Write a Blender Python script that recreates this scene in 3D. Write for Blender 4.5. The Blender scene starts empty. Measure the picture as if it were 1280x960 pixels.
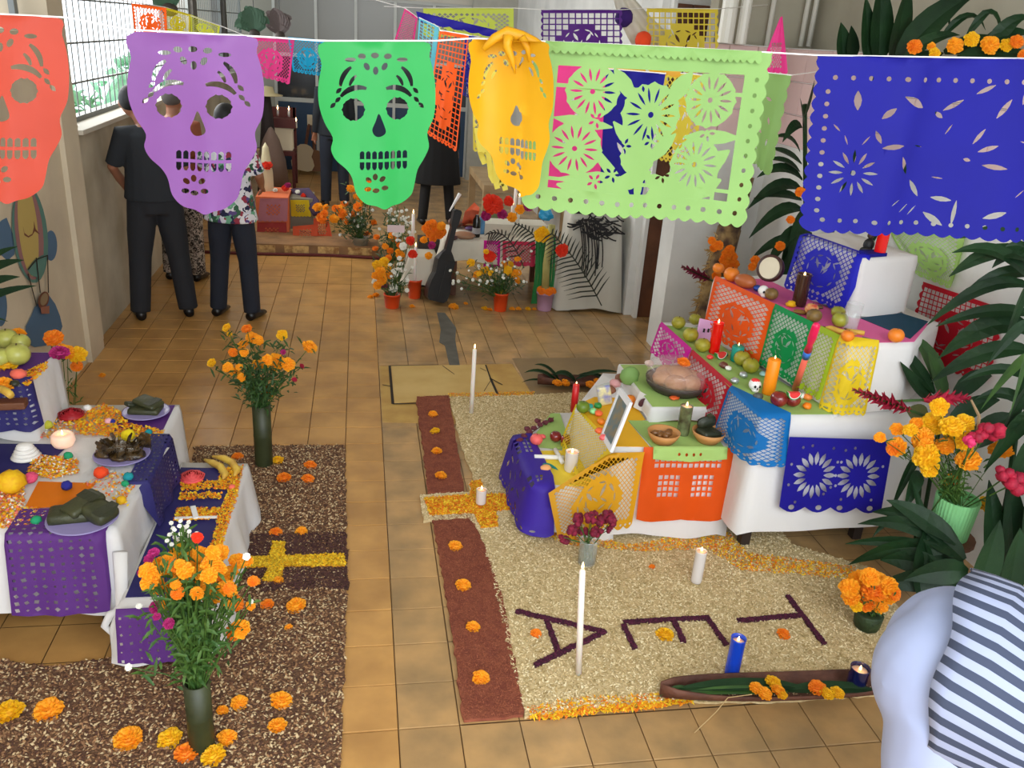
import bpy, bmesh, math, random
import numpy as np
from mathutils import Vector, Matrix, Quaternion
from mathutils.geometry import delaunay_2d_cdt
random.seed(7); rng = np.random.default_rng(7)
scene = bpy.context.scene
COL = scene.collection
PI = math.pi

# ---------------------------------------------------------------- camera
EYE = Vector((0, 0, 2.1)); FPX = 1054.0
RM = Matrix(((0.984113, -0.000328, -0.177542), (-0.163555, 0.387368, -0.907301), (0.069071, 0.921925, 0.381160)))
cam = bpy.data.cameras.new('camera'); co = bpy.data.objects.new('camera', cam); COL.objects.link(co)
cam.sensor_width = 36; cam.lens = FPX / 1280 * 36; cam.clip_start = .05; cam.clip_end = 200
q = RM.to_quaternion(); q.normalize()
co.matrix_world = Matrix.Translation(EYE) @ q.to_matrix().to_4x4()
scene.camera = co

def ray(px, py): return RM @ Vector((px - 640, 480 - py, -FPX))
def P(px, py, z=0.0):                 # point at height z seen at a pixel
    d = ray(px, py); return EYE + d * ((z - EYE.z) / d.z)
def PY(px, py, y):                    # point at depth y
    d = ray(px, py); return EYE + d * (y / d.y)
def PX(px, py, x):                    # point on a side plane
    d = ray(px, py); return EYE + d * (x / d.x)

# ---------------------------------------------------------------- light
w = bpy.data.worlds.new('world'); scene.world = w; w.use_nodes = True
nt = w.node_tree; bg = nt.nodes['Background']
bg.inputs[0].default_value = (0.86, 0.93, 1.0, 1); bg.inputs[1].default_value = 2.1
def area(name, loc, target, sx, sy, power, col):
    l = bpy.data.lights.new(name, 'AREA'); l.shape = 'RECTANGLE'; l.size = sx; l.size_y = sy; l.energy = power; l.color = col
    o = bpy.data.objects.new(name, l); COL.objects.link(o); o.location = loc
    o.rotation_euler = (Vector(target) - Vector(loc)).to_track_quat('-Z', 'Y').to_euler(); return o
area('courtyard_opening_light', (0.9, -1.6, 3.0), (1.2, 4.0, .4), 3.6, 1.8, 105, (0.93, .97, 1))
area('window_daylight', (-2.3, 8.5, 2.5), (1.0, 7.5, 0.2), 3.6, 1.3, 80, (1, .99, .95))
area('far_room_daylight', (2.6, 11.5, 3.0), (0, 11, 0), 2.2, 2.2, 26, (1, .95, .88))
scene.view_settings.view_transform = 'Standard'; scene.view_settings.look = 'None'
scene.view_settings.exposure = 0.42; scene.view_settings.gamma = 1; scene.view_settings.use_curve_mapping = False
scene.cycles.max_bounces = 7; scene.cycles.diffuse_bounces = 4; scene.cycles.caustics_reflective = False; scene.cycles.caustics_refractive = False
scene.cycles.sample_clamp_indirect = 4

# ---------------------------------------------------------------- materials
def lin(c): return tuple(((x / 255) / 12.92 if x / 255 <= .04045 else ((x / 255 + .055) / 1.055) ** 2.4) for x in c) + (1,)
MATS = {}
def mat(name, rgb, rough=.6, noise=0, scale=8, bump=0, bscale=60, trans=0, metal=0, emit=0, rgb2=None, alpha=1, spec=.5, rnd=0, sheen=0, transmission=0, coat=0, detail=4, sub=0):
    if name in MATS: return MATS[name]
    m = bpy.data.materials.new(name); m.use_nodes = True; N = m.node_tree.nodes; L = m.node_tree.links
    b = N['Principled BSDF']; out = N['Material Output']
    c = lin(rgb); b.inputs['Base Color'].default_value = c; b.inputs['Roughness'].default_value = rough
    b.inputs['Metallic'].default_value = metal; b.inputs['Specular IOR Level'].default_value = spec
    b.inputs['Coat Weight'].default_value = coat; b.inputs['Transmission Weight'].default_value = transmission
    if sub: b.inputs['Subsurface Weight'].default_value = sub; b.inputs['Subsurface Scale'].default_value = .02
    geo = N.new('ShaderNodeNewGeometry'); colout = None
    if noise or rgb2:
        t = N.new('ShaderNodeTexNoise'); t.inputs['Scale'].default_value = scale; t.inputs['Detail'].default_value = detail
        L.new(geo.outputs['Position'], t.inputs['Vector'])
        mx = N.new('ShaderNodeMix'); mx.data_type = 'RGBA'
        cr = N.new('ShaderNodeMapRange'); cr.inputs[1].default_value = .35; cr.inputs[2].default_value = .65
        L.new(t.outputs['Fac'], cr.inputs[0]); L.new(cr.outputs[0], mx.inputs[0])
        c2 = lin(rgb2) if rgb2 else tuple(x * (1 - noise) for x in c[:3]) + (1,)
        mx.inputs[6].default_value = c; mx.inputs[7].default_value = c2
        colout = mx.outputs[2]
    if rnd:
        oi = N.new('ShaderNodeObjectInfo'); hsv = N.new('ShaderNodeHueSaturation')
        mr = N.new('ShaderNodeMapRange'); mr.inputs[3].default_value = 1 - rnd; mr.inputs[4].default_value = 1 + rnd
        L.new(oi.outputs['Random'], mr.inputs[0]); L.new(mr.outputs[0], hsv.inputs['Value'])
        if colout: L.new(colout, hsv.inputs['Color'])
        else: hsv.inputs['Color'].default_value = c
        colout = hsv.outputs[0]
    if colout: L.new(colout, b.inputs['Base Color'])
    if bump:
        t2 = N.new('ShaderNodeTexNoise'); t2.inputs['Scale'].default_value = bscale; t2.inputs['Detail'].default_value = 3
        L.new(geo.outputs['Position'], t2.inputs['Vector'])
        bp = N.new('ShaderNodeBump'); bp.inputs['Strength'].default_value = bump; bp.inputs['Distance'].default_value = .01
        L.new(t2.outputs['Fac'], bp.inputs['Height']); L.new(bp.outputs[0], b.inputs['Normal'])
    if emit: b.inputs['Emission Color'].default_value = c; b.inputs['Emission Strength'].default_value = emit
    if trans:
        tr = N.new('ShaderNodeBsdfTranslucent'); ms = N.new('ShaderNodeMixShader'); ms.inputs[0].default_value = trans
        if colout: L.new(colout, tr.inputs[0])
        else: tr.inputs[0].default_value = c
        L.new(b.outputs[0], ms.inputs[1]); L.new(tr.outputs[0], ms.inputs[2]); L.new(ms.outputs[0], out.inputs[0])
    b.inputs['Alpha'].default_value = alpha
    MATS[name] = m; return m
def paper_mat(name, rgb, rough=.5, trans=.3): return mat('paper ' + name, rgb, rough + .1, spec=.3, noise=.1, scale=5, trans=trans, bump=.25, bscale=9)
CLOTH = mat('white cloth', (228, 226, 224), .85, bump=.35, bscale=14, trans=.08)
LINEN = mat('off white linen', (208, 202, 186), .9, bump=.4, bscale=16)
LEAF = mat('dark leaf', (18, 42, 22), .5, rgb2=(30, 60, 30), scale=6, bump=.2, trans=.08, spec=.25)
LEAF2 = mat('mid leaf', (62, 98, 42), .45, rgb2=(40, 72, 32), scale=9, trans=.15)
FOL = mat('fine foliage', (52, 92, 34), .6, rgb2=(88, 122, 50), scale=30, trans=.25)
MORG = mat('marigold orange', (250, 158, 16), .7, rgb2=(252, 182, 34), scale=60, trans=.2)
MDEEP = mat('marigold deep orange', (242, 124, 14), .7, rgb2=(250, 152, 26), scale=60, trans=.2)
MYEL = mat('marigold yellow', (250, 206, 20), .7, rgb2=(240, 178, 14), scale=60, trans=.2)
MAGEN = mat('magenta petals', (150, 18, 88), .7, rgb2=(190, 40, 120), scale=50)
CRIM = mat('crimson petals', (182, 18, 56), .7, rgb2=(140, 10, 46), scale=40, bump=.3)
WHITEF = mat('white petals', (238, 236, 226), .7)
WAX = mat('white wax', (240, 234, 226), .45, sub=.3)
FLAME = mat('candle flame', (255, 206, 130), .5, emit=9)
GLASS = mat('clear glass', (225, 235, 235), .06, alpha=.22, spec=.8, coat=1)
WOOD = mat('brown wood', (112, 66, 38), .55, rgb2=(84, 46, 26), scale=5, bump=.3)
PALEW = mat('pale wood', (168, 142, 104), .6, rgb2=(148, 120, 84), scale=6, bump=.2)
DARK = mat('near black', (16, 16, 18), .6)
SKIN = mat('skin', (158, 106, 80), .55, sub=.1)

# ---------------------------------------------------------------- mesh builder
def V(*a): return Vector(a)
def new_mesh(name, v, f, mats, smooth=False, midx=None):
    me = bpy.data.meshes.new(name); me.from_pydata([tuple(p) for p in v], [], f)
    for m in (mats if isinstance(mats, (list, tuple)) else [mats]): me.materials.append(m)
    if smooth: me.polygons.foreach_set('use_smooth', [True] * len(me.polygons))
    if midx: me.polygons.foreach_set('material_index', midx)
    me.update(); return me
def link(name, me, parent=None, loc=(0, 0, 0)):
    o = bpy.data.objects.new(name, me); COL.objects.link(o); o.location = loc
    if parent: o.parent = parent
    return o
def setp(o, label=None, cat=None, group=None, kind=None):
    if label: o['label'] = label
    if cat: o['category'] = cat
    if group: o['group'] = group
    if kind: o['kind'] = kind
    return o
def T(name, label, cat, loc=(0, 0, 0), group=None):
    o = bpy.data.objects.new(name, None); COL.objects.link(o); o.location = loc; o.empty_display_size = .05
    return setp(o, label, cat, group)
def origin_of(o):
    p = Vector((0, 0, 0))
    while o: p += o.location; o = o.parent
    return p
class MB:
    def __init__(s): s.v = []; s.f = []
    def add(s, v, f):
        n = len(s.v); s.v += [Vector(p) for p in v]; s.f += [tuple(i + n for i in q) for q in f]; return s
    def box(s, x0, x1, y0, y1, z0, z1):
        return s.add([(x0,y0,z0),(x1,y0,z0),(x1,y1,z0),(x0,y1,z0),(x0,y0,z1),(x1,y0,z1),(x1,y1,z1),(x0,y1,z1)],
                     [(3,2,1,0),(4,5,6,7),(0,1,5,4),(1,2,6,5),(2,3,7,6),(3,0,4,7)])
    def obox(s, c, size, rot=None):
        a, b, d = [x / 2 for x in size]; R = rot or Matrix.Identity(3); c = Vector(c)
        vs = [c + R @ Vector((x, y, z)) for z in (-d, d) for (x, y) in ((-a,-b),(a,-b),(a,b),(-a,b))]
        return s.add(vs, [(3,2,1,0),(4,5,6,7),(0,1,5,4),(1,2,6,5),(2,3,7,6),(3,0,4,7)])
    def bbox(s, c, size, bev, rot=None):       # box with chamfered edges
        bm = bmesh.new(); bmesh.ops.create_cube(bm, size=1)
        for v in bm.verts: v.co = Vector((v.co.x * size[0], v.co.y * size[1], v.co.z * size[2]))
        bmesh.ops.bevel(bm, geom=bm.edges[:], offset=bev, segments=2, affect='EDGES', profile=.6)
        R = rot or Matrix.Identity(3); c = Vector(c); bm.verts.index_update()
        s.add([c + R @ v.co for v in bm.verts], [[v.index for v in f.verts] for f in bm.faces]); bm.free(); return s
    def prism(s, poly, z0, z1):
        n = len(poly); vs = [(p[0], p[1], z0) for p in poly] + [(p[0], p[1], z1) for p in poly]
        return s.add(vs, [tuple(range(n))[::-1], tuple(range(n, 2*n))] + [(i, (i+1) % n, n + (i+1) % n, n + i) for i in range(n)])
    def lathe(s, prof, n=20, c=(0,0,0), R=None, sq=0):
        c = Vector(c); vs = []; fs = []
        for r, z in prof:
            for k in range(n):
                a = 2*PI*k/n; p = Vector((r*math.cos(a), r*math.sin(a), z))
                vs.append(c + (R @ p if R else p))
        m = len(prof)
        for j in range(m-1):
            for k in range(n): fs.append((j*n+k, j*n+(k+1)%n, (j+1)*n+(k+1)%n, (j+1)*n+k))
        if prof[0][0] > 1e-5: fs.append(tuple(range(n))[::-1])
        if prof[-1][0] > 1e-5: fs.append(tuple(range((m-1)*n, m*n)))
        return s.add(vs, fs)
    def tube(s, pts, rad, n=8, fwd=(0, 1, 0), caps=True):
        pts = [Vector(p) for p in pts]; m = len(pts); fw = Vector(fwd)
        if not isinstance(rad, (list, tuple)): rad = [rad]*m
        vs = []; fs = []
        for i, p in enumerate(pts):
            t = (pts[min(i+1, m-1)] - pts[max(i-1, 0)]); t = t.normalized() if t.length > 1e-9 else Vector((0,0,1))
            f0 = fw if abs(t.dot(fw)) < .95 else Vector((1, 0, 0))
            sd = t.cross(f0).normalized(); ff = sd.cross(t).normalized()
            r = rad[i]; a, b = r if isinstance(r, (list, tuple)) else (r, r)
            for k in range(n):
                an = 2*PI*k/n; vs.append(p + sd*a*math.cos(an) + ff*b*math.sin(an))
        for i in range(m-1):
            for k in range(n): fs.append((i*n+k, i*n+(k+1)%n, (i+1)*n+(k+1)%n, (i+1)*n+k))
        if caps: fs.append(tuple(range(n))[::-1]); fs.append(tuple(range((m-1)*n, m*n)))
        return s.add(vs, fs)
    def ell(s, c, r, n=14, m=9, R=None, jit=0):
        if not isinstance(r, (list, tuple)): r = (r, r, r)
        c = Vector(c); vs = []; fs = []
        for j in range(1, m):
            ph = PI*j/m
            for k in range(n):
                a = 2*PI*k/n; q = 1 + (random.uniform(-jit, jit) if jit else 0)
                p = Vector((r[0]*math.sin(ph)*math.cos(a)*q, r[1]*math.sin(ph)*math.sin(a)*q, r[2]*math.cos(ph)*q))
                vs.append(c + (R @ p if R else p))
        top = len(vs); e = Vector((0, 0, r[2])); e = R @ e if R else e; vs += [c + e, c - e]
        for j in range(m-2):
            for k in range(n): fs.append((j*n+k, (j+1)*n+k, (j+1)*n+(k+1)%n, j*n+(k+1)%n))
        for k in range(n): fs += [(top, k, (k+1)%n), (top+1, (m-2)*n+(k+1)%n, (m-2)*n+k)]
        return s.add(vs, fs)
    def leaf(s, pts, wd, up=(0, 0, 1), fold=.25):
        pts = [Vector(p) for p in pts]; m = len(pts); vs = []; fs = []; up = Vector(up)
        for i, p in enumerate(pts):
            t = (pts[min(i+1, m-1)] - pts[max(i-1, 0)]).normalized(); sd = t.cross(up)
            sd = sd.normalized() if sd.length > 1e-4 else Vector((1, 0, 0)); nn = sd.cross(t); W = wd[i]
            vs += [p - sd*W + nn*W*fold, p, p + sd*W + nn*W*fold]
        for i in range(m-1):
            a = 3*i; fs += [(a, a+1, a+4, a+3), (a+1, a+2, a+5, a+4)]
        return s.add(vs, fs)
    def build(s, name, m, parent=None, smooth=False, loc=None, up=False):
        if parent is not None: o0 = origin_of(parent)
        elif loc is not None: o0 = Vector(loc)
        else:
            xs = [p.x for p in s.v]; ys = [p.y for p in s.v]
            o0 = Vector(((min(xs)+max(xs))/2, (min(ys)+max(ys))/2, min(p.z for p in s.v)))
        me = new_mesh(name, [p - o0 for p in s.v], s.f, m, smooth)
        if parent is not None: return link(name, me, parent)
        return link(name, me, None, o0)
def arc(a, b, sag=0, n=8, side=(0, 0, 0), pw=1):
    a, b, sd = Vector(a), Vector(b), Vector(side); out = []
    for i in range(n+1):
        t = i/n; out.append(a.lerp(b, t) + Vector((0, 0, sag))*4*t*(1-t) + sd*4*t*(1-t))
    return out
LW = [.25, .7, .95, 1, .95, .82, .62, .36, .03]
def leafpx(mb, bpx, tpx, y0, y1, sag, wd, up=(0, -.6, .8)):
    a = PY(bpx[0], bpx[1], y0); b = PY(tpx[0], tpx[1], y1)
    mb.leaf(arc(a, b, sag), [wd*k for k in LW], up=up)
def copy_thing(o, loc, rz=None, label=None, scale=None, group=None):
    c = o.copy(); COL.objects.link(c); c.location = loc
    if rz is not None: c.rotation_euler.z = rz
    if scale: c.scale = (scale,)*3
    if label: c['label'] = label
    if group: c['group'] = group
    for ch in o.children:
        k = ch.copy(); COL.objects.link(k); k.parent = c
        for g in ch.children: h = g.copy(); COL.objects.link(h); h.parent = k
    return c
def pip(px, py, poly):
    n = len(poly); inside = np.zeros(px.shape, bool); x1, y1 = poly[-1]
    for x2, y2 in poly:
        if y1 != y2:
            c = ((y2 > py) != (y1 > py)) & (px < (x1-x2)*(py-y2)/(y1-y2)+x2); inside ^= c
        x1, y1 = x2, y2
    return inside
ORD = ['first', 'second', 'third', 'fourth', 'fifth', 'sixth', 'seventh', 'eighth', 'ninth', 'tenth', 'eleventh', 'twelfth', 'thirteenth', 'fourteenth', 'fifteenth', 'sixteenth']
# ================================================================ THE SETTING
WALLW = mat('left wall plaster', (218, 204, 178), .9, rgb2=(194, 180, 156), scale=1.6, bump=.25, bscale=12)
WALLB = mat('left wall back plaster', (206, 196, 174), .9, rgb2=(172, 160, 136), scale=2.2, bump=.25, bscale=12)
WALLR = mat('right wall white paint', (226, 226, 222), .75, rgb2=(208, 208, 204), scale=2.5, bump=.15, bscale=14)
UPW = mat('upper wall beige', (170, 164, 146), .85, rgb2=(156, 150, 132), scale=2)
PINKT = mat('pink wall tile', (214, 186, 182), .25, rnd=.05)
GROUT = mat('floor grout', (126, 96, 60), .9, noise=.3)
TILE = mat('worn ochre floor tile', (206, 156, 90), .30, rgb2=(178, 132, 76), scale=4.5, rnd=.07, bump=.1, bscale=20, detail=6)
TILEB = mat('grey brown floor tile', (190, 150, 98), .25, rgb2=(152, 124, 86), scale=5, rnd=.08, bump=.1, bscale=20, detail=6)
def struct(mb, name, m, parent=None):
    o = mb.build(name, m, parent)
    if parent is None: o['kind'] = 'structure'
    return o
floor = struct(MB().box(-3.2, 4.5, -1.2, 16, -.2, -.012), 'floor', GROUT)
# tiles: the nearest ones are parts, the rest one joined part
TX0, TY0, TP, TQ = -.077, 2.313, .2, .2055
def tile_mesh(nm, m):
    a, b = TP/2 - .0018, TQ/2 - .0018; v = []
    for (k, z) in ((0, -.012), (0, -.0015), (.0025, 0)):
        v += [(-a+k, -b+k, z), (a-k, -b+k, z), (a-k, b-k, z), (-a+k, b-k, z)]
    f = []
    for j in (0, 4): f += [(j+i, j+(i+1) % 4, j+4+(i+1) % 4, j+4+i) for i in range(4)]
    return new_mesh(nm, v, f + [(8, 9, 10, 11)], m)
tm = [tile_mesh('tile', TILE), tile_mesh('tile', TILEB)]
cells = []
for i in range(-9, 14):
    for j in range(-5, 30):
        cx, cy = TX0 + (i+.5)*TP, TY0 + (j+.5)*TQ
        if cx > 2.75: continue
        cells.append((cx, cy, i))
def covered(x, y): return (-2.2 < x < -.12 and y < 4.05) or (.36 < x < 1.9 and 2.2 < y < 4.7) or (x > 1.2 and 2.3 < y < 4.6) or y < 1.75 or x < -1.7 or (x > 2.2 and y < 6) or (.36 < x < 1.5 and 4.55 < y < 5.3)
vis = sorted([c for c in cells if not covered(c[0], c[1])], key=lambda c: c[1])[:296]
vs = set(vis)
for cx, cy, i in vis:
    o = link('tile', tm[1 if i >= 1 else 0], floor, Vector((cx, cy, random.uniform(-.0008, .0004))) - floor.location)
    o.rotation_euler = (random.uniform(-.003, .003), random.uniform(-.003, .003), 0)
rest = MB(); rest2 = MB()
for i in range(-12, 22):
    for j in range(-14, 66):
        cx, cy = TX0 + (i+.5)*TP, TY0 + (j+.5)*TQ
        if (cx, cy, i) in vs or cy < -1 or cy > 15.5: continue
        a, b = TP/2-.0018, TQ/2-.0018; z = random.uniform(-.001, 0)
        (rest2 if i >= 1 else rest).add([(cx-a, cy-b, z), (cx+a, cy-b, z), (cx+a, cy+b, z), (cx-a, cy+b, z)], [(0, 1, 2, 3)])
rest.build('floor_tiling', TILE, floor)['kind'] = 'stuff'
rest2.build('floor_tiling', TILEB, floor)['kind'] = 'stuff'
# left wall: mural wall, pillar, window wall
wl = struct(MB().box(-1.85, -1.70, -1.2, 5.35, 0, 1.95), 'wall_left', WALLW)
MB().box(-1.85, -1.70, -1.2, 5.35, 2.95, 3.4).build('upper_band', WALLW, wl)
struct(MB().box(-1.95, -1.67, 5.35, 5.62, 0, 3.4).box(-1.95, -1.72, 5.62, 5.8, 0, 1.4), 'trim_1', WALLW)
struct(MB().box(-1.95, -1.74, 5.62, 15, 0, 1.36), 'wall_left_back', WALLB)
struct(MB().box(-1.95, -1.74, 5.62, 15, 2.95, 3.4), 'wall_left_top', WALLB)
struct(MB().bbox((-1.80, 10.2, 1.375), (.30, 9.1, .03), .005), 'trim_2', mat('sill', (196, 190, 176), .6))
struct(MB().box(-1.93, -1.76, 10.3, 10.55, 1.36, 3.0).box(-1.93, -1.76, 12.6, 12.8, 1.36, 3.0), 'trim_3', mat('dark mullion', (92, 88, 82), .6))
IRON = mat('painted iron', (120, 124, 122), .5)
GL = mat('louvre glass', (220, 235, 235), .08, transmission=1)
for n, (ya, yb, zb) in enumerate([(5.66, 10.3, 1.39), (10.6, 12.6, 1.39), (12.8, 14.6, 1.39), (2.6, 5.3, 1.97)]):
    g = struct(MB().box(-1.83, -1.80, ya, ya+.05, zb, 2.95).box(-1.83, -1.80, yb-.05, yb, zb, 2.95).box(-1.83, -1.80, ya, yb, zb, zb+.03).box(-1.83, -1.80, ya, yb, 2.92, 2.95), 'window_%d' % (n+1), IRON)
    for k in range(1, int((yb-ya)/.13)):
        MB().tube([(-1.815, ya+.13*k, zb), (-1.815, ya+.13*k, 2.95)], .0045, 5).build('bar', IRON, g)
    for z in ([1.62, 1.86, 2.12, 2.5] if zb < 1.5 else [2.25, 2.6]):
        MB().box(-1.822, -1.808, ya, yb, z-.006, z+.006).build('crossbar', IRON, g)
# ceiling, far end
CEIL = mat('ceiling paint', (214, 212, 202), .9, noise=.08, scale=1.5)
struct(MB().box(-3.2, 4.5, -.3, 16, 3.4, 3.55), 'ceiling', CEIL)
fw = struct(MB().box(-3.2, 4.5, 15.6, 15.75, 0, 3.4), 'wall_far', mat('far wall', (150, 146, 134), .9))
MULL = mat('aluminium mullion', (196, 198, 192), .5, metal=.2)
header = struct(MB().box(-1.74, 4.5, 13.3, 13.5, 2.46, 3.4), 'trim_4', mat('header beam', (206, 202, 190), .85))
part = struct(MB().box(-1.2, 1.9, 13.36, 13.42, .98, 1.04).box(-1.2, 1.9, 13.36, 13.42, 1.60, 1.65).box(-1.2, 1.9, 13.36, 13.42, 2.42, 2.47), 'window_5', MULL)
for x in (-1.2, -.62, -.06, .50, 1.06, 1.6): MB().box(x-.02, x+.02, 13.35, 13.43, 0, 2.45).build('mullion', MULL, part)
DG = mat('dusky glass', (58, 62, 66), .12, spec=.6); UG = mat('reflecting glass', (128, 126, 116), .25, spec=.6)
BP = mat('blue panel', (34, 62, 92), .5)
xs = (-1.2, -.62, -.06, .50, 1.06, 1.6)
for a, b in zip(xs[:-1], xs[1:]):
    MB().box(a+.02, b-.02, 13.38, 13.40, 1.65, 2.42).build('upper_pane', UG, part)
    MB().box(a+.02, b-.02, 13.38, 13.40, 1.04, 1.60).build('lower_pane', DG, part)
    MB().box(a+.02, b-.02, 13.37, 13.41, .0, .98).build('base_panel', BP, part)
struct(MB().box(1.6, 4.5, 13.1, 13.3, 0, 3.4), 'wall_far_right', mat('pale far wall', (180, 178, 168), .9, noise=.1))
struct(MB().box(2.24, 2.6, 6.5, 13.2, 0, 3.4), 'wall_right_back', WALLR)
struct(MB().box(2.18, 2.24, 6.5, 7.0, 0, 3.4), 'trim_5', WALLR)
# door in the return wall facing the camera
dr = struct(MB().box(2.24, 2.27, 6.42, 6.5, 0, 3.0).box(2.78, 2.82, 6.42, 6.5, 0, 3.0), 'door_1', mat('white jamb', (226, 226, 222), .5))
for k, x in enumerate((2.275, 2.405, 2.535, 2.665)):
    MB().bbox((x+.062, 6.47, 1.2), (.122, .045, 2.4), .006).build('door_board', WOOD, dr)
struct(MB().box(2.82, 3.0, 5.8, 6.6, 0, 3.4), 'wall_door_side', WALLR)
wb = struct(MB().box(2.17, 3.0, 5.6, 5.85, 0, 2.15), 'wall_altar_back', WALLR)
struct(MB().box(2.30, 3.2, 5.72, 5.86, 2.15, 3.4), 'wall_altar_back_upper', UPW)
wr = struct(MB().box(2.77, 3.0, -1.2, 5.6, 0, 2.15), 'wall_right', WALLR)
struct(MB().box(3.0, 3.15, -1.2, 5.8, 2.15, 3.4), 'wall_right_upper', UPW)
ptm = new_mesh('pink_tile', [(0, 0, 0), (0, .3, 0), (0, .3, .195), (0, 0, .195), (-.012, .004, .004), (-.012, .296, .004), (-.012, .296, .191), (-.012, .004, .191)],
               [(4, 7, 6, 5), (0, 4, 5, 1), (1, 5, 6, 2), (2, 6, 7, 3), (3, 7, 4, 0)], PINKT)
for j in range(9):
    for k in range(3): link('pink_tile', ptm, wr, Vector((2.77, 2.88 + .3*j, 1.555 + .198*k)) - wr.location)
ptb = new_mesh('pink_tile', [(0, 0, 0), (.2, 0, 0), (.2, 0, .195), (0, 0, .195), (.004, -.012, .004), (.196, -.012, .004), (.196, -.012, .191), (.004, -.012, .191)],
               [(4, 5, 6, 7), (0, 1, 5, 4), (1, 2, 6, 5), (2, 3, 7, 6), (3, 0, 4, 7)], PINKT)
for j in range(3):
    for k in range(3): link('pink_tile', ptb, wb, Vector((2.765 - .2 - .2*j, 5.6, 1.555 + .198*k)) - wb.location)
# white pipes on the upper back wall
PIPE = mat('white pipe', (222, 220, 210), .4)
for (px, lab) in ((958, 'single white pipe standing on the wall ledge'), (1000, 'white pipe on the ledge, left of the close pair'), (1010, 'white pipe on the ledge, right of the close pair')):
    p = PY(px, 58, 5.66); setp(MB().tube([p, p + V(0, 0, 1.2)], .016, 10).build('pipe', PIPE, smooth=True), lab, 'pipe')
for (px, r) in ((905, .05), (925, .035)):
    p = PY(px, 58, 5.5); p.z = 2.15; struct(MB().tube([p, p + V(0, 0, 1.24)], r, 12), 'trim_%d' % (6 if px == 905 else 7), PIPE)
# floor patches
YC = mat('yellowed cement', (198, 160, 84), .55, rgb2=(176, 134, 64), scale=5, bump=.15)
hatch = struct(MB().prism([P(*a).xy for a in ((474, 458), (640, 455), (668, 498), (660, 532), (478, 528))], 0, .002), 'trim_8', YC)
HC = mat('pale hatch cover', (208, 176, 108), .5, rgb2=(196, 160, 90), scale=5)
hp = [P(*a).xy for a in ((489, 458), (606, 457), (622, 494), (493, 505))]
MB().prism(hp, .002, .005).build('hatch_cover', HC, hatch)
CR = mat('crack black', (40, 30, 20), .9)
def line(mb, a, b, w_, z=.0065):
    a = P(*a).to_3d(); b = P(*b).to_3d(); d = (b-a).normalized(); n = V(-d.y, d.x, 0)*w_
    mb.add([(a.x-n.x, a.y-n.y, z), (b.x-n.x, b.y-n.y, z), (b.x+n.x, b.y+n.y, z), (a.x+n.x, a.y+n.y, z)], [(0, 1, 2, 3)])
c = MB()
for a, b, w_ in (((487, 458), (491, 506), .008), ((491, 506), (521, 505), .007), ((488, 458), (548, 457), .004), ((607, 457), (613, 474), .005), ((613, 474), (622, 494), .008),
                 ((613, 474), (628, 482), .004), ((600, 461), (608, 465), .003), ((478, 482), (489, 484), .005), ((553, 458), (568, 469), .003), ((605, 490), (613, 477), .002)): line(c, a, b, w_)
c.build('joint', CR, hatch)
cp = MB(); cp.prism([P(*a).xy for a in ((546, 391), (556, 391), (570, 410), (569, 425), (575, 458), (562, 458), (556, 432), (549, 428), (551, 412))], 0, .003)
struct(cp, 'trim_9', mat('grey cement patch', (92, 90, 82), .6, rgb2=(78, 76, 68), scale=12))
struct(MB().prism([P(*a).xy for a in ((640, 448), (760, 447), (790, 492), (668, 498))], 0, .0015), 'trim_10', mat('dull cement patch', (146, 120, 82), .5, rgb2=(128, 104, 70), scale=4))
# low step before the far altars
step = struct(MB().box(-1.74, .18, 8.22, 8.75, 0, .10), 'trim_11', mat('step cement', (160, 118, 76), .7, rgb2=(130, 96, 62), scale=7))
for k in range(6):
    MB().bbox((-1.5+.3*k, 8.218, .052), (.2 + .03*(k % 2), .012, .07), .003).build('straw_panel', mat('pale straw', (214, 178, 116), .8, rgb2=(150, 108, 62), scale=26), step)
setp(MB().tube([(-1.74, 8.2, .012), (-1.0, 8.17, .012), (-.3, 8.19, .012), (.2, 8.12, .012), (.5, 8.1, .012)], .016, 6).build('seed_line', mat('dark red seeds', (92, 30, 28), .8)), 'dark red line of seeds along the foot of the low step', 'seed line', kind='stuff')
# mural on the left wall: hot air balloon and clouds, painted flat
def onwall(pts): return [PX(a, b, -1.70) for a, b in pts]
def ovalpx(cx, cy, rx, ry, n=26, tilt=0): return [(cx + rx*math.cos(t)*math.cos(tilt) - ry*math.sin(t)*math.sin(tilt), cy + rx*math.cos(t)*math.sin(tilt) + ry*math.sin(t)*math.cos(tilt)) for t in [2*PI*k/n for k in range(n)]]
_mk = [0]
def mural(name, pts, m, parent=wl):
    _mk[0] += 1; e = .0012*_mk[0]; ps = [p + V(e, 0, 0) for p in onwall(pts)]
    return MB().add(ps, [tuple(range(len(ps)))]).build(name, m, parent)
PB = mat('mural blue', (76, 106, 136), .85); PG = mat('mural green', (86, 128, 118), .85); PPK = mat('mural rose', (150, 106, 106), .85); PYL = mat('mural yellow', (188, 164, 92), .85); PBR = mat('mural line', (110, 62, 40), .85)
mural('painted_cloud', [(-6, 283), (2, 275), (8, 272), (13, 285), (18, 300), (18, 318), (9, 326), (0, 318), (-8, 318)], PB)
mural('painted_cloud', ovalpx(63, 307, 8, 19), PB); mural('painted_cloud', ovalpx(0, 384, 8, 24), PB)
mural('painted_cloud', [(30, 428), (31, 408), (38, 394), (42, 384), (55, 370), (60, 369), (68, 380), (74, 395), (77, 408), (72, 422), (56, 432), (42, 434)], PB)
mural('painted_balloon', ovalpx(36, 292, 22, 62, tilt=-.1), PG); mural('painted_balloon', ovalpx(34.5, 290, 17.5, 60, tilt=-.1), PPK); mural('painted_balloon', ovalpx(33, 286, 12, 60, tilt=-.1), PYL)
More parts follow.
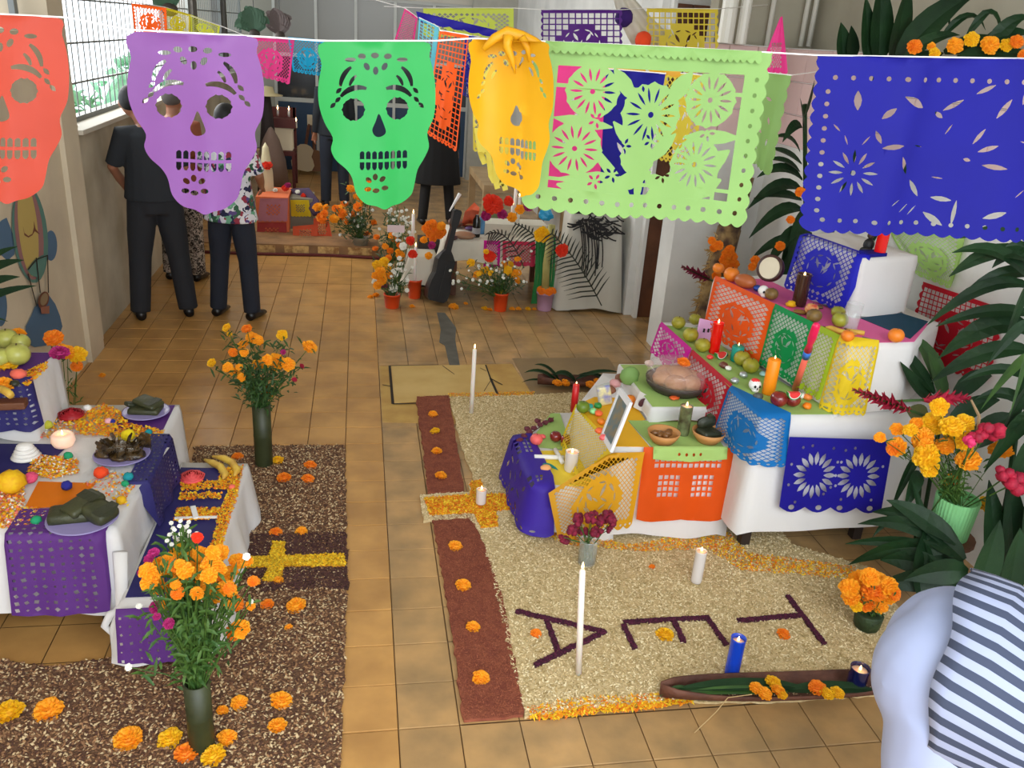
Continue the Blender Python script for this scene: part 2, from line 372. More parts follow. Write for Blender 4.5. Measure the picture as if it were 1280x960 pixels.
mural('painted_face', [(26, 282), (28, 291), (33, 295), (38, 292), (40, 284), (40, 276), (42, 286), (47, 292), (47, 293), (41, 289), (38, 294), (33, 297), (28, 294)], PBR)
mural('painted_skirt', [(31, 337), (40, 325), (50, 319), (56, 319), (55, 332), (50, 342), (44, 347), (36, 344)], PG)
for a, b in (((32, 342), (43, 383)), ((42, 322), (47, 366)), ((56, 320), (57, 366)), ((31, 337), (42, 324)), ((42, 324), (56, 319))):
    d = Vector((b[0]-a[0], b[1]-a[1])).normalized(); n = Vector((-d.y, d.x))*.7
    mural('painted_rope', [(a[0]-n.x, a[1]-n.y), (b[0]-n.x, b[1]-n.y), (b[0]+n.x, b[1]+n.y), (a[0]+n.x, a[1]+n.y)], CR)
mural('painted_basket', ovalpx(50, 375, 6.5, 11, tilt=.3), PBR); mural('painted_basket', [(46, 384), (57, 382), (57, 392), (47, 392)], mat('mural rust', (150, 96, 74), .85))
mural('painted_basket', ovalpx(50, 374, 4.5, 8, tilt=.3), mat('mural tan', (140, 118, 88), .85))
# foliage outside the left windows
for k, (y0, z0, r) in enumerate(((7.0, .35, .7), (9.0, .3, .75), (11.5, .5, .8))):
    mb = MB()
    for i in range(160):
        a = rng.uniform(0, 2*PI); b = rng.uniform(0, PI); c_ = V(-3.4, y0*1.25, z0) + V(math.cos(a)*math.sin(b)*.5, math.sin(a)*math.sin(b)*r, math.cos(b)*r)
        mb.leaf(arc(c_, c_ + V(rng.uniform(-.2, .2), rng.uniform(-.2, .2), rng.uniform(-.1, .2)), .02, 3), [.02, .06, .05, .003])
    mb.ell((-3.4, y0*1.25, z0), (.42, r*.85, r*.85), 12, 8, jit=.08)
    setp(mb.build('shrub', mat('sunlit shrub', (170, 214, 176), .6, rgb2=(130, 190, 150), scale=6, trans=.3)), ['pale green shrub outside the window, nearest the pillar', 'pale green shrub outside the window, behind the man in black', 'pale green shrub outside the window, farthest along the wall'][k], 'shrub')
# ================================================================ TABLES AND CLOTHS
def cloth(name, label, poly, zt, zb, m=CLOTH, flare=.03, rip=.018, nrip=9, res=.03, group=None, cat='tablecloth', z_add=.004, seed=1, legs=None):
    """poly: counter-clockwise corners; zb: bottom height per edge (or one value)"""
    r = random.Random(seed); n = len(poly); zb = zb if isinstance(zb, (list, tuple)) else [zb]*n
    pts = []
    for i in range(n):
        a = Vector(poly[i]).to_2d(); b = Vector(poly[(i+1) % n]).to_2d(); L = (b-a).length; d = (b-a)/L; nn = Vector((d.y, -d.x))
        k = max(2, int(L/res))
        for j in range(k):
            t = j/k; p = a.lerp(b, t)
            pn = (Vector(poly[i-1]).to_2d()); pd = (a-pn).normalized(); pnn = Vector((pd.y, -pd.x))
            if j == 0: no = (nn+pnn).normalized(); zz = max(zb[i], zb[i-1]) if abs(zb[i]-zb[i-1]) > .3 else (zb[i]+zb[i-1])/2 - .02
            else: no = nn; zz = zb[i]
            pts.append((p, no, zz))
    m_ = len(pts); R = 7; vs = []; fs = []; ph = [r.uniform(0, 6.28) for _ in range(3)]
    cx = sum(p[0].x for p in pts)/m_; cy = sum(p[0].y for p in pts)/m_
    vs.append((cx, cy, zt+z_add))
    for p, no, zz in pts: vs.append((p.x*.5+cx*.5, p.y*.5+cy*.5, zt+z_add))
    for p, no, zz in pts: vs.append((p.x-no.x*.006, p.y-no.y*.006, zt+z_add))
    for j in range(R):
        t = (j+.6)/(R-.4)
        for i, (p, no, zz) in enumerate(pts):
            u = i/m_*2*PI
            w_ = rip*(t**.8)*(math.sin(u*nrip+ph[0]) + .5*math.sin(u*nrip*2.3+ph[1]) + .7)
            o = no*(.004 + flare*t + w_ - .004)
            h = zt - (zt-zz)*t
            if j == R-1: h += .012*math.sin(u*nrip*.7+ph[2])
            vs.append((p.x+o.x, p.y+o.y, max(h, .006)))
    for i in range(m_):
        k = (i+1) % m_; fs.append((0, 1+i, 1+k))
        for j in range(R+1): fs.append((1+j*m_+i, 1+(j+1)*m_+i, 1+(j+1)*m_+k, 1+j*m_+k))
    mb = MB(); mb.add(vs, fs); o = mb.build(name, m, smooth=True)
    return setp(o, label, cat, group)
def table(label, poly, zt, m=WOOD, th=.03, leg=.022, inset=.05, name='table', group=None, cat='table'):
    cx = sum(p[0] for p in poly)/len(poly); cy = sum(p[1] for p in poly)/len(poly)
    t = T(name, label, cat, (cx, cy, 0), group)
    ins = [(cx+(x-cx)*.985, cy+(y-cy)*.985) for x, y in poly]
    MB().prism(ins, zt-th, zt-.002).build('tabletop', m, t)
    for x, y in poly:
        d = Vector((cx-x, cy-y)).normalized(); lx, ly = x+d.x*inset*1.4, y+d.y*inset*1.4
        MB().box(lx-leg, lx+leg, ly-leg, ly+leg, 0, zt-th).build('leg', m, t)
    return t
DW = mat('dark table wood', (46, 34, 28), .6)
# right altar: three stepped levels
A2 = [(1.66, 2.98), (2.42, 3.02), (2.64, 3.2), (2.64, 4.2), (1.62, 4.2)]
table('dark wooden table under the large white cloth of the right altar', [(1.70, 3.02), (2.36, 3.05), (2.66, 4.1), (1.68, 4.1)], .70, DW)
cloth('tablecloth', 'white cloth on the right altar hanging behind the small dark blue paper', A2, .70, [.15, .15, .3, .5, .15], flare=.03, rip=.007, nrip=5, seed=3)
A3 = [(2.00, 3.0), (2.30, 3.02), (2.62, 3.30), (2.55, 4.16), (1.80, 4.0)]
setp(MB().prism([(2.02, 3.03), (2.28, 3.05), (2.58, 3.32), (2.52, 4.12), (1.83, 3.96)], .705, 1.01).build('crate', DW), 'crate under the middle step of the right altar', 'crate')
cloth('tablecloth', 'white cloth over the middle step of the right altar, pink paper on top', A3, 1.015, [.712, .712, .715, .715, .712], flare=.006, rip=.004, nrip=4, seed=5)
A4 = [(2.20, 3.36), (2.53, 3.44), (2.46, 3.95), (2.12, 3.80)]
setp(MB().prism([(2.215, 3.38), (2.51, 3.45), (2.44, 3.92), (2.14, 3.79)], 1.025, 1.285).build('carton', mat('cardboard', (168, 132, 90), .8)), 'carton under the top step of the right altar', 'carton')
cloth('tablecloth', 'white cloth over the top step of the right altar beside the blue paper', A4, 1.29, 1.03, flare=.006, rip=.006, nrip=4, seed=6)
# low tables in front of the right altar
B1 = [(1.10, 3.17), (1.66, 3.14), (1.66, 4.0), (1.28, 4.05), (1.02, 3.6)]
table('low dark table of the right altar, behind the orange paper', [(1.14, 3.2), (1.62, 3.17), (1.62, 3.9), (1.15, 3.75)], .455, DW)
cloth('tablecloth', 'white cloth of the low table behind the hanging orange paper', B1, .46, .03, flare=.02, rip=.007, nrip=7, seed=8)
B2 = [(.78, 3.22), (1.12, 3.16), (1.14, 4.0), (1.02, 4.0), (.78, 3.7)]
table('lowest dark table of the right altar, left end', [(.82, 3.26), (1.08, 3.22), (1.1, 3.9), (.82, 3.66)], .245, DW, leg=.018)
cloth('tablecloth', 'white cloth of the lowest table behind the yellow and purple papers', B2, .25, .02, flare=.02, rip=.006, nrip=6, seed=9)
B3 = [(1.34, 3.42), (1.64, 3.42), (1.64, 3.98), (1.34, 3.98)]
setp(MB().prism([(1.35, 3.43), (1.63, 3.43), (1.63, 3.96), (1.35, 3.96)], .466, .535).build('box', mat('cardboard', (168, 132, 90), .8)), 'flat box under the bread tray', 'box')
cloth('tablecloth', 'white cloth on the flat box under the bread tray', B3, .54, .47, flare=.004, rip=.003, nrip=5, seed=11)
# left altar
C1 = [(-1.63, 2.62), (-.81, 2.62), (-.80, 3.68), (-1.63, 3.68)]
table('low wooden table of the left altar', [(-1.60, 2.68), (-.86, 2.68), (-.86, 3.6), (-1.60, 3.6)], .445, DW)
cloth('tablecloth', 'white cloth of the left altar behind the dotted purple runner', C1, .45, [.15, .10, .1, .2], flare=.02, rip=.010, nrip=8, seed=12)
C2 = [(-1.64, 3.33), (-1.29, 3.33), (-1.28, 3.68), (-1.64, 3.68)]
setp(MB().prism([(-1.62, 3.35), (-1.31, 3.35), (-1.31, 3.66), (-1.62, 3.66)], .455, .695).build('crate', DW), 'crate under the raised step of the left altar', 'crate')
cloth('tablecloth', 'white cloth on the raised step of the left altar under the apples', C2, .70, [.46, .46, .2, .5], flare=.012, rip=.006, nrip=6, seed=14)
C3 = [(-.80, 2.47), (-.52, 2.47), (-.49, 3.48), (-.78, 3.50)]
table('narrow low bench of the left altar', [(-.76, 2.54), (-.56, 2.54), (-.54, 3.40), (-.74, 3.42)], .245, DW, leg=.016, name='bench', cat='bench')
cloth('tablecloth', 'white cloth on the narrow low bench with bananas and marigold frame', C3, .25, [.06, .02, .02, .1], flare=.03, rip=.014, nrip=7, seed=15)
# knotted cloth tail at the corner of the left table
a = P(158, 765, .18)
mb = MB()
pts = [PY(*k) for k in ((150, 690, 2.6), (152, 730, 2.58), (150, 762, 2.56), (148, 785, 2.53), (152, 815, 2.5), (164, 846, 2.47))]
mb.tube(pts, [(.025, .012), (.022, .015), (.014, .012), (.03, .012), (.034, .012), (.03, .008)], 12)
mb.ell(pts[2], (.022, .02, .018), 12, 8)
mb.tube([pts[2], PY(138, 768, 2.55), PY(131, 782, 2.54), PY(142, 795, 2.53)], [.012, .016, .014, .006], 8)
setp(mb.build('knotted_cloth_end', CLOTH, smooth=True), 'knotted end of white cloth hanging at the corner of the left table', 'cloth')

# ================================================================ CUT PAPER
def circ(cx, cy, rx, ry=None, n=12, rot=0):
    ry = ry or rx; c, s = math.cos(rot), math.sin(rot)
    return [(cx + rx*math.cos(t)*c - ry*math.sin(t)*s, cy + rx*math.cos(t)*s + ry*math.sin(t)*c) for t in [2*PI*k/n for k in range(n)]]
def rect(x0, y0, x1, y1): return [(x0, y0), (x1, y0), (x1, y1), (x0, y1)]
def slit(cx, cy, ang, r0, r1, w_, n=4):
    c, s = math.cos(ang), math.sin(ang); up = []; dn = []
    for i in range(n+1):
        t = i/n; r = r0+(r1-r0)*t; h = w_*math.sin(PI*min(max(t, .02), .98))**.8
        up.append((cx+r*c-h*s, cy+r*s+h*c)); dn.append((cx+r*c+h*s, cy+r*s-h*c))
    return up + dn[::-1]
def scal(cx, cy, r, n=12, d=.12): return [(cx + r*(1+d*math.cos(k*PI))*math.cos(PI*k/n), cy + r*(1+d*math.cos(k*PI))*math.sin(PI*k/n)) for k in range(2*n)] if False else \
    [(cx + r*(1-d*abs(math.sin(t*n/2)) + d)*math.cos(t)*.97, cy + r*(1-d*abs(math.cos(t*n/2))+d)*math.sin(t)*.97) for t in [2*PI*k/(n*4) for k in range(n*4)]]
def arcband(cx, cy, r, a0, a1, w_, n=8):
    A = [a0+(a1-a0)*k/n for k in range(n+1)]
    W_ = [w_*(.35+.65*math.sin(PI*(.08+.84*k/n))) for k in range(n+1)]
    return [(cx+(r+W_[k])*math.cos(A[k]), cy+(r+W_[k])*math.sin(A[k])) for k in range(n+1)] + [(cx+(r-W_[k])*math.cos(A[k]), cy+(r-W_[k])*math.sin(A[k])) for k in range(n, -1, -1)]
def scalloped(W, H, nb, ns, d):
    p = [(0, 0), (W, 0)]
    if ns:
        for k in range(ns):
            for j in (1, 2, 3, 4): t = (k + j/4)/ns; p.append((W - (0 if j == 4 else 0) + d*(math.sin(PI*j/4)) - d, t*(H-d)))
    else: p.append((W, H-d))
    for k in range(nb):
        for j in range(1, 7): t = (k + j/6)/nb; p.append((W - (d if ns else 0) - t*(W-(2*d if ns else 0)), H - d + d*math.sin(PI*j/6)))
    if ns:
        for k in range(ns):
            for j in (1, 2, 3, 4):
                t = (k + j/4)/ns
                if t < .999: p.append((d - d*math.sin(PI*j/4), (1-t)*(H-d)))
    return p
def diamonds(x0, y0, x1, y1, s, keep=None, f=.36, square=False):
    out = []; j = 0; y = y0
    while y <= y1:
        x = x0 + (0 if (square or j % 2 == 0) else s/2)
        while x <= x1:
            if keep is None or keep(x, y):
                out.append((-1, [(x-s*f, y), (x, y-s*f), (x+s*f, y), (x, y+s*f)] if not square else rect(x-s*f, y-s*f, x+s*f, y+s*f)))
            x += s
        y += s/2 if not square else s; j += 1
    return out
def smooth_poly(pts, k=4):
    n = len(pts); out = []
    for i in range(n):
        p0, p1, p2, p3 = [Vector(pts[(i+j-1) % n]) for j in range(4)]
        for s in range(k):
            t = s/k; out.append(tuple(.5*((2*p1) + (p2-p0)*t + (2*p0-5*p1+4*p2-p3)*t*t + (3*p1-p0-3*p2+p3)*t**3)))
    return out
def cut_mesh(name, outer, ops, mapf, m, grid=10, W=1, H=1):
    vs = []; es = []
    def addp(poly):
        n = len(vs); vs.extend([Vector((float(a), float(b))) for a, b in poly]); k = len(poly)
        es.extend([(n+i, n+(i+1) % k) for i in range(k)])
    addp(outer)
    for s, p in ops: addp(p)
    for i in range(grid+1):
        for j in range(grid+1): vs.append(Vector((W*(i+.13)/grid*.98, H*(j+.17)/grid*.98)))
    V2, E2, F2, *_ = delaunay_2d_cdt(vs, es, [], 0, 1e-6)
    A = np.array([(p.x, p.y) for p in V2]); F = np.array([f for f in F2 if len(f) == 3]); C = A[F].mean(axis=1)
    keep = pip(C[:, 0], C[:, 1], outer)
    for s, p in ops:
        q_ = np.array(p); mn, mx = q_.min(0), q_.max(0)
        near = (C[:, 0] >= mn[0]) & (C[:, 0] <= mx[0]) & (C[:, 1] >= mn[1]) & (C[:, 1] <= mx[1])
        idx = np.nonzero(near)[0]
        if len(idx) == 0: continue
        ins = pip(C[idx, 0], C[idx, 1], p)
        if s < 0: keep[idx[ins]] = False
        else: keep[idx[ins]] |= pip(C[idx[ins], 0], C[idx[ins], 1], outer)
    F = F[keep]; used = np.unique(F); rm = -np.ones(len(A), int); rm[used] = np.arange(len(used))
    pts = [mapf(A[i, 0]/W, A[i, 1]/H) for i in used]
    mb = MB(); mb.add(pts, [tuple(f) for f in rm[F]]); o = mb.build(name, m, smooth=True); return o
def quadmap(tl, tr, bl, br, Y, wav=.012, k=3, ph=0, Yb=None, drop=True, yr=0):
    a, b = PY(*tl, Y), PY(*tr, Y+yr); c, d = PY(*bl, Yb or Y), PY(*br, (Yb or Y)+yr)
    def f(u, v):
        p = a*(1-u)*(1-v) + b*u*(1-v) + c*(1-u)*v + d*u*v
        return p + V(0, wav*(math.sin(u*k*PI+ph+v)*(.3+v) + .4*math.sin(u*k*2.7*PI+ph)*v), 0)
    return f
def drapemap(edge, drop, top=0, out=.012, inward=None, flare=.06, rip=.006, k=5):
    """edge polyline in world; v runs top-part then down"""
    E_ = [Vector(p) for p in edge]; L = [0]
    for i in range(len(E_)-1): L.append(L[-1] + (E_[i+1]-E_[i]).length)
    tot = top + drop; v0 = top/tot
    def f(u, v):
        s = min(max(u, 0), 1)*L[-1]; i = 0
        while i < len(L)-2 and s > L[i+1]: i += 1
        t = (s-L[i])/(L[i+1]-L[i]); p = E_[i].lerp(E_[i+1], t); d = (E_[i+1]-E_[i]).normalized(); n = Vector((d.y, -d.x, 0)).normalized()
        if len(E_) > 2:
            j = i if t < .5 else i+1
            if 0 < j < len(E_)-1:
                d1 = (E_[j]-E_[j-1]).normalized(); d2 = (E_[j+1]-E_[j]).normalized(); nb = (Vector((d1.y, -d1.x, 0)) + Vector((d2.y, -d2.x, 0))).normalized()
                w_ = max(0, 1-abs(s-L[j])/.08); n = (n*(1-w_) + nb*w_).normalized()
        if v < v0: return p - n*(v0-v)*tot + V(0, 0, .009)
        q_ = (v-v0)/(1-v0) if v0 < 1 else 0
        return p + n*(out*min(1, q_*12+.35) + flare*q_ + rip*math.sin(u*k*PI)*q_) + V(0, 0, .009 - drop*q_)
    return f
# patterns in centimetres
def pat_lattice(W, H, s=2.2, blob=True, top=3, seed=1, square=False, border=True, bottom=True, f=.39):
    r = random.Random(seed); ops = []
    bl = circ(W/2, H*.56, W*.26, H*.27, 24)
    ops += [(-1, slit(W/2+math.cos(t_)*W*.22, H*.56+math.sin(t_)*H*.22, t_+PI/2, -1.4, 1.4, .35)) for t_ in [k_*PI/5 for k_ in range(10)]]
    ops += diamonds(2.4, top, W-2.0, H-3.2, s, (lambda x, y: not ((x-W/2)/(W*.3))**2 + ((y-H*.56)/(H*.31))**2 < 1) if blob else None, f=f, square=square)
    if blob:
        for sx in (-1, 1): ops.append((-1, slit(W/2+sx*W*.08, H*.46, PI/2+sx*.5, -2.2, 2.2, .7)))
        for k in range(7): ops.append((-1, slit(W/2+r.uniform(-.2, .2)*W, H*.56+r.uniform(-.2, .2)*H, r.uniform(0, PI), -1.6, 1.6, .35)))
    if border: ops += [(-1, circ(x, H-1.6, .45, n=8)) for x in np.arange(2, W-1, 2.2)]
    return ops
def rosette(cx, cy, r, n=12, holes=True, w_=.5):
    o = [(-1, slit(cx, cy, 2*PI*k/n, r*.38, r*.86, w_)) for k in range(n)]
    if holes: o.append((-1, circ(cx, cy, r*.10, n=10)))
    return o
def pat_skull(W=29, H=43):
    # outline of the hanging skulls, from the green one (145 x 212 px)
    o = [(9, 1), (127, 1), (137, 20), (143, 42), (145, 66), (143, 92), (135, 112), (137, 130), (131, 145), (123, 160), (119, 180), (115, 194), (103, 205), (92, 208), (82, 212), (72, 207), (58, 203), (47, 190), (42, 170), (35, 158), (22, 146), (16, 133), (18, 118), (8, 100), (1, 78), (0, 55), (4, 30)]
    so = [o[0], o[1]] + smooth_poly(o, 4)[4*1+1:-0 or None]
    ops = []
    def pe(x, y, rx, ry, rot=0, n=10): ops.append((-1, circ(x, y, rx, ry, n, rot)))
    ops += [(-1, scal(43, 83, 13.5)), (-1, scal(97, 82, 13.5))]
    ops += [(-1, arcband(50, 84, 28, -2.5, -1.25, 3.4)), (-1, arcband(92, 84, 28, -1.9, -.65, 3.4))]
    ops += [(-1, arcband(56, 56, 29, -3.1, -2.15, 3.0)), (-1, arcband(58, 58, 20, -2.95, -2.2, 2.2)), (-1, arcband(86, 56, 29, -.99, -.04, 3.0)), (-1, arcband(84, 58, 20, -.94, -.2, 2.2))]
    for x, y, r_ in ((39, 23, 0), (103, 23, 0)): pe(x, y, 7, 2.6, r_)
    for x, y, a in ((53, 19, .1), (69, 18, 0), (85, 19, -.1), (59, 31, 1), (81, 31, -1), (70, 36, 1.57)): pe(x, y, 5, 3.4, a)
    for sx, x0 in ((1, 22), (-1, 123)):
        for k, (dx, dy) in enumerate(((3, 60), (2, 71), (-4, 78))): ops.append((-1, slit(x0+sx*dx, dy, -.8*sx + (0 if sx > 0 else PI), -4.5, 4.5, 2.6)))
    ops.append((-1, smooth_poly([(74, 88), (79, 98), (83, 110), (80, 115), (74, 117), (69, 115), (66, 108), (70, 98)], 3)))
    for k in range(8):
        x = 51 + k*7.6; ops.append((-1, [(x, 145), (x, 137), (x+2, 135), (x+4, 135), (x+5.6, 137), (x+5.6, 145)])); ops.append((-1, [(x, 149), (x+5.6, 149), (x+5.6, 156), (x+4, 159), (x+1.6, 159), (x, 156)]))
    for x, y, a in ((70, 182-14, 1.57), (62, 172, .8), (79, 171, -.8), (61, 184, 0), (71, 186, 0), (82, 183, 0)): pe(x, y, 4.4, 3.2, a)
    return so, ops
SK_O, SK_OPS = pat_skull()
SHEEN = .36
def skull(label, tl, tr, bl, br, Y, m, wav=.012, ph=0, k=2):
    o = cut_mesh('skull_banner', SK_O, SK_OPS, quadmap(tl, tr, bl, br, Y, wav, k, ph), m, 12, 145, 212)
    return setp(o, label, 'cut paper banner')
def banner(label, W, H, ops, mapf, m, outer=None, nb=10, ns=0, d=1.2, name='paper_banner', grid=12, group=None):
    return setp(cut_mesh(name, outer or scalloped(W, H, nb, ns, d), ops, mapf, m, grid, W, H), label, 'cut paper banner', group)
PO = paper_mat('coral', (196, 74, 54), .3); PPU = paper_mat('lilac', (138, 86, 156), .3); PGR = paper_mat('green', (48, 168, 82), .3)
PYO = paper_mat('golden', (228, 166, 24), .35); PLI = paper_mat('lime', (130, 168, 94), .5, .14); PBL = paper_mat('royal blue', (18, 17, 128), .65, .1)
PPI = paper_mat('hot pink', (232, 60, 140), .5); PCY = paper_mat('cyan', (20, 160, 205), .5); PLC = paper_mat('light cyan', (110, 205, 225), .5)
POR = paper_mat('orange', (250, 98, 16), .5); PYE = paper_mat('yellow', (244, 214, 40), .5); PDP = paper_mat('deep purple', (82, 28, 124), .5, .15)
PNV = paper_mat('navy', (22, 14, 140), .5, .12); PRE = paper_mat('red', (200, 22, 44), .5); PKG = paper_mat('kelly green', (0, 160, 84), .5); PMG = paper_mat('magenta', (216, 20, 160), .5)
PVI = paper_mat('violet', (64, 40, 160), .5, .15); PPY = paper_mat('pale yellow', (240, 226, 96), .5); PTB = paper_mat('table blue', (16, 120, 196), .5)
YB = 2.0
skull('coral red skull banner at the left edge of the picture', (-78, 12), (86, 20), (-86, 250), (84, 256), YB, PO, ph=1)
skull('lilac purple skull banner in front of the man in black', (158, 38), (330, 44), (160, 264), (330, 268), YB, PPU, ph=.4)
skull('bright green skull banner in the middle of the string', (398, 50), (545, 50), (397, 262), (544, 262), YB, PGR, ph=2)
# golden skull, folded and twisted
def fold(tl, tr, bl, br, Y):
    g = quadmap(tl, tr, bl, br, Y, .006, 2)
    def f(u, v):
        if u > .55: return g(.55 + (u-.55)*.75, v) + V(-(u-.55)*.05*(1-v), -(u-.55)*.22*(1-.4*v), .012*math.sin(v*5))
        return g(u, v) + V(0, .03*math.sin(u*6), 0)
    return f
setp(cut_mesh('skull_banner', SK_O, [o for o in SK_OPS[4:]], fold((586, 48), (704, 52), (585, 238), (700, 240), YB-.02), PYO, 12, 145, 212), 'golden yellow skull banner folded over on itself beside the lime banner', 'cut paper banner')
mb = MB(); pts = [PY(a, b, 1.97) for a, b in ((604, 62), (618, 48), (634, 41), (652, 46), (668, 52), (682, 58))]
mb.tube(pts, [(.006, .006), (.010, .008), (.014, .010), (.013, .009), (.010, .008), (.004, .004)], 10)
pts = [PY(a, b, 1.955) for a, b in ((636, 44), (634, 58), (640, 74), (644, 92))]; mb.tube(pts, [.012, .010, .007, .002], 9)
pts = [PY(a, b, 1.955) for a, b in ((652, 46), (660, 60), (662, 78))]; mb.tube(pts, [.009, .008, .002], 9)
setp(mb.build('twisted_paper', PYO, smooth=True), 'crumpled golden paper knot gathered on the string above the folded skull', 'paper')
# big lime flower banner
W, H = 57, 40; ops = []
cut = (-1, rect(6, 5, W-6, H-6)); ops.append(cut)
for (x, y, r) in ((14.5, 10.5, 6.2), (29, 15, 7.2), (43.5, 11, 6.2), (11.5, 24, 6.4), (42, 26, 6.4), (27, 25, 4.5)): ops.append((1, scal(x, y, r, 14, .08)))
for (x0, y0, a, L_, w_) in ((28, 38, -PI/2, 20, 1.4), (27, 36, -2.3, 20, 1.3), (29, 36, -.75, 18, 1.3), (14, 30, .3, 12, 2.6), (42, 31, PI-.3, 12, 2.6), (6, 17, .1, 14, 1.6), (52, 19, PI-.05, 14, 1.8), (20, 33, -.4, 12, 2.2), (38, 34, PI+.5, 10, 2.4), (8, 31.5, 0, 14, 1.6), (50, 22, 2.4, 10, 2.2), (20, 17, .8, 10, 1.6), (36, 19, 2.3, 10, 1.8), (49, 29, 2.6, 10, 2.4), (19, 5, .9, 9, 1.8), (38, 5, 2.2, 9, 2.2), (47, 33, PI, 16, 2.3), (8, 33, .1, 15, 2.4)):
    ops.append((1, slit(x0, y0, a, 0, L_, w_)))
ops += [(1, rect(5.5, 9, W-5.5, 9.9)), (1, rect(5.5, 31.2, W-5.5, 32.1))] + [(1, rect(x, 30, x+.9, H-5.8)) for x in (13, 18.5, 24, 32, 37, 42, 47)]
for (x, y, r) in ((14.5, 10.5, 6.2), (29, 15, 7.2), (43.5, 11, 6.2), (11.5, 24, 6.4), (42, 26, 6.4)):
    ops += rosette(x, y, r, 14, True, .32)
for (x, y) in ((16, 17), (21, 29.5), (34, 29), (30, 21), (44, 18.5), (23, 22.5), (17, 31.5), (37, 23), (26, 8)): ops += [(-1, slit(x, y, t_, .6, 2.0, .35)) for t_ in (0, 1.3, 2.6, 3.9, 5.2)]
for x in np.arange(4, W-3, 3.8): ops.append((-1, circ(x, H-3.4, .62, n=10)))
for y in np.arange(6, H-5, 3.4): ops += [(-1, circ(2.9, y, .55, n=10)), (-1, circ(W-2.9, y, .55, n=10))]
banner('large lime green banner of cut flowers in the middle of the string', W, H, ops, quadmap((668, 52), (966, 66), (652, 262), (930, 284), YB, .01, 3, .5), PLI, nb=17, ns=11, d=.9, grid=14)
setp(cut_mesh('banner_fringe', scalloped(57, 3, 30, 0, .8), [], quadmap((682, 51), (952, 64), (682, 66), (952, 80), YB-.012, .004, 9), PLI, 6, 57, 3), 'narrow pleated lime paper hem along the top of the lime banner', 'paper strip')
# royal blue banner
W, H = 62, 46; ops = []
ops += rosette(11.5, 29.5, 7, 12, True, .42)
ops += [(-1, circ(x, 5.5, .62, n=10)) for x in np.arange(5, W-2, 4.4)] + [(-1, circ(x, H-3.6, .62, n=10)) for x in np.arange(5, W-2, 4.2)] + [(-1, circ(3.6, y, .6, n=10)) for y in np.arange(9, H-4, 3.1)]
for (x, y, a, l, w_) in ((11, 11, 1.5, 3, 1.6), (19, 14, -.7, 2.6, 1.3), (25, 11, .45, 3.8, 1.6), (36, 11.5, -.5, 3.6, 1), (32.5, 14, .6, 1.6, 1), (44, 7.5, -.45, 3.2, .9), (49, 12, 2.2, 3.6, 1.1), (43.5, 19, 2.2, 3, .8),
                         (46, 22, -.35, 3.2, 1.0), (48, 26.5, .1, 3.8, 1.1), (17, 20, 1.1, 2.2, 1), (20.5, 22.3, -.2, 3, 1.1), (24.2, 27, 1.1, 3.2, 1.2), (28.3, 33, 1.0, 3.2, 1.1), (35.5, 35.5, .1, 3.2, 1.1), (34, 41, .6, 3.6, 1.4), (39, 39, 1.7, 4.2, .9), (49, 39, -.35, 3.6, 1.3),
                         (34, 30, .1, 1.7, .35), (28, 22, .2, 1.3, .3), (35.5, 17.5, -1, 1.9, .35), (41, 25, .2, 1.2, .8), (23, 37, -.5, 2, .3), (26, 38.5, -.8, 2, .3), (28.5, 39, -.9, 2, .3), (6.5, 18, .8, 1.5, .4), (9, 21, 1.2, 1.6, .35), (14, 21, -.9, 1.8, .35), (55, 20, .2, 1.5, .3), (55, 33, -.7, 2, .3), (54, 9, 1.8, 2.4, .8)):
    ops.append((-1, slit(x, y, a, -l*.8, l*.8, w_*.62)))
def fblue(u, v):
    p = quadmap((1022, 68), (1322, 74), (998, 288), (1296, 304), YB, .01, 3, 2.2)(u, v)
    return p + V(0, -.018*math.exp(-((u-.42+.12*v)/.05)**2), 0)
banner('large royal blue banner at the right end of the string', W, H, ops, fblue, PBL, nb=16, ns=13, d=.9, grid=20)
setp(MB().tube([PY(a, b, YB) for a, b in ((-90, 12), (-10, 17), (86, 22), (160, 37), (330, 46), (400, 51), (545, 51), (590, 48), (660, 50), (683, 52), (820, 58), (952, 65), (1022, 69), (1330, 74))], .0018, 5).build('string', mat('white string', (235, 232, 228), .7)), 'thin white string carrying the skull banners across the room', 'string')
# green roller hem on tops (paper folded over the string)
# banners farther back
def latt(label, W, H, m, corners, Y, s=2.2, square=False, ph=0, blob=True, seed=1, nb=8, ns=0, wav=.01, top=3, yr=0, Yb=None, group=None):
    return banner(label, W, H, pat_lattice(W, H, s, blob, top, seed, square), quadmap(*corners, Y, wav, 3, ph, Yb, yr=yr), m, nb=nb, ns=ns, d=1, group=group)
latt('bright orange cut banner near the window, left of the olive one', 30, 26, POR, ((164, 4), (208, 10), (168, 46), (210, 50)), 4.3, 2.6, ph=1)
latt('olive yellow cut banner strung by the window', 34, 24, paper_mat('olive yellow', (206, 190, 30), .5), ((206, 9), (238, 18), (206, 40), (238, 44)), 4.5, 2.4)
latt('pale yellow green banner strung by the window next to the pipe', 34, 22, paper_mat('acid yellow', (208, 212, 60), .5), ((238, 18), (275, 32), (238, 42), (273, 50)), 4.7, 2.6)
latt('hot pink cut banner between the purple and green skulls', 36, 30, PPI, ((308, 46), (368, 50), (312, 92), (362, 106)), 4.6, 2.4, seed=3)
latt('cyan cut banner beside the green skull', 28, 28, PCY, ((360, 46), (406, 50), (366, 90), (404, 96)), 4.6, 2.4, seed=4)
latt('small grey green cut banner partly behind the green skull', 20, 24, paper_mat('grey green', (110, 120, 104), .5), ((407, 51), (424, 51), (402, 98), (416, 102)), 4.7, 2.6)
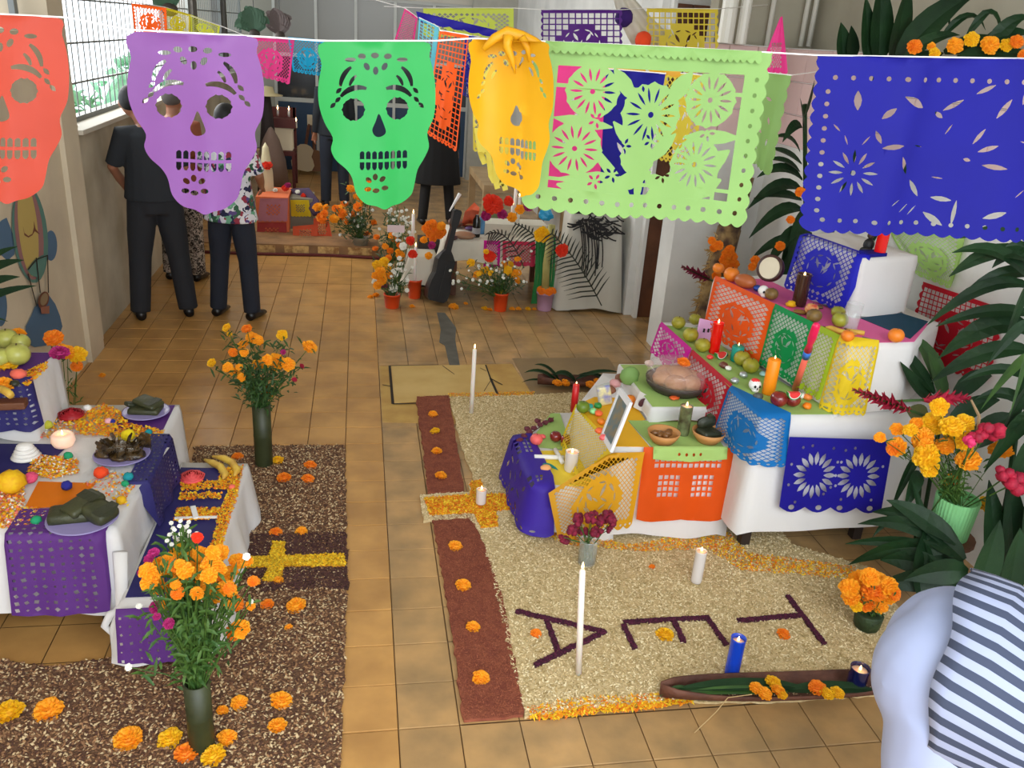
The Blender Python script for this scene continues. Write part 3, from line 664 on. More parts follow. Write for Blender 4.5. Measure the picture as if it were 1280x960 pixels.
latt('pink narrow banner at the left end of the rising string', 18, 36, PPI, ((506, 10), (522, 22), (492, 54), (516, 64)), 4.2, 2.6, blob=False)
latt('light cyan narrow banner hanging edge on', 16, 46, PLC, ((524, 22), (549, 34), (520, 80), (540, 105)), 3.6, 3, square=True, blob=False)
latt('vivid orange long banner hanging at a slant beside the golden skull', 24, 60, paper_mat('vivid orange', (252, 100, 36), .45), ((550, 38), (586, 44), (530, 166), (570, 190)), 3.0, 2.8, square=True, seed=7)
latt('dark blue narrow banner behind the vivid orange one', 16, 50, PNV, ((582, 44), (600, 46), (576, 118), (592, 126)), 3.2, 3, seed=9)
banner('blue paper rolled along the rising string', 40, 6, [], quadmap((520, 14), (622, 38), (524, 28), (616, 47), 3.6, .01, Yb=3.6), PNV, nb=5)
latt('pale yellow shredded banner under the golden skull', 24, 50, PPY, ((590, 48), (640, 52), (592, 190), (636, 200)), 2.9, 3, seed=5)
mb = MB()
for (x0, x1, x2, y1) in ((596, 600, 606, 205), (603, 610, 618, 228), (612, 622, 626, 228), (622, 618, 622, 236), (632, 628, 632, 238), (634, 632, 626, 232), (598, 606, 616, 200), (612, 608, 600, 190)):
    mb.leaf([PY(x0, 160, 2.9), PY(x1, 190, 2.88), PY((x1+x2)/2, y1-8, 2.9), PY(x2, y1, 2.9)], [.009, .008, .01, .009], up=(0, -1, 0), fold=0)
setp(mb.build('paper_strips', PPY), 'torn pale yellow paper strips dangling below the golden skull', 'paper')
latt('lime yellow banner high behind the string, between green skull and golden skull', 40, 18, paper_mat('lime yellow', (200, 214, 84), .5), ((529, 10), (642, 10), (529, 46), (642, 48)), 5.5, 2.4, top=4, seed=13)
latt('dark purple banner high behind the lime banner', 38, 30, PDP, ((676, 12), (778, 12), (676, 84), (778, 86)), 5.2, 3, True, seed=11, ns=8)
latt('mustard yellow banner high beside the white pipes', 36, 30, paper_mat('mustard', (222, 200, 64), .5), ((808, 10), (898, 11), (808, 90), (898, 92)), 5.3, 2.8, True, seed=12, ns=8)
banner('pink banner seen through the left of the lime banner', 30, 50, [(-1, circ(12, 14, 1.6)), (-1, slit(16, 20, .4, -2, 2, .6)), (-1, slit(10, 30, 1, -3, 3, .8))], quadmap((690, 72), (758, 76), (676, 238), (748, 250), 2.6, .008), PPI, nb=6)
banner('dark blue banner seen through the middle of the lime banner', 20, 50, [(-1, slit(8, 30, 1, -3, 3, .8))], quadmap((758, 86), (832, 92), (746, 246), (800, 252), 2.75, .01), PBL, nb=5)
banner('golden yellow strip seen through the top of the lime banner', 40, 6, [(-1, circ(12, 3, .7)), (-1, circ(26, 3, .9))], quadmap((732, 78), (850, 84), (734, 90), (850, 97), 2.9, .006), PYO, nb=8)
banner('mustard banner seen through the right of the lime banner', 26, 40, pat_lattice(26, 40, 3, seed=4), quadmap((832, 90), (880, 94), (820, 200), (868, 210), 3.2, .01), paper_mat('mustard', (222, 200, 64), .5))
banner('pink triangular banner between the lime and the blue banners', 20, 30, diamonds(4, 14, 16, 26, 2.4), quadmap((975, 22), (978, 20), (948, 92), (984, 93), 3.6, .008), PPI, nb=5)
banner('lime banner hanging edge on beside the large lime one', 24, 46, [(-1, slit(x, y, a_, -1.8, 1.8, .8)) for x, y, a_ in ((6, 8, 1), (14, 12, .3), (8, 18, 2), (16, 22, 1.2), (10, 28, .5), (17, 32, 1.8), (8, 36, 1))], quadmap((930, 88), (990, 94), (930, 196), (962, 222), 3.3, .01), PLI, nb=5, ns=7)
setp(MB().tube([PY(470, 0, 4.6), PY(506, 10, 4.2), PY(522, 22, 4.2), PY(524, 22, 3.6), PY(549, 34, 3.6), PY(550, 38, 3.0), PY(586, 44, 3.0), PY(582, 44, 3.2), PY(600, 46, 3.2), PY(590, 48, 2.9), PY(640, 52, 2.9), PY(690, 72, 2.6), PY(758, 76, 2.6), PY(758, 86, 2.75), PY(832, 92, 2.75), PY(832, 90, 3.2), PY(880, 94, 3.2), PY(930, 88, 3.3), PY(990, 94, 3.3), PX(1060, 84, 2.77)], .002, 4).build('string', MATS['white string']), 'string rising to the left behind the green skull', 'string')
setp(MB().tube([PY(150, 0, 4.2), PY(206, 9, 4.5), PY(275, 32, 4.7), PY(310, 46, 4.6), PY(406, 50, 4.6), PY(440, 52, 4.8)], .002, 4).build('string', MATS['white string']), 'string by the window carrying orange, olive and cyan banners', 'string')
setp(MB().tube([PY(480, 8, 5.6), PY(529, 10, 5.5), PY(642, 10, 5.5), PY(676, 12, 5.2), PY(778, 12, 5.2), PY(808, 10, 5.3), PY(898, 11, 5.3), PY(960, 6, 5.7)], .002, 4).build('string', MATS['white string']), 'high string behind carrying the dark purple and mustard banners', 'string')
# ---- papers on the right altar
z2 = .712
run = lambda a, b: [Vector((a[0], a[1], 0)), Vector((b[0], b[1], 0))]
def E3(z, *pts): return [Vector((x, y, z)) for x, y in pts]
def onedge(label, m, W, H, edge, drop, ops=None, **k):
    nb = k.pop('nb', 7); seed = k.pop('seed', 1); s_ = k.pop('s', 2.0)*1.25; blob = k.pop('blob', True); square = k.pop('square', False); top_ = k.pop('ptop', 3)
    return banner(label, W, H, ops if ops is not None else pat_lattice(W, H, s_, blob, top_, seed, square), drapemap(edge, drop, **k), m, nb=nb, d=1)
onedge('magenta paper hanging at the far end of the right altar', PMG, 24, 20, E3(z2, (1.62, 4.16), (1.635, 3.74)), .17, out=.014, flare=.035, seed=2)
onedge('red paper hanging beside the bread tray', PRE, 30, 24, E3(z2, (1.635, 3.73), (1.655, 3.28)), .24, out=.014, flare=.035, seed=3)
onedge('sky blue paper wrapped around the corner of the right altar', PTB, 34, 30, E3(z2, (1.65, 3.27), (1.66, 2.98), (1.78, 2.98)), .23, out=.022, flare=.035, seed=4, s=1.7, nb=9)
# small dark blue paper on the cloth front
W, H = 34, 22; ops = rosette(10, 11, 8, 16, False, .75) + rosette(24.5, 11, 8, 16, False, .75)
ops += [(-1, circ(x, y, .45, n=8)) for x, y in ((5, 3), (8, 2.4), (15, 3), (17, 7), (18.2, 7), (17, 11), (18, 11), (19, 3.5), (22, 2.8), (2, 8), (2, 14), (32, 8), (5, 19), (16, 14.5), (14, 16.5), (30, 18), (20, 18), (17.5, 14))]
ops += [(-1, circ(x, H-1.5, 1.0, .75, n=10)) for x in (4, 13, 20, 30)]
bpl = lambda u, v: PY(987+(1117-987)*u + (973-987)*v*(1-u) + (1101-1117)*v*u, 546+4*u + (94 - 2*u)*v, 2.925 - .012*v)
banner('small dark blue paper with two cut rosettes on the altar cloth front', W, H, ops, lambda u, v: bpl(u, v), PNV, nb=4, d=1.6, grid=8)
onedge('orange paper hanging on the left side of the middle step', POR, 26, 32, E3(1.025, (1.805, 3.98), (1.905, 3.50)), .30, out=.012, seed=6, flare=.02, nb=6)
onedge('kelly green paper hanging on the side of the middle step', PKG, 26, 32, E3(1.027, (1.905, 3.50), (1.955, 3.22)), .30, out=.014, seed=7, flare=.02)
onedge('yellow green lattice paper on the side of the middle step', paper_mat('yellow green', (170, 200, 40), .5), 14, 32, E3(1.029, (1.955, 3.22), (1.985, 3.06)), .30, out=.016, seed=8, blob=False, s=1.7, flare=.02)
onedge('bright yellow paper wrapped around the corner of the middle step', PYE, 24, 32, E3(1.031, (1.985, 3.06), (2.0, 3.0), (2.12, 3.0)), .33, out=.016, seed=9, s=1.9, flare=.02)
onedge('royal blue lattice paper on the left side of the top step', paper_mat('ultramarine', (28, 30, 190), .5, .15), 30, 28, E3(1.297, (2.12, 3.79), (2.20, 3.365)), .27, top=.05, out=.012, seed=10, flare=.03, s=1.8)
# flat papers on the steps (runner, pink top)
def flat(label, m, poly, z, t=.0015, name='paper_sheet', cat='paper'):
    return setp(MB().prism(poly, z, z+t).build(name, m), label, cat)
PRUN = paper_mat('runner lime', (172, 206, 116), .6, .1)
flat('lime green paper runner along the edge of the right altar', PRUN, [(1.645, 2.985), (2.02, 2.985), (2.02, 3.0), (1.93, 3.3), (1.84, 3.7), (1.80, 4.1), (1.625, 4.14)], .7065)
flat('pink paper covering the middle step of the right altar', paper_mat('dull pink', (240, 108, 170), .6, .1), [(2.0, 3.005), (2.31, 3.03), (2.55, 3.28), (2.2, 3.34), (2.11, 3.8), (2.08, 3.98), (1.81, 3.96)], 1.021)
flat('dark teal paper lying behind the glass on the middle step', paper_mat('dark teal', (14, 74, 104), .5), [(2.31, 3.06), (2.56, 3.3), (2.5, 3.42), (2.24, 3.34)], 1.0235)
# wall papers
def wallmap(tl, tr, bl, br, x=2.755):
    a, b, c, d = PX(*tl, x), PX(*tr, x), PX(*bl, x), PX(*br, x)
    return lambda u, v: a*(1-u)*(1-v)+b*u*(1-v)+c*(1-u)*v+d*u*v + V(-.01*math.sin(v*4+u*3)-.005, 0, 0)
banner('crimson lattice paper pinned on the white wall behind the leaves', 34, 30, pat_lattice(34, 30, 1.9, True, 2.4, 15, True), wallmap((1155, 352), (1256, 386), (1134, 446), (1236, 482)), PRE, nb=10, ns=9)
banner('pale lime paper pinned on the white wall above the crimson one', 30, 26, pat_lattice(30, 26, 1.9, True, 2.4, 16), wallmap((1108, 280), (1208, 296), (1146, 345), (1190, 362)), paper_mat('pale lime', (186, 226, 130), .6), nb=5)
# ---- papers on the low tables
zl = .468
onedge('orange paper hanging in front of the low table with clay bowls', paper_mat('burnt orange', (240, 92, 14), .5), 30, 24, E3(zl, (1.225, 3.155), (1.64, 3.14)), .36, out=.014, seed=17, square=True, flare=.028, s=1.8, nb=2, ops=[(-1, rect(4+1.9*i, 3+1.9*j, 5.3+1.9*i, 4.3+1.9*j)) for i in range(12) for j in range(7) if j < 2 or (2 < j and i in (1, 2, 3, 4, 7, 8, 9, 10))])
onedge('lime paper flap folded over the top of the hanging orange paper', PRUN, 26, 6, E3(.476, (1.265, 3.150), (1.605, 3.138)), .065, out=.022, flare=.006, nb=1, ops=[(-1, circ(x, 3, .5, .8, 6)) for x in (9, 11.5, 14, 16.5)])
flat('lime paper runner under the clay bowls', PRUN, [(1.27, 3.14), (1.60, 3.13), (1.62, 3.42), (1.24, 3.44)], .4685)
# golden front paper, its top edge rises from the lowest table to the low table
ga, gb = P(680, 603, .262), P(800, 556, .47)
gc_, gd = P(690, 655, .06), P(786, 653, .12)
gp = [ga, ga.lerp(gb, .5) + V(0, 0, -.0), gb]
def fgold(u, v):
    t = ga.lerp(gb, u); t.z = .262 + .207*min(1, u/.62); t.y = 3.155 - .02*u
    b = gc_.lerp(gd, u); b.y = 3.09
    return t.lerp(b, v) + V(0, -.012*math.sin(u*9)*v - .015, 0)
banner('golden paper hanging in front of the lowest table', 34, 26, pat_lattice(34, 26, 1.7, True, 2.5, 18), fgold, PYO, nb=8)
def fstep(u, v):   # lattice paper falling from the low table to the lowest one
    a = Vector((1.05, 3.62, .475)).lerp(Vector((1.115, 3.15, .475)), u); b = Vector((.99, 3.62, .262)).lerp(Vector((.965, 3.17, .262)), u)
    return a.lerp(b, v) + V(-.02, 0, .01*math.sin(v*PI))
banner('yellow lattice paper sloping down to the lowest table', 34, 20, pat_lattice(34, 20, 1.6, False, 2, 19), fstep, PYE, nb=8)
onedge('violet paper hanging over the left end of the lowest table', PVI, 30, 26, E3(.262, (.775, 3.72), (.775, 3.215), (.86, 3.21)), .23, top=.07, out=.03, flare=.05, ops=[(-1, slit(x, y, a_, -1.7, 1.7, .5)) for x, y, a_ in ((4, 9, 1.2), (7, 12, .6), (5, 16, 1.7), (9, 18, 1), (12, 9, 2), (14, 14, .8), (17, 10, 1.4), (19, 17, .4), (22, 12, 1.9), (11, 22, 1.2), (20, 22, .9), (15, 19, 2.2))] + [(-1, rect(x, y, x+1.3, y+1.1)) for x in (3, 5, 7, 9, 22, 24) for y in (2.5, 4.4, 6.2)] + [(-1, circ(x, 24, .45, n=8)) for x in range(3, 29, 2)])
flat('lime paper on the far edge of the lowest table', PRUN, [(.80, 3.60), (1.02, 3.55), (1.05, 3.98), (1.0, 3.98)], .2575)
flat('yellow paper lying on the lowest table under the glass candle', paper_mat('sheet yellow', (252, 222, 70), .6, .1), [(.80, 3.23), (1.04, 3.19), (1.03, 3.55), (.80, 3.55)], .2575)
flat('golden paper on the low table behind the picture frame', paper_mat('sheet golden', (250, 190, 40), .6, .1), [(1.10, 3.18), (1.26, 3.17), (1.24, 3.42), (1.33, 3.45), (1.33, 3.7), (1.15, 3.72), (1.03, 3.62)], .4665)
flat('lime paper spread around the bread tray', PRUN, [(1.345, 3.425), (1.635, 3.425), (1.635, 3.96), (1.345, 3.96)], .5455)
# ---- papers on the left altar
def dots(W, H, s, r=.5, seed=1, x0=2, y0=2):
    q_ = random.Random(seed); return [(-1, circ(x+q_.uniform(-.2, .2), y+q_.uniform(-.2, .2), r*q_.uniform(.6, 1.3), n=4, rot=q_.uniform(0, 1))) for x in np.arange(x0, W-1.2, s) for y in np.arange(y0, H-1.2, s)]
PAU = paper_mat('altar purple', (96, 50, 130), .55, .12); PAB = paper_mat('altar indigo', (50, 46, 108), .55, .12)
onedge('purple dotted paper runner hanging over the front of the left altar', PAU, 30, 50, E3(.462, (-1.155, 2.60), (-.845, 2.60)), .30, ops=dots(30, 50, 3.0, .8, 3), top=.16, out=.012, flare=.036, nb=1)
onedge('indigo dotted runner falling over the side of the left altar onto the bench', PAB, 40, 44, E3(.464, (-.785, 2.93), (-.780, 3.34)), .2, ops=dots(40, 44, 3.0, .7, 5), top=.07, out=.010, flare=.022, nb=3)
flat('indigo paper lying under the round glowing candle', PAB, [(-1.62, 3.0), (-1.2, 3.0), (-1.15, 3.28), (-1.62, 3.30)], .4575)
flat('purple paper under the far corner plate', PAU, [(-1.02, 3.4), (-.82, 3.4), (-.82, 3.66), (-1.02, 3.66)], .4575)
flat('bright orange paper sheet in the middle of the left altar', paper_mat('sheet orange', (250, 140, 20), .5), [P(a, b, .459).xy for a, b in ((30, 636), (95, 632), (120, 604), (48, 602))], .4585)
b_ = [P(a, b, .459) for a, b in ((96, 600), (165, 622), (212, 560), (150, 555))]
banner('white paper with dark dots beneath the plate of mole', 24, 24, dots(24, 24, 2.6, .5, 8), lambda u, v: (b_[3]*(1-u)*(1-v)+b_[2]*u*(1-v)+b_[0]*(1-u)*v+b_[1]*u*v) + V(0, 0, .002), paper_mat('plain white', (232, 232, 232), .6), nb=6)
flat('purple paper covering the raised step under the apples', PAU, [(-1.64, 3.335), (-1.30, 3.335), (-1.29, 3.66), (-1.64, 3.66)], .7065)
onedge('indigo dotted paper hanging in front of the raised step', PAB, 36, 24, E3(.712, (-1.65, 3.315), (-1.31, 3.315), (-1.285, 3.36)), .21, ops=dots(36, 24, 2.6, .6, 11), out=.012, flare=.02, nb=4)
flat('indigo paper on the bench inside the marigold border', PAB, [(-.78, 2.52), (-.53, 2.52), (-.51, 3.42), (-.77, 3.44)], .2575)
onedge('purple paper hanging over the near end of the bench', PAU, 26, 20, E3(.262, (-.79, 2.455), (-.56, 2.455)), .19, ops=dots(26, 20, 3.2, .6, 13), out=.035, flare=.03, nb=1)
# ================================================================ CARPETS OF SEED, CHAFF, SAWDUST AND PETALS
def pts_in(poly, n, seed=0):
    r = np.random.default_rng(seed); p = np.array([(a[0], a[1]) for a in poly]); mn, mx = p.min(0), p.max(0); out = np.zeros((0, 2))
    while len(out) < n:
        c = r.uniform(mn, mx, (n*2, 2)); out = np.vstack([out, c[pip(c[:, 0], c[:, 1], [tuple(q) for q in p])]])
    return out[:n]
def grains(pts, L, Wd, Hh, z=.004, zj=.008, seed=0, name='g', mats=None, tilt=.5, parent=None, cut=None):
    """many little spindle grains or flakes in one mesh"""
    r = np.random.default_rng(seed); n = len(pts); a = r.uniform(0, 2*PI, n); tl = r.uniform(-tilt, tilt, n)
    l = L*r.uniform(.6, 1.3, n); wd = Wd*r.uniform(.6, 1.3, n)
    dx = np.stack([np.cos(a)*np.cos(tl), np.sin(a)*np.cos(tl), np.sin(tl)], 1)*l[:, None]; sx = np.stack([-np.sin(a), np.cos(a), r.uniform(-.4, .4, n)], 1)*wd[:, None]
    up = np.zeros((n, 3)); up[:, 2] = Hh
    c = np.column_stack([pts, z + r.uniform(0, zj, n)])
    v = np.stack([c-dx, c+sx, c+dx, c-sx, c+up], 1).reshape(-1, 3)
    i = np.arange(n)[:, None]*5
    f = np.concatenate([i+np.array([[0, 1, 4]]), i+np.array([[1, 2, 4]]), i+np.array([[2, 3, 4]]), i+np.array([[3, 0, 4]])], 1).reshape(-1, 3)
    me = bpy.data.meshes.new(name); o0 = origin_of(parent) if parent else Vector((0, 0, 0)); v = v - np.array(o0)
    me.vertices.add(len(v)); me.vertices.foreach_set('co', v.ravel()); me.loops.add(len(f)*3); me.loops.foreach_set('vertex_index', f.ravel().astype(np.int32))
    me.polygons.add(len(f)); me.polygons.foreach_set('loop_start', np.arange(0, len(f)*3, 3, dtype=np.int32))
    for m in mats: me.materials.append(m)
    if len(mats) > 1: me.polygons.foreach_set('material_index', np.repeat(r.integers(0, len(mats), n), 4).astype(np.int32))
    me.update(); me.validate(); return link(name, me, parent)
def wob(poly, s=.03, amp=.006, seed=1):
    r = random.Random(seed); out = []; n = len(poly)
    for i in range(n):
        a = Vector(poly[i]).to_2d(); b = Vector(poly[(i+1) % n]).to_2d(); k = max(1, int((b-a).length/s))
        for j in range(k): p = a.lerp(b, j/k); out.append((p.x+r.uniform(-amp, amp), p.y+r.uniform(-amp, amp)))
    return out
G1 = mat('pale rice', (228, 206, 158), .7); G2 = mat('pale rice b', (242, 226, 184), .7); G3 = mat('pale rice c', (206, 180, 130), .7); G4 = mat('husk brown', (172, 148, 96), .8)
BEDR = mat('rice bed', (218, 196, 148), .85, rgb2=(200, 176, 128), scale=60, bump=.5, bscale=140)
ric = [P(a, b).xy for a, b in ((561, 498), (650, 496), (738, 492), (800, 500))] + [(1.95, 4.6), (1.98, 3.05), (2.25, 2.85), (2.2, 2.40)] + [P(a, b).xy for a, b in ((1135, 800), (1130, 868), (960, 880), (830, 878), (740, 886), (656, 898), (636, 820), (616, 725), (598, 660), (640, 640), (594, 606), (577, 560))]
def carpet(name, label, poly, h, bedm, n, L, Wd, Hh, gm, seed, cat='seed carpet', zj=.006, z=None, amp=.006):
    t = T(name, label, cat, (sum(p[0] for p in poly)/len(poly), sum(p[1] for p in poly)/len(poly), 0))
    w_ = wob(poly, .03, amp, seed); MB().prism(w_, .001, h).build('bed', bedm, t)['kind'] = 'stuff'
    g = grains(pts_in(w_, n, seed), L, Wd, Hh, h if z is None else z, zj, seed, 'grain', gm, parent=t); g['kind'] = 'stuff'
    return t
carpet('rice_carpet', 'large cream carpet of rice grains spread in front of the right altar', ric, .010, BEDR, 52000, .0078, .0030, .0032, [G1, G2, G3, G4], 1, zj=.006)
RD = mat('brick red sawdust', (152, 84, 58), .95, rgb2=(128, 64, 46), scale=22, bump=.6, bscale=160)
RG = [mat('red sawdust grain', (162, 92, 64), .95), mat('red sawdust grain dark', (126, 64, 46), .95)]
carpet('sawdust_strip', 'brick red sawdust strip, far half beyond the marigold cross', [P(a, b).xy for a, b in ((520, 498), (561, 496), (580, 618), (536, 618))], .012, RD, 5000, .006, .0012, .001, RG, 2, 'sawdust strip')
carpet('sawdust_strip', 'brick red sawdust strip, near half toward the viewer', [P(a, b).xy for a, b in ((540, 648), (587, 645), (604, 682), (625, 740), (640, 812), (656, 898), (578, 904), (568, 810), (556, 740))], .012, RD, 9000, .006, .0012, .001, RG, 3, 'sawdust strip')
# chaff carpet, left
CB = mat('chaff bed', (118, 86, 60), .95, rgb2=(104, 74, 54), scale=9, bump=.8, bscale=120)
CG = [mat('chaff pale', (212, 186, 144), .85), mat('chaff tan', (166, 126, 88), .9), mat('chaff brown', (112, 76, 52), .9), mat('chaff dark', (84, 54, 42), .9), mat('chaff mid', (138, 100, 70), .9)]
cha = [P(a, b).xy for a, b in ((242, 560), (431, 558), (434, 700), (430, 830), (424, 965), (420, 1010))] + [(-1.68, 1.7), (-1.68, 2.66)] + [P(a, b).xy for a, b in ((60, 836), (160, 822), (240, 820))] + [(-.52, 3.0), (-.50, 3.4), (-.80, 3.52), (-.84, 4.1)]
cha = cha
carpet('chaff_carpet', 'brown carpet of dry chaff around the left altar', cha, .009, CB, 42000, .0075, .004, .003, CG, 4, zj=.007)
CD = [mat('chaff purple brown', (76, 44, 44), .9), mat('chaff dark', (84, 54, 42), .9)]
dk = [P(a, b).xy for a, b in ((308, 672), (432, 668), (436, 738), (330, 742), (306, 730))]
carpet('chaff_band', 'dark band of purple brown chaff under the yellow petal cross', dk, .0125, mat('dark chaff bed', (62, 38, 34), .95), 5200, .007, .004, .003, CD, 5)
# petals
PT = [mat('petal yellow', (246, 190, 16), .7, trans=.15), mat('petal orange', (246, 156, 14), .7, trans=.15), mat('petal gold', (250, 214, 50), .7, trans=.15), mat('petal deep', (236, 120, 14), .7, trans=.15)]
PB_ = mat('petal bed', (226, 160, 22), .85, rgb2=(200, 128, 14), scale=60, bump=.6, bscale=120)
def petals(label, pxs, n, seed, h=.018, name='petal_cross', cat='petals', mats=PT, L=.008, wd=.0045, world=False, bed=True, z=None, z0=0):
    poly = pxs if world else [P(a, b, z0).xy for a, b in pxs]
    t = T(name, label, cat, (sum(p[0] for p in poly)/len(poly), sum(p[1] for p in poly)/len(poly), z0))
    w_ = wob(poly, .02, .004, seed)
    if bed: MB().prism(w_, z0+.001, z0+h).build('bed', PB_, t)['kind'] = 'stuff'
    g = grains(pts_in(w_, n, seed), L, wd, .002, z0+h if z is None else z, .006, seed, 'petal', mats, parent=t, tilt=.7); g['kind'] = 'stuff'; return t
petals('yellow petal cross laid on the dark chaff of the left carpet', [(308, 701), (338, 701), (340, 682), (357, 682), (356, 700), (430, 697), (432, 712), (356, 713), (350, 731), (327, 731), (336, 714), (304, 714)], 2300, 11, h=.02, mats=[PT[0], PT[2], mat('petal olive', (200, 160, 20), .7)])
petals('orange petal cross with its arm over the red sawdust strip', [(530, 627), (588, 623), (588, 606), (601, 604), (606, 622), (648, 622), (652, 640), (620, 642), (622, 662), (601, 664), (592, 645), (537, 648)], 3600, 12, h=.02)
carpet('rice_border', 'thin cream rice rim around the orange petal cross', [P(a, b).xy for a, b in ((524, 622), (588, 618), (584, 608), (604, 600), (612, 620), (656, 618), (656, 644), (626, 646), (624, 668), (598, 668), (586, 650), (530, 654))], .014, BEDR, 2600, .0052, .0022, .0025, [G1, G2], 6, zj=.004)
petals('loose orange petals along the near edge of the rice carpet', [(658, 888), (700, 878), (740, 874), (800, 872), (868, 862), (866, 880), (820, 888), (740, 894), (690, 902), (662, 900)], 1900, 13, h=.008, name='petal_border', bed=False, z=.006, L=.010, wd=.004)
petals('fine orange petals along the far edge of the rice carpet', [(561, 493), (668, 490), (668, 497), (561, 499)], 900, 14, name='petal_border', bed=False, z=.004, h=.004, L=.006, wd=.003)
petals('orange petals at the foot of the white table skirts', [(660, 650), (720, 672), (790, 684), (860, 670), (910, 668), (934, 694), (1010, 704), (1068, 712), (1068, 728), (1000, 722), (925, 716), (885, 690), (800, 692), (715, 686), (662, 664)], 3300, 15, name='petal_border', bed=False, z=.012, h=.01, L=.008, wd=.0035)
# letters in purple grain
LT = mat('purple seed', (78, 20, 48), .9, rgb2=(56, 12, 34), scale=90, bump=.6, bscale=200); LG = [mat('purple seed grain', (92, 26, 58), .9), mat('purple seed grain dark', (60, 14, 38), .9)]
def letter(label, strokes, seed):
    cx = P(*strokes[0][0]); t = T('seed_letter', label, 'letter', (cx.x, cx.y, .01)); P_ = []
    mb = MB()
    for a, b in strokes:
        a_, b_ = P(a[0], a[1], .012).xy, P(b[0], b[1], .012).xy; d = (b_-a_).normalized(); n = Vector((-d.y, d.x))*.0105
        poly = wob([a_-n, b_-n, b_+n, a_+n], .012, .002, seed); mb.prism(poly, .008, .021); P_.append(pts_in(poly, int(900*(b_-a_).length)+60, seed))
    mb.build('stroke', LT, t)['kind'] = 'stuff'
    grains(np.vstack(P_), .005, .003, .003, .02, .002, seed, 'grain', LG, parent=t)['kind'] = 'stuff'
letter('purple letter A of seeds around the foot of the tall candle', [((645, 765), (755, 791)), ((757, 790), (668, 833)), ((682, 773), (697, 815))], 21)
letter('purple letter E of seeds lying beside the blue candle', [((779, 782), (793, 812)), ((779, 779), (887, 773)), ((843, 778), (854, 804)), ((884, 774), (908, 808))], 22)
letter('purple letter T of seeds at the right, beyond the blue candle', [((921, 777), (1001, 770)), ((984, 746), (1030, 806))], 23)

# ================================================================ FLOWERS
def marigold_mesh(m, seed=1, layers=((13, .35, 1.0, .05, .22), (12, .28, .86, .16, .42), (10, .2, .66, .3, .6), (8, .1, .44, .42, .74), (5, .02, .22, .5, .82))):
    r = random.Random(seed); mb = MB()
    for n, r0, r1, z0, z1 in layers:
        o = r.uniform(0, 6)
        for k in range(n):
            a = o + 2*PI*k/n + r.uniform(-.08, .08); h = PI/n*1.25; R = r1*r.uniform(.88, 1.08); zz = z1*r.uniform(.88, 1.12)
            f = lambda an, rr, z: (rr*math.cos(an), rr*math.sin(an), z)
            mb.add([f(a-h*.5, r0, z0), f(a+h*.5, r0, z0), f(a+h, R*.93, zz), f(a+h*.35, R*1.03, zz-.06), f(a-h*.35, R*.97, zz+.05), f(a-h, R*.93, zz-.03)], [(0, 1, 2, 3), (0, 3, 4, 5)])
    mb.lathe([(.001, 0), (.42, .04), (.6, .3), (.3, .55), (.001, .6)], 8)
    return new_mesh('marigold', [tuple(p) for p in mb.v], mb.f, m)
MG = {'o': [marigold_mesh(MORG, s) for s in (1, 2)], 'd': [marigold_mesh(MDEEP, 3)], 'y': [marigold_mesh(MYEL, 4)],
      'm': [marigold_mesh(MAGEN, 5)], 'w': [marigold_mesh(WHITEF, 6)], 'r': [marigold_mesh(mat('orange red petals', (226, 52, 20), .7), 7)], 'c': [marigold_mesh(CRIM, 8)], 'p': [marigold_mesh(mat('coral petals', (240, 90, 84), .7), 9)]}
KN = {'o': 'orange', 'd': 'deep orange', 'y': 'yellow', 'm': 'magenta', 'w': 'white', 'r': 'orange red', 'c': 'crimson', 'p': 'coral'}
def flower(loc, r, kind='o', parent=None, nrm=(0, 0, 1), name='marigold', label=None, group=None, flat=1):
    me = random.choice(MG[kind]); p = Vector(loc) - (origin_of(parent) if parent else Vector((0, 0, 0)))
    o = link(name, me, parent, p); o.rotation_mode = 'QUATERNION'
    o.rotation_quaternion = Vector(nrm).to_track_quat('Z', 'Y') @ Quaternion((0, 0, 1), random.uniform(0, 6)); o.scale = (r, r, r*flat)
    if label: setp(o, label, 'flower', group)
    return o
def rpx(p, px): return (Vector(p)-EYE).length*px/FPX*1.0
def lay(lst, z, base, group, name='marigold', h=0):
    for e in lst:
        a, b, r, k, lab = e; p = P(a, b, z)
        flower(p, rpx(p, r)*1.02, k, name=name, label=lab, group=group, nrm=(random.uniform(-.25, .25), random.uniform(-.35, 0), 1))
lay([(541, 519, 6.5, 'o', 'orange marigold on the red strip, farthest from the viewer'), (544, 540, 6.5, 'y', 'golden marigold on the red strip, second from its far end'), (546, 565, 7, 'o', 'orange marigold on the red strip, third from its far end'), (551, 596, 8, 'o', 'orange marigold on the red strip just beyond the petal cross'),
     (569, 684, 9, 'o', 'orange marigold on the red strip just in front of the petal cross'), (579, 733, 10, 'o', 'orange marigold on the red strip level with the burgundy flowers vase'), (591, 785, 9, 'o', 'orange marigold on the red strip level with the letter A'), (601, 849, 11, 'o', 'orange marigold on the red strip, nearest the viewer')], .013, '', 'marigolds on the red sawdust strip')
lay([(670, 793, 7, 'd', 'small orange marigold beside the letter A'), (831, 795, 11, 'y', 'yellow marigold inside the letter E'), (979, 794, 8, 'd', 'small orange marigold beside the letter T'), (815, 709, 4, 'd', 'tiny orange flower near the skirt of the low table')], .013, '', 'marigolds on the rice carpet')
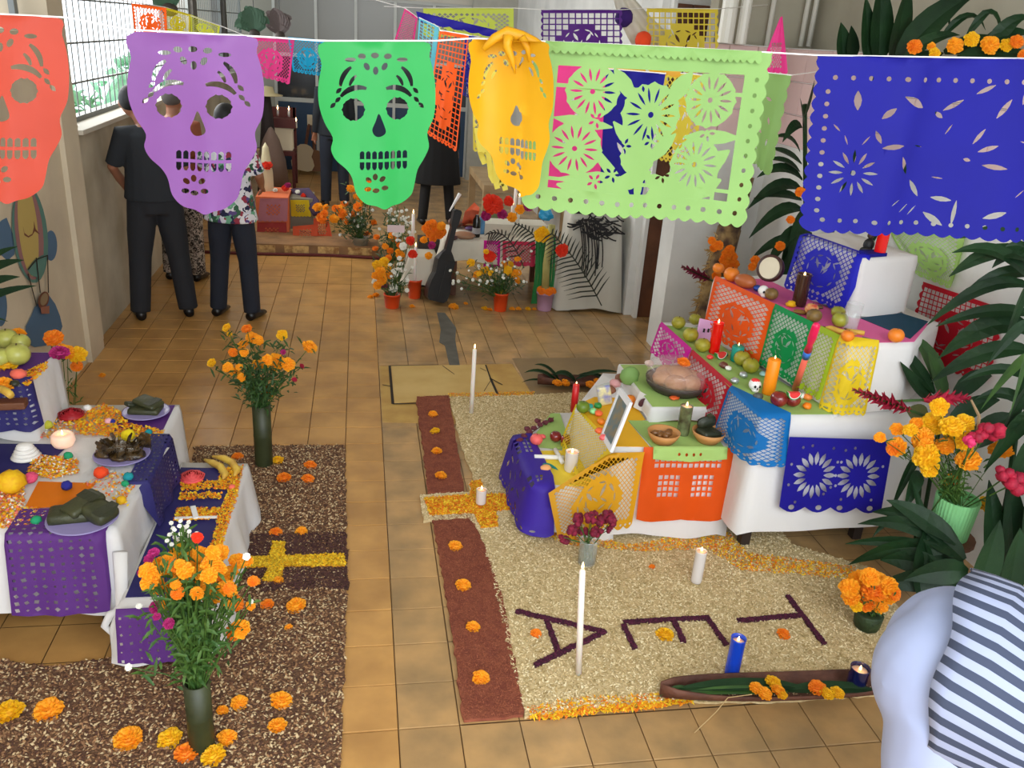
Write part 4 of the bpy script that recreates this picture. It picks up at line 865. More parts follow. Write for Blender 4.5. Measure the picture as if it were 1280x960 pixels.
lay([(297, 572, 7, 'd', 'deep orange marigold left of the far bamboo vase'), (347, 577, 8, 'y', 'yellow marigold at the foot of the far bamboo vase'), (355, 599, 9, 'd', 'orange marigold in front of the far bamboo vase'), (388, 583, 8, 'd', 'orange marigold right of the far bamboo vase, upper one'), (385, 600, 8, 'd', 'orange marigold right of the far bamboo vase, lower one'),
     (345, 667, 8, 'd', 'orange marigold above the yellow petal cross, left one'), (377, 666, 8, 'o', 'orange marigold above the yellow petal cross, right one'), (319, 729, 7, 'o', 'orange marigold left of the foot of the petal cross'), (348, 727, 7, 'o', 'orange marigold on the foot of the petal cross'), (334, 757, 8, 'd', 'deep orange marigold below the petal cross, left of the large one'), (370, 759, 12, 'o', 'large orange marigold below the petal cross'), (361, 785, 5, 'o', 'tiny orange marigold on the chaff below the large one'),
     (12, 893, 15, 'y', 'large yellow marigold on the chaff at the left edge'), (61, 890, 15, 'o', 'large orange marigold on the chaff beside the yellow one at the left edge'), (161, 926, 16, 'o', 'large orange marigold lying alone left of the near bamboo vase'), (213, 925, 13, 'y', 'yellow marigold left of the near bamboo vase'), (233, 943, 13, 'd', 'deep orange marigold touching the near bamboo vase on the left'), (267, 947, 14, 'y', 'yellow marigold in front of the near bamboo vase'), (284, 924, 11, 'o', 'orange marigold right of the near bamboo vase foot'), (299, 880, 10, 'o', 'orange marigold on the chaff right of the near bamboo vase'), (278, 889, 7, 'o', 'small orange marigold close behind the near bamboo vase'), (351, 878, 13, 'o', 'orange marigold near the right edge of the chaff carpet'), (347, 909, 11, 'o', 'orange marigold near the bottom right of the chaff carpet'),
     (128, 470, 4, 'o', 'tiny marigold lying alone on the tiles by the left wall')], .012, '', 'marigolds on the chaff carpet')
def bouquet(label, base, heads, spread=.05, foln=260, fol=FOL, name='flower_bouquet', stem=None, Y=None, fr=.03, low=.25, cat='bouquet', vary=.12, seed=1, foll=.035):
    """heads: (px,py,r_px,kind); all near depth Y; stems meet at base"""
    r = random.Random(seed); base = Vector(base); t = T(name, label, cat, base); Y = Y or base.y; ends = []
    for h in heads:
        a, b, rp, k = h[:4]; y = Y + r.uniform(-vary, vary) if len(h) < 5 else h[4]
        p = PY(a, b, y); ends.append((p, rpx(p, rp), k))
    st = MB(); fo = MB()
    for p, rr, k in ends:
        s = base + V(r.uniform(-spread, spread)*.4, r.uniform(-spread, spread)*.4, -.02)
        mid = s.lerp(p, .5) + V(0, 0, .25*(p-s).length*.25)
        n = (p-mid).normalized()
        st.tube([s, mid, p-n*rr*.2], [.0022, .002, .0016], 4)
        vdir = (EYE-p).normalized(); nn = (n*.45 + vdir*.75 + V(r.uniform(-.35, .35), r.uniform(-.3, .3), r.uniform(-.2, .35))).normalized()
        flower(p, rr*1.16, k, t, nn, name='marigold' if k in 'oyd' else 'flower_head')
    for i in range(foln):
        p, rr, k = r.choice(ends); s = base
        u = low + (.93-low)*r.random(); c = s.lerp(p, u) + V(0, 0, .25*(p-s).length*.25*4*u*(1-u)) + V(r.uniform(-fr, fr), r.uniform(-fr, fr), r.uniform(-fr, fr))
        d = V(r.uniform(-1, 1), r.uniform(-1, 1), r.uniform(-.5, .9)).normalized()*foll*r.uniform(.5, 1.2)
        wd = foll*.11; fo.leaf([c, c+d*.5+V(0, 0, .004), c+d], [wd*.5, wd, .0004], up=(r.uniform(-.4, .4), -.5, .8), fold=.2)
    st.build('stems', FOL, t)['kind'] = 'stuff'
    if foln: fo.build('foliage', fol, t)['kind'] = 'stuff'
    return t
BAM = mat('dark green bamboo', (58, 64, 34), .5, rgb2=(42, 48, 26), scale=10)
# near left vase
vb = P(253, 933, .01); rv = .037
def bamboo(label, base, r, h, m=BAM):
    t = T('bamboo_vase', label, 'vase', base); b = Vector(base)
    MB().lathe([(r*.98, 0), (r, .004), (r, h*.48), (r*1.03, h*.5), (r, h*.52), (r*1.02, h), (r*.86, h), (r*.84, h-.04), (.001, h-.05)], 20, b).build('stalk', m, t, smooth=True); return t
bamboo('near dark green bamboo vase holding the large marigold bouquet', vb, .038, .255)
vt = vb + V(0, 0, .25)
hs = [(192, 692, 6, 'm'), (186, 700, 5, 'm'), (176, 716, 4, 'm'), (184, 736, 4, 'm'), (196, 759, 7, 'm'), (212, 780, 6, 'm'), (196, 771, 4, 'm'), (236, 822, 5, 'm'), (185, 714, 9, 'o'), (187, 728, 9, 'o'), (200, 737, 7, 'o'), (212, 702, 9, 'o'), (222, 694, 9, 'o'), (240, 700, 10, 'o'), (207, 712, 8, 'o'), (265, 706, 11, 'o'), (275, 692, 10, 'o'), (297, 702, 9, 'o'), (309, 703, 7, 'o'), (214, 735, 8, 'o'), (215, 752, 10, 'o'), (232, 714, 9, 'o'), (239, 730, 11, 'o'), (228, 734, 9, 'o'), (251, 716, 9, 'o'), (262, 720, 9, 'o'), (280, 722, 10, 'o'), (283, 737, 11, 'o'), (262, 745, 12, 'o'), (293, 755, 9, 'd'), (301, 786, 10, 'o'), (290, 792, 8, 'd'), (316, 727, 6, 'd'), (230, 686, 9, 'y'), (250, 692, 8, 'o'), (288, 716, 8, 'o'), (200, 704, 7, 'o'), (222, 742, 7, 'd'), (274, 712, 8, 'o'), (246, 742, 7, 'o'), (256, 694, 5, 'w'), (308, 696, 4, 'w')]
hs += [(random.Random(k).gauss(225, 9), random.Random(k+50).gauss(664, 8), 2.2, 'w') for k in range(22)]
hs += [(random.Random(k+9).gauss(248, 30), random.Random(k+99).gauss(718, 20), random.Random(k).uniform(5, 8), random.Random(k).choice('oood')) for k in range(24)]
hs += [(161, 852-18, 3.5, 'w'), (174, 758, 3, 'w'), (314, 752, 2.5, 'w'), (247, 672, 6, 'r')]
bouquet('large bouquet of orange marigolds and magenta buds in the near bamboo vase', vt, hs, foln=1000, Y=vb.y, seed=3, fr=.035, low=.12, foll=.045)
# far left vase
vb2 = P(330, 580, .01); bamboo('far dark green bamboo vase standing at the far end of the chaff carpet', vb2, .044, .33)
hs = [(284, 410, 5, 'y'), (287, 418, 3, 'y'), (309, 412, 6, 'd'), (315, 423, 7, 'o'), (323, 426, 6, 'o'), (304, 432, 6, 'o'), (305, 441, 5, 'o'), (291, 441, 5, 'd'), (353, 419, 6, 'y'), (386, 435, 9, 'o'), (265, 454, 5, 'y'), (285, 460, 6, 'o'), (294, 466, 6, 'o'), (302, 472, 5, 'o'), (322, 457, 7, 'o'), (344, 453, 10, 'o'), (334, 450, 6, 'o'), (360, 456, 8, 'o'), (299, 459, 4, 'o'), (326, 479, 6, 'd'), (332, 490, 8, 'd'), (354, 440, 3, 'm'), (377, 458, 3, 'c'), (368, 475, 3, 'c')]
bouquet('looser marigold bouquet in the far bamboo vase', vb2 + V(0, 0, .32), hs, foln=680, fol=mat('darker foliage', (46, 76, 34), .6, rgb2=(60, 92, 42), scale=30, trans=.2), Y=vb2.y, seed=5, fr=.05, low=.08, foll=.05)

# ================================================================ CANDLES
def flame(p, h, parent, r=.005):
    MB().lathe([(.001, 0), (r*.8, h*.15), (r, h*.32), (r*.6, h*.65), (.0006, h)], 10, p).build('flame', FLAME, parent, smooth=True)
def taper(label, b, r, h, m=WAX, lit=True, name='taper_candle', tilt=(0, 0), group=None, fh=.026):
    b = Vector(b); t = T(name, label, 'candle', b, group); top = b + V(tilt[0], tilt[1], h)
    mb = MB(); mb.tube([b, b.lerp(top, .5), top.lerp(b, .015), top], [r, r, r*.96, r*.6], 14, fwd=(0, 1, 0)); mb.build('wax', m, t, smooth=True)
    wk = MB().tube([top, top+V(0, 0, .008)], .0009, 5).build('wick', DARK, t)
    if lit: flame(top + V(0, 0, .004), fh, wk, max(.0035, fh*.19))
    return t
def glassc(label, b, r, h, gm, wm=WAX, fill=.8, name='glass_candle', lit=True, wall=True, cat='candle'):
    b = Vector(b); t = T(name, label, cat, b)
    MB().lathe([(r*.88, 0), (r*.96, .004), (r, h*.1), (r, h*.97), (r*1.02, h), (r*.95, h), (r*.93, h*.96), (r*.92, h*.1), (.001, .008)], 22, b).build('glass', gm, t, smooth=True)
    MB().lathe([(.001, .009), (r*.9, .009), (r*.9, h*fill-.002), (r*.8, h*fill), (.001, h*fill)], 20, b).build('wax', wm, t, smooth=True)
    wk = MB().tube([b+V(0, 0, h*fill), b+V(0, 0, h*fill+.01)], .001, 5).build('wick', DARK, t)
    if lit: flame(b + V(0, 0, h*fill+.003), .02, wk, .0045)
    return t
BLG = mat('blue glass', (24, 70, 200), .15, coat=.6, alpha=1); WGL = mat('milky glass', (222, 216, 212), .15, coat=.6); NVG = mat('navy glass', (16, 20, 74), .15, coat=.6); WWX = mat('glowing wax', (252, 200, 170), .5, sub=.4)
b = P(723, 842, .012); ht = (PY(728, 712, b.y).z - .012); taper('tall white taper candle standing in the letter A, nearest the viewer', b, .0115, ht, tilt=(PY(728, 712, b.y).x-b.x, 0))
b = P(589, 516, .012); taper('tall white taper candle at the far left of the rice carpet', b, .0125, PY(591, 436, b.y).z-.012)
b = P(914, 843, .012); glassc('tall blue glass candle beside the letter E', b, .027, .165, BLG, WWX, .9)
b = P(870, 727, .012); glassc('tall clear white candle before the low table skirt', b, .024, .155, WGL, WWX, .97)
b = P(601, 629, .03); glassc('small white candle glass on the orange petal cross', b, .025, .075, WGL, WWX, .97)
b = P(1068, 862, .02); glassc('short navy glass candle in the near wooden spathe', b, .034, .10, NVG, WWX, .86)
# ================================================================ VASES AND POTS ON THE FLOOR
b = P(733, 704, .012); t = T('glass_jar', 'clear glass jar with burgundy flowers by the golden paper', 'vase', b)
MB().lathe([(.036, 0), (.04, .006), (.041, .11), (.043, .125), (.039, .125), (.038, .01), (.001, .008)], 22, b).build('glass', GLASS, t, smooth=True)
mb = MB(); mb.lathe([(.001, .009), (.036, .009), (.036, .08), (.001, .08)], 18, b); mb.build('water', mat('murky water', (150, 150, 110), .1, alpha=.35), t, smooth=True)
def cocks(mb, c, r, seed):
    q_ = random.Random(seed)
    for k in range(9): mb.ell(Vector(c) + V(q_.uniform(-1, 1), q_.uniform(-1, 1), q_.uniform(-.6, .7))*r*.55, r*q_.uniform(.35, .55), 8, 6, jit=.18)
t = T('flower_bouquet', 'burgundy cockscomb flowers in the clear jar', 'bouquet', b + V(0, 0, .02)); bb = b
for k, (a, c, r) in enumerate(((722, 653, 9), (738, 648, 9), (752, 651, 10), (764, 650, 9), (760, 643, 8), (716, 662, 8), (730, 665, 8), (745, 664, 9), (708, 674, 8), (702, 671, 5), (741, 642, 6), (762, 662, 6), (724, 645, 7))):
    p = PY(a, c, bb.y + random.uniform(-.04, .04)); mb = MB(); cocks(mb, p, rpx(p, r), k); mb.build('flower_head', mat('burgundy bloom', (142, 22, 56), .8, rgb2=(96, 12, 40), scale=50, bump=.4), t, smooth=True)
    MB().tube([bb + V(random.uniform(-.02, .02), random.uniform(-.02, .02), .015), bb+V(random.uniform(-.02, .02), random.uniform(-.02, .02), .10), p], .0022, 5).build('stem', FOL, t)
b = P(1082, 784, .012); t = T('leaf_wrapped_pot', 'low pot wrapped in dark green leaf beside the bending person', 'pot', b)
MB().lathe([(.04, 0), (.05, .01), (.056, .07), (.052, .075), (.001, .06)], 10, b, sq=1).build('wrap', mat('leaf wrap', (46, 66, 34), .6, rgb2=(30, 48, 24), scale=20, bump=.4), t, smooth=True)
hs = [(a, c, r, k) for a, c, r, k in ((1062, 735, 10, 'o'), (1074, 726, 11, 'o'), (1087, 722, 10, 'o'), (1098, 727, 10, 'o'), (1110, 733, 10, 'o'), (1064, 748, 9, 'o'), (1078, 742, 11, 'o'), (1092, 740, 12, 'd'), (1107, 745, 11, 'o'), (1082, 754, 9, 'd'), (1098, 757, 9, 'o'), (1116, 741, 8, 'd'), (1070, 758, 6, 'y'))]
bouquet('dense orange marigolds in the leaf wrapped pot', b+V(0, 0, .07), hs, foln=60, Y=b.y, vary=.05, seed=8)
# spathes (woody boats) with leaves and marigolds
SP = mat('dry spathe wood', (108, 66, 48), .7, rgb2=(78, 44, 32), scale=12, bump=.5, bscale=40); SPI = mat('spathe inside', (150, 110, 76), .7, rgb2=(120, 80, 54), scale=8)
def spathe(label, a, b, w_, h, z=.012):
    a, b = Vector(a), Vector(b); t = T('wooden_spathe', label, 'tray', a.lerp(b, .5)); d = (b-a).normalized(); sd = V(-d.y, d.x, 0); vs = []; fs = []; n = 18; K = 9
    for i in range(n+1):
        u = i/n; ww = w_*(max(0, 1-abs(2*u-1)**2.6))**.6*.5 + .004; hh = h*(.75+.5*abs(2*u-1)**2)
        for k in range(K):
            an = PI*k/(K-1); vs.append(a.lerp(b, u) + sd*(-math.cos(an)*ww) + V(0, 0, z + hh*(1-math.sin(an)**.7)+.003))
    for i in range(n):
        for k in range(K-1): fs.append((i*K+k, i*K+k+1, (i+1)*K+k+1, (i+1)*K+k))
    mb = MB(); mb.add(vs, fs); o = mb.build('shell', SP, t, smooth=True); s = o.modifiers.new('s', 'SOLIDIFY'); s.thickness = .006; s.offset = 1
    return t
A_, B_ = P(828, 882, .0), P(1150, 884, .0); B_ = V(2.0, A_.y-.06, 0)
spathe('near long brown spathe along the edge of the rice carpet', A_ + V(0, .03, 0), B_ + V(0, .05, 0), .11, .045)
spathe('far brown spathe beyond the right altar', P(672, 482), P(800, 484) + V(.12, 0, 0), .12, .05)
def leafthing(label, a, b, y0, y1, wd, sag=.02, m=LEAF, up=(0, -.3, 1), name='leaf', cat='leaf', fold=.25):
    mb = MB(); mb.leaf(arc(PY(*a, y0), PY(*b, y1), sag), [wd*k for k in LW], up=up, fold=fold); return setp(mb.build(name, m), label, cat)
ya = A_.y
def leafz(label, a, b, z0, z1, wd, sag, m=LEAF):
    mb = MB(); mb.leaf(arc(P(*a, z0), P(*b, z1), sag, 10), [wd*k for k in (.2, .6, .85, .95, 1, 1, .95, .85, .65, .4, .05)], up=(0, -.2, 1)); setp(mb.build('leaf', m), label, 'leaf')
leafz('upper long green leaf lying in the near spathe', (1000, 858), (842, 862), .062, .05, .026, .012)
leafz('lower long green leaf lying in the near spathe', (985, 865), (852, 867), .060, .05, .018, .010, LEAF2)
leafz('dark leaf in the near spathe beside the navy candle', (1090, 862), (972, 864), .055, .055, .026, .01)
leafz('curled leaf tip left of the near spathe', (860, 860), (824, 871), .05, .02, .007, .02, LEAF2)
lay([(945, 862, 9, 'o', 'marigold in the near spathe, leftmost of its pile'), (955, 868, 9, 'o', 'marigold in the near spathe, low in its left pile'), (966, 855, 10, 'y', 'golden marigold on top of the left pile in the near spathe'), (972, 865, 9, 'o', 'marigold in the near spathe, right end of the left pile'), (978, 870, 6, 'y', 'small golden marigold at the rim of the near spathe'),
     (1021, 861, 10, 'd', 'deep orange marigold in the right pile of the near spathe'), (1033, 868, 8, 'y', 'golden marigold in the middle of the right pile of the near spathe'), (1046, 867, 8, 'y', 'golden marigold next to the navy candle')], .066, '', 'marigolds in the near spathe')
yb = P(700, 484).y
for k, (a, c, w_, s) in enumerate((((700, 482), (655, 466), .022, .05), ((700, 478), (668, 456), .02, .04), ((720, 474), (776, 466), .02, .03), ((690, 482), (652, 478), .012, .03), ((720, 478), (690, 470), .03, .04), ((760, 476), (720, 470), .02, .03))):
    leafthing(['leaf of the far spathe pointing left', 'leaf tip of the far spathe rising highest', 'leaf of the far spathe pointing to the altar', 'narrow lowest leaf tip left of the far spathe', 'broad leaf lying in the middle of the far spathe', 'leaf behind the marigolds of the far spathe'][k], a, c, yb+.05, yb+.05, w_, s)
lay([(696, 480, 7, 'o', 'marigold at the left in the far spathe'), (706, 480, 7, 'o', 'second marigold from the left in the far spathe'), (738, 482, 7, 'o', 'marigold right of the middle of the far spathe'), (747, 478, 6, 'o', 'marigold at the right in the far spathe')], .04, '', 'marigolds in the far spathe')
t = setp(MB().tube([P(868, 916, .004), P(895, 890, .03), P(910, 872, .06), P(940, 868, .07)], .0018, 5).build('dry_stalk', mat('dry straw', (190, 160, 110), .7)), 'dry thin stalk leaning on the near spathe', 'stalk')
# ================================================================ OFFERINGS
def fruit(label, a, b, z, rp, m, name, sq=.92, cat='fruit', group=None, stem=True, dimple=True):
    p = P(a, b, z); r = rpx(p, rp); c = p + V(0, 0, 0)
    t = T(name, label, cat, (p.x, p.y, z), group)
    prof = [(r*math.sin(k*PI/10)*(1.0), r*sq*(1-math.cos(k*PI/10)) - (r*.12*max(0, (k-8)/2) if dimple else 0)) for k in range(11)]; prof[0] = (.0005, r*.05); prof[-1] = (.0005, prof[-1][1])
    MB().lathe(prof, 18, (p.x, p.y, z+.001)).build('flesh', m, t, smooth=True)
    if stem: MB().tube([(p.x, p.y, z+prof[-1][1]-.002), (p.x+.002, p.y, z+prof[-1][1]+r*.18)], r*.06, 5).build('stem', mat('fruit stem', (90, 70, 40), .8), t)
    return t
GUA = mat('yellow green citrus', (170, 160, 46), .45, rgb2=(146, 140, 40), scale=40, bump=.15, bscale=200); APP = mat('dark red apple', (112, 24, 28), .22, rgb2=(140, 46, 36), scale=25, coat=.3)
ORA = mat('orange fruit', (232, 128, 30), .45, bump=.12, bscale=220); PEAR = mat('green pear', (160, 164, 50), .4, rgb2=(140, 136, 44), scale=30); GAP = mat('pale green apple', (188, 190, 96), .35, rgb2=(170, 170, 80), scale=20); KIW = mat('brown fruit', (132, 104, 50), .5, rgb2=(110, 84, 44), scale=40); LIM = mat('green lime', (100, 128, 34), .4)
z2 = .7085
g = 'citrus on the right altar'
for a, b, r, lab in ((847, 411, 8.5, 'yellow green citrus at the far left corner of the right altar'), (862, 427, 9.5, 'yellow green citrus beside the small picture card'), (877, 440, 9.5, 'yellow green citrus, third along the green runner'), (868, 406, 7.5, 'citrus half hidden behind the small picture card'), (937, 466, 10, 'front citrus of the cluster near the orange candle'), (926, 457, 10, 'left citrus of the cluster near the orange candle'), (951, 458, 9, 'right citrus of the cluster near the orange candle'), (939, 452, 8, 'rear orange tinted citrus of the cluster near the orange candle')): fruit(lab, a, b, z2, r, GUA, 'citrus', group=g)
fruit('dark red apple left, in front of the orange candle', 972, 508, z2, 10.5, APP, 'apple', group='red apples'); fruit('dark red apple right, beside the candy watermelon slice', 989, 508, z2, 9.5, APP, 'apple', group='red apples')
def pillar(label, a, b, z, r, h, m, name='pillar_candle', fl=True):
    p = P(a, b, z); t = T(name, label, 'candle', p); MB().lathe([(r*.94, 0), (r, .003), (r, h-.004), (r*.9, h), (r*.5, h-.004), (.001, h-.004)], 20, p).build('wax', m, t, smooth=True)
    wk = MB().tube([p+V(0, 0, h-.005), p+V(0, 0, h+.006)], .001, 5).build('wick', DARK, t)
    if fl: flame(p+V(0, 0, h+.002), .014, wk, .003)
pillar('thick orange candle on the right altar', 960, 492, z2, .028, .165, mat('orange wax', (250, 146, 12), .45, sub=.2))
pillar('short teal candle on the right altar', 920, 451, z2, .030, .078, mat('teal wax', (0, 150, 130), .45))
glassc('tall red glass candle in front of the orange paper', P(892, 441, z2), .027, .16, mat('red glass', (226, 16, 12), .15, coat=.5), mat('red wax', (240, 50, 30), .4), .96)
# small picture card
p = P(880, 425, z2); t = T('picture_card', 'small card with a pink arched top standing among the citrus', 'card', p)
R_ = Matrix.Rotation(-.35, 3, 'X') @ Matrix.Rotation(.2, 3, 'Y')
MB().bbox(p+V(0, 0, .05), (.09, .006, .115), .002, R_).build('panel', mat('lilac card', (216, 168, 214), .5), t)
MB().obox(p+V(0, -.006, .035), (.06, .003, .05), R_).build('picture', mat('meadow print', (120, 140, 96), .5, rgb2=(200, 204, 190), scale=60), t)
MB().obox(p+V(-.012, -.0085, .055), (.010, .002, .02), R_).obox(p+V(.012, -.0085, .055), (.010, .002, .02), R_).build('figures', DARK, t)
# sweets
RW = mat('watermelon candy red', (230, 60, 60), .4); WH = mat('sugar white', (238, 236, 232), .5); CG_ = mat('candy green', (40, 140, 60), .4)
def wedge(label, p, s, rz):
    t = T('candy_slice', label, 'sweet', p); R = Matrix.Rotation(rz, 3, 'Z')
    for nm, m, r0, r1 in (('red_flesh', RW, 0, .78), ('white_rind', WH, .78, .88), ('green_rind', CG_, .88, 1)):
        mb = MB(); n = 9; vs = []
        for z in (-.3, .3):
            for k in range(n+1):
                an = PI*k/n; vs += [Vector(p)+R @ V(r0*s*math.cos(an), z*s, s-r0*s*math.sin(an)), Vector(p)+R @ V(r1*s*math.cos(an), z*s, s-r1*s*math.sin(an))]
        m_ = 2*(n+1); fs = []
        for k in range(n):
            a = 2*k; fs += [(a, a+2, a+3, a+1), (m_+a, m_+a+1, m_+a+3, m_+a+2), (a+1, a+3, m_+a+3, m_+a+1)]
        fs += [(0, 1, m_+1, m_), (2*n, m_+2*n, m_+2*n+1, 2*n+1)]
        mb.add(vs, fs); mb.build(nm, m, t)
wedge('small sugar watermelon slice beside the teal candle', P(900, 449, z2), .034, .3); wedge('small sugar watermelon slice on top of the red apples', P(991, 499, z2+.05), .032, 0)
def skullfig(label, a, b, z, s, hat=None):
    p = P(a, b, z); t = T('sugar_skull', label, 'sugar skull', p); mb = MB(); mb.ell(p+V(0, 0, s*.95), (s*.8, s*.9, s*.8), 14, 10); mb.ell(p+V(0, -s*.35, s*.35), (s*.5, s*.5, s*.36), 12, 8); mb.build('skull', WH, t, smooth=True)
    for x in (-1, 1): MB().ell(p+V(x*s*.3, -s*.8, s*.95), (s*.19, s*.1, s*.2), 8, 6).build('eye_socket', DARK, t)
    MB().lathe([(s*.1, 0), (s*.07, .01)], 3, p+V(0, -s*.85, s*.55)).build('nose', DARK, t)
    if hat: MB().ell(p+V(0, 0, s*1.5), (s*.6, s*.6, s*.3), 10, 6).build('crest', hat, t, smooth=True)
skullfig('white sugar skull with red band beside the orange candle', 942, 489, z2, .034, RW); skullfig('white sugar skull behind the pear on the middle step', 1049, 383, 1.024, .032, DARK)
skullfig('white sugar skull beside the hand drum', 953, 371, 1.024, .032)
def cand(label, a, b, z, r, m, name='wrapped_sweet', cat='sweet', sq=(1, 1, .7), jit=.12):
    if a > 640 and r < .02: r *= 1.35
    p = P(a, b, z); mb = MB(); mb.ell(p+V(0, 0, r*sq[2]), (r*sq[0], r*sq[1], r*sq[2]), 10, 7, jit=jit); return setp(mb.build(name, m, smooth=True), label, cat)
for a, b, m, r, lab in ((910, 463, WH, .012, 'flat white sweet between teal candle and citrus'), (904, 460, mat('brown candy', (110, 60, 50), .4), .016, 'dark wrapped sweet beside the flat white one'), (947, 499, mat('grey candy', (80, 84, 76), .5), .016, 'grey round sweet on the green runner'), (929, 472, mat('silver foil', (190, 196, 200), .3, metal=.6), .015, 'silver wrapped sweet in front of the citrus'), (918, 479, mat('silver foil', (190, 196, 200), .3), .014, 'silver wrapped sweet nearest the sky blue paper'),
                       (953, 470, mat('pale cyan candy', (170, 214, 216), .4), .012, 'pale cyan sweet beside the orange candle'), (1001, 498, WH, .014, 'white sugar figure beside the apples'), (1009, 500, mat('candy orange', (246, 140, 60), .4), .015, 'orange sugar figure beside the apples'), (1008, 511, mat('candy tangerine', (244, 130, 20), .4), .015, 'small orange candy flower at the runner corner'), (905, 446, DARK, .014, 'black little figure beside the watermelon slice'), (887, 449, RW, .012, 'red paper scrap beside the tall red candle')): cand(lab, a, b, z2, r, m)
# toy wand leaning on the yellow paper
t = T('toy_wand', 'pink and orange toy wand leaning on the yellow paper', 'toy', P(994, 486, z2)); a = P(994, 486, z2+.01); b = PY(1021, 405, 2.93)
MB().tube([a, a.lerp(b, .52)], [.015, .013], 10).build('tube', mat('coral plastic', (240, 110, 90), .3), t, smooth=True)
MB().tube([a.lerp(b, .52), a.lerp(b, .62)], [.017, .017], 10).build('collar', mat('blue plastic', (60, 120, 210), .3), t, smooth=True)
MB().tube([a.lerp(b, .62), a.lerp(b, .72), a.lerp(b, .8), a.lerp(b, .98), b], [.017, .012, .018, .016, .006], 10).build('grip', mat('pink plastic', (236, 30, 90), .3), t, smooth=True)
# middle step
z3 = 1.0235
for a, b, r, m, nm, lab in ((913, 352, 9.5, ORA, 'mandarin', 'orange mandarin at the far corner of the middle step'), (897, 342, 7, ORA, 'mandarin', 'mandarin tucked by the tree trunk'), (963, 375, 8, KIW, 'guava', 'brown guava beside the white sugar skull'), (1048, 409, 9.5, PEAR, 'pear', 'green pear beside the drinking glass'), (1016, 403, 9, KIW, 'guava', 'brown guava in front of the red apple'), (1058, 427, 7.5, ORA, 'mandarin', 'mandarin at the front edge of the pink paper'), (1118, 428, 9, ORA, 'mandarin', 'mandarin at the right end of the middle step, among leaves'), (1013, 394, 8, mat('red yellow apple', (200, 60, 50), .35, rgb2=(236, 200, 120), scale=25), 'apple', 'red and yellow apple near the brown candle'), (1046, 398, 8, PEAR, 'pear', 'second green pear, behind the first')): fruit(lab, a, b, z3, r, m, nm)
p = P(930, 360, z3); mb = MB(); mb.ell(p+V(0, 0, .035), (.036, .06, .035), 14, 9, Matrix.Rotation(.6, 3, 'Z')); setp(mb.build('bread_roll', mat('glazed brown bread', (176, 96, 50), .4), smooth=True), 'glazed brown bread roll on the middle step', 'bread')
cand('white round sweet beside the bread roll', 922, 352, z3, .018, WH); cand('blue crumpled foil beside the hand drum', 946, 364, z3, .022, mat('blue foil', (50, 90, 190), .3, metal=.3))
# hand drum
p = PY(962, 335, 3.72); t = T('hand_drum', 'small hand drum with pale skin standing on the middle step', 'drum', p); R_ = V(-.85, -.62, .3).normalized().to_track_quat('Z', 'Y').to_matrix()
MB().lathe([(.055, -.045), (.064, -.03), (.066, .004), (.056, .008), (.052, -.002), (.001, -.002)], 24, p, R_).build('rim', mat('dark drum rim', (60, 30, 24), .4), t, smooth=True)
MB().lathe([(.001, .001), (.053, .001), (.053, .003), (.001, .003)], 24, p, R_).build('skin_head', mat('drum skin', (222, 212, 186), .6), t)
glassc('brown glass candle with label at the back of the middle step', P(998, 382, z3), .033, .155, mat('brown glass', (58, 34, 24), .2, coat=.5), WWX, .9)
t = T('drinking_glass', 'clear drinking glass on the middle step', 'glass', P(1062, 412, z3)); MB().lathe([(.028, 0), (.03, .003), (.036, .12), (.034, .12), (.028, .008), (.001, .008)], 22, P(1062, 412, z3)).build('tumbler', GLASS, t, smooth=True)
BAN = mat('ripe banana', (226, 190, 74), .5, rgb2=(196, 150, 60), scale=18)
def banana(label, pts, z, r=.017, m=BAN, group='bananas'):
    P_ = [P(a, b, z) + V(0, 0, r*.8) for a, b in pts]; t = T('banana', label, 'fruit', P(*pts[1], z), group); MB().tube(P_, [r*.35, r*.95, r, r*.9, r*.3][:len(P_)], 7).build('peel', m, t, smooth=True)
    MB().tube([P_[0], P_[0] + (P_[0]-P_[1]).normalized()*.014], [r*.34, r*.26], 6).build('stem', mat('banana tip', (90, 70, 30), .7), t)
banana('small banana at the front of the pink paper', ((1031, 412), (1038, 413), (1048, 417), (1060, 420), (1070, 421)), z3, .013); banana('spotted banana behind the mandarin', ((1058, 414), (1066, 417), (1074, 418), (1080, 419)), z3, .011)
cand('yellow marigold scrap on the pink paper', 988, 384, z3, .022, MYEL, 'marigold', 'flower', jit=.25); cand('brown dried peel beside the brown candle', 1000, 392, z3, .026, mat('dried peel', (150, 110, 50), .7), 'peel', 'peel', (1.3, 1, .3), .3); cand('dried leaf scrap right of the brown candle', 1022, 385, z3, .022, mat('dried leaf', (120, 96, 60), .8), 'dried_leaf', 'leaf', (1.4, 1, .3), .3)
t = T('spoon', 'metal spoon on the pink paper', 'spoon', P(1085, 423, z3)); MB().tube([P(1078, 421, z3+.004), P(1088, 424, z3+.004)], .003, 6).build('handle', mat('steel', (150, 150, 155), .3, metal=.8), t); MB().ell(P(1092, 425, z3+.006), (.016, .01, .004), 10, 6).build('bowl', MATS['steel'], t, smooth=True)
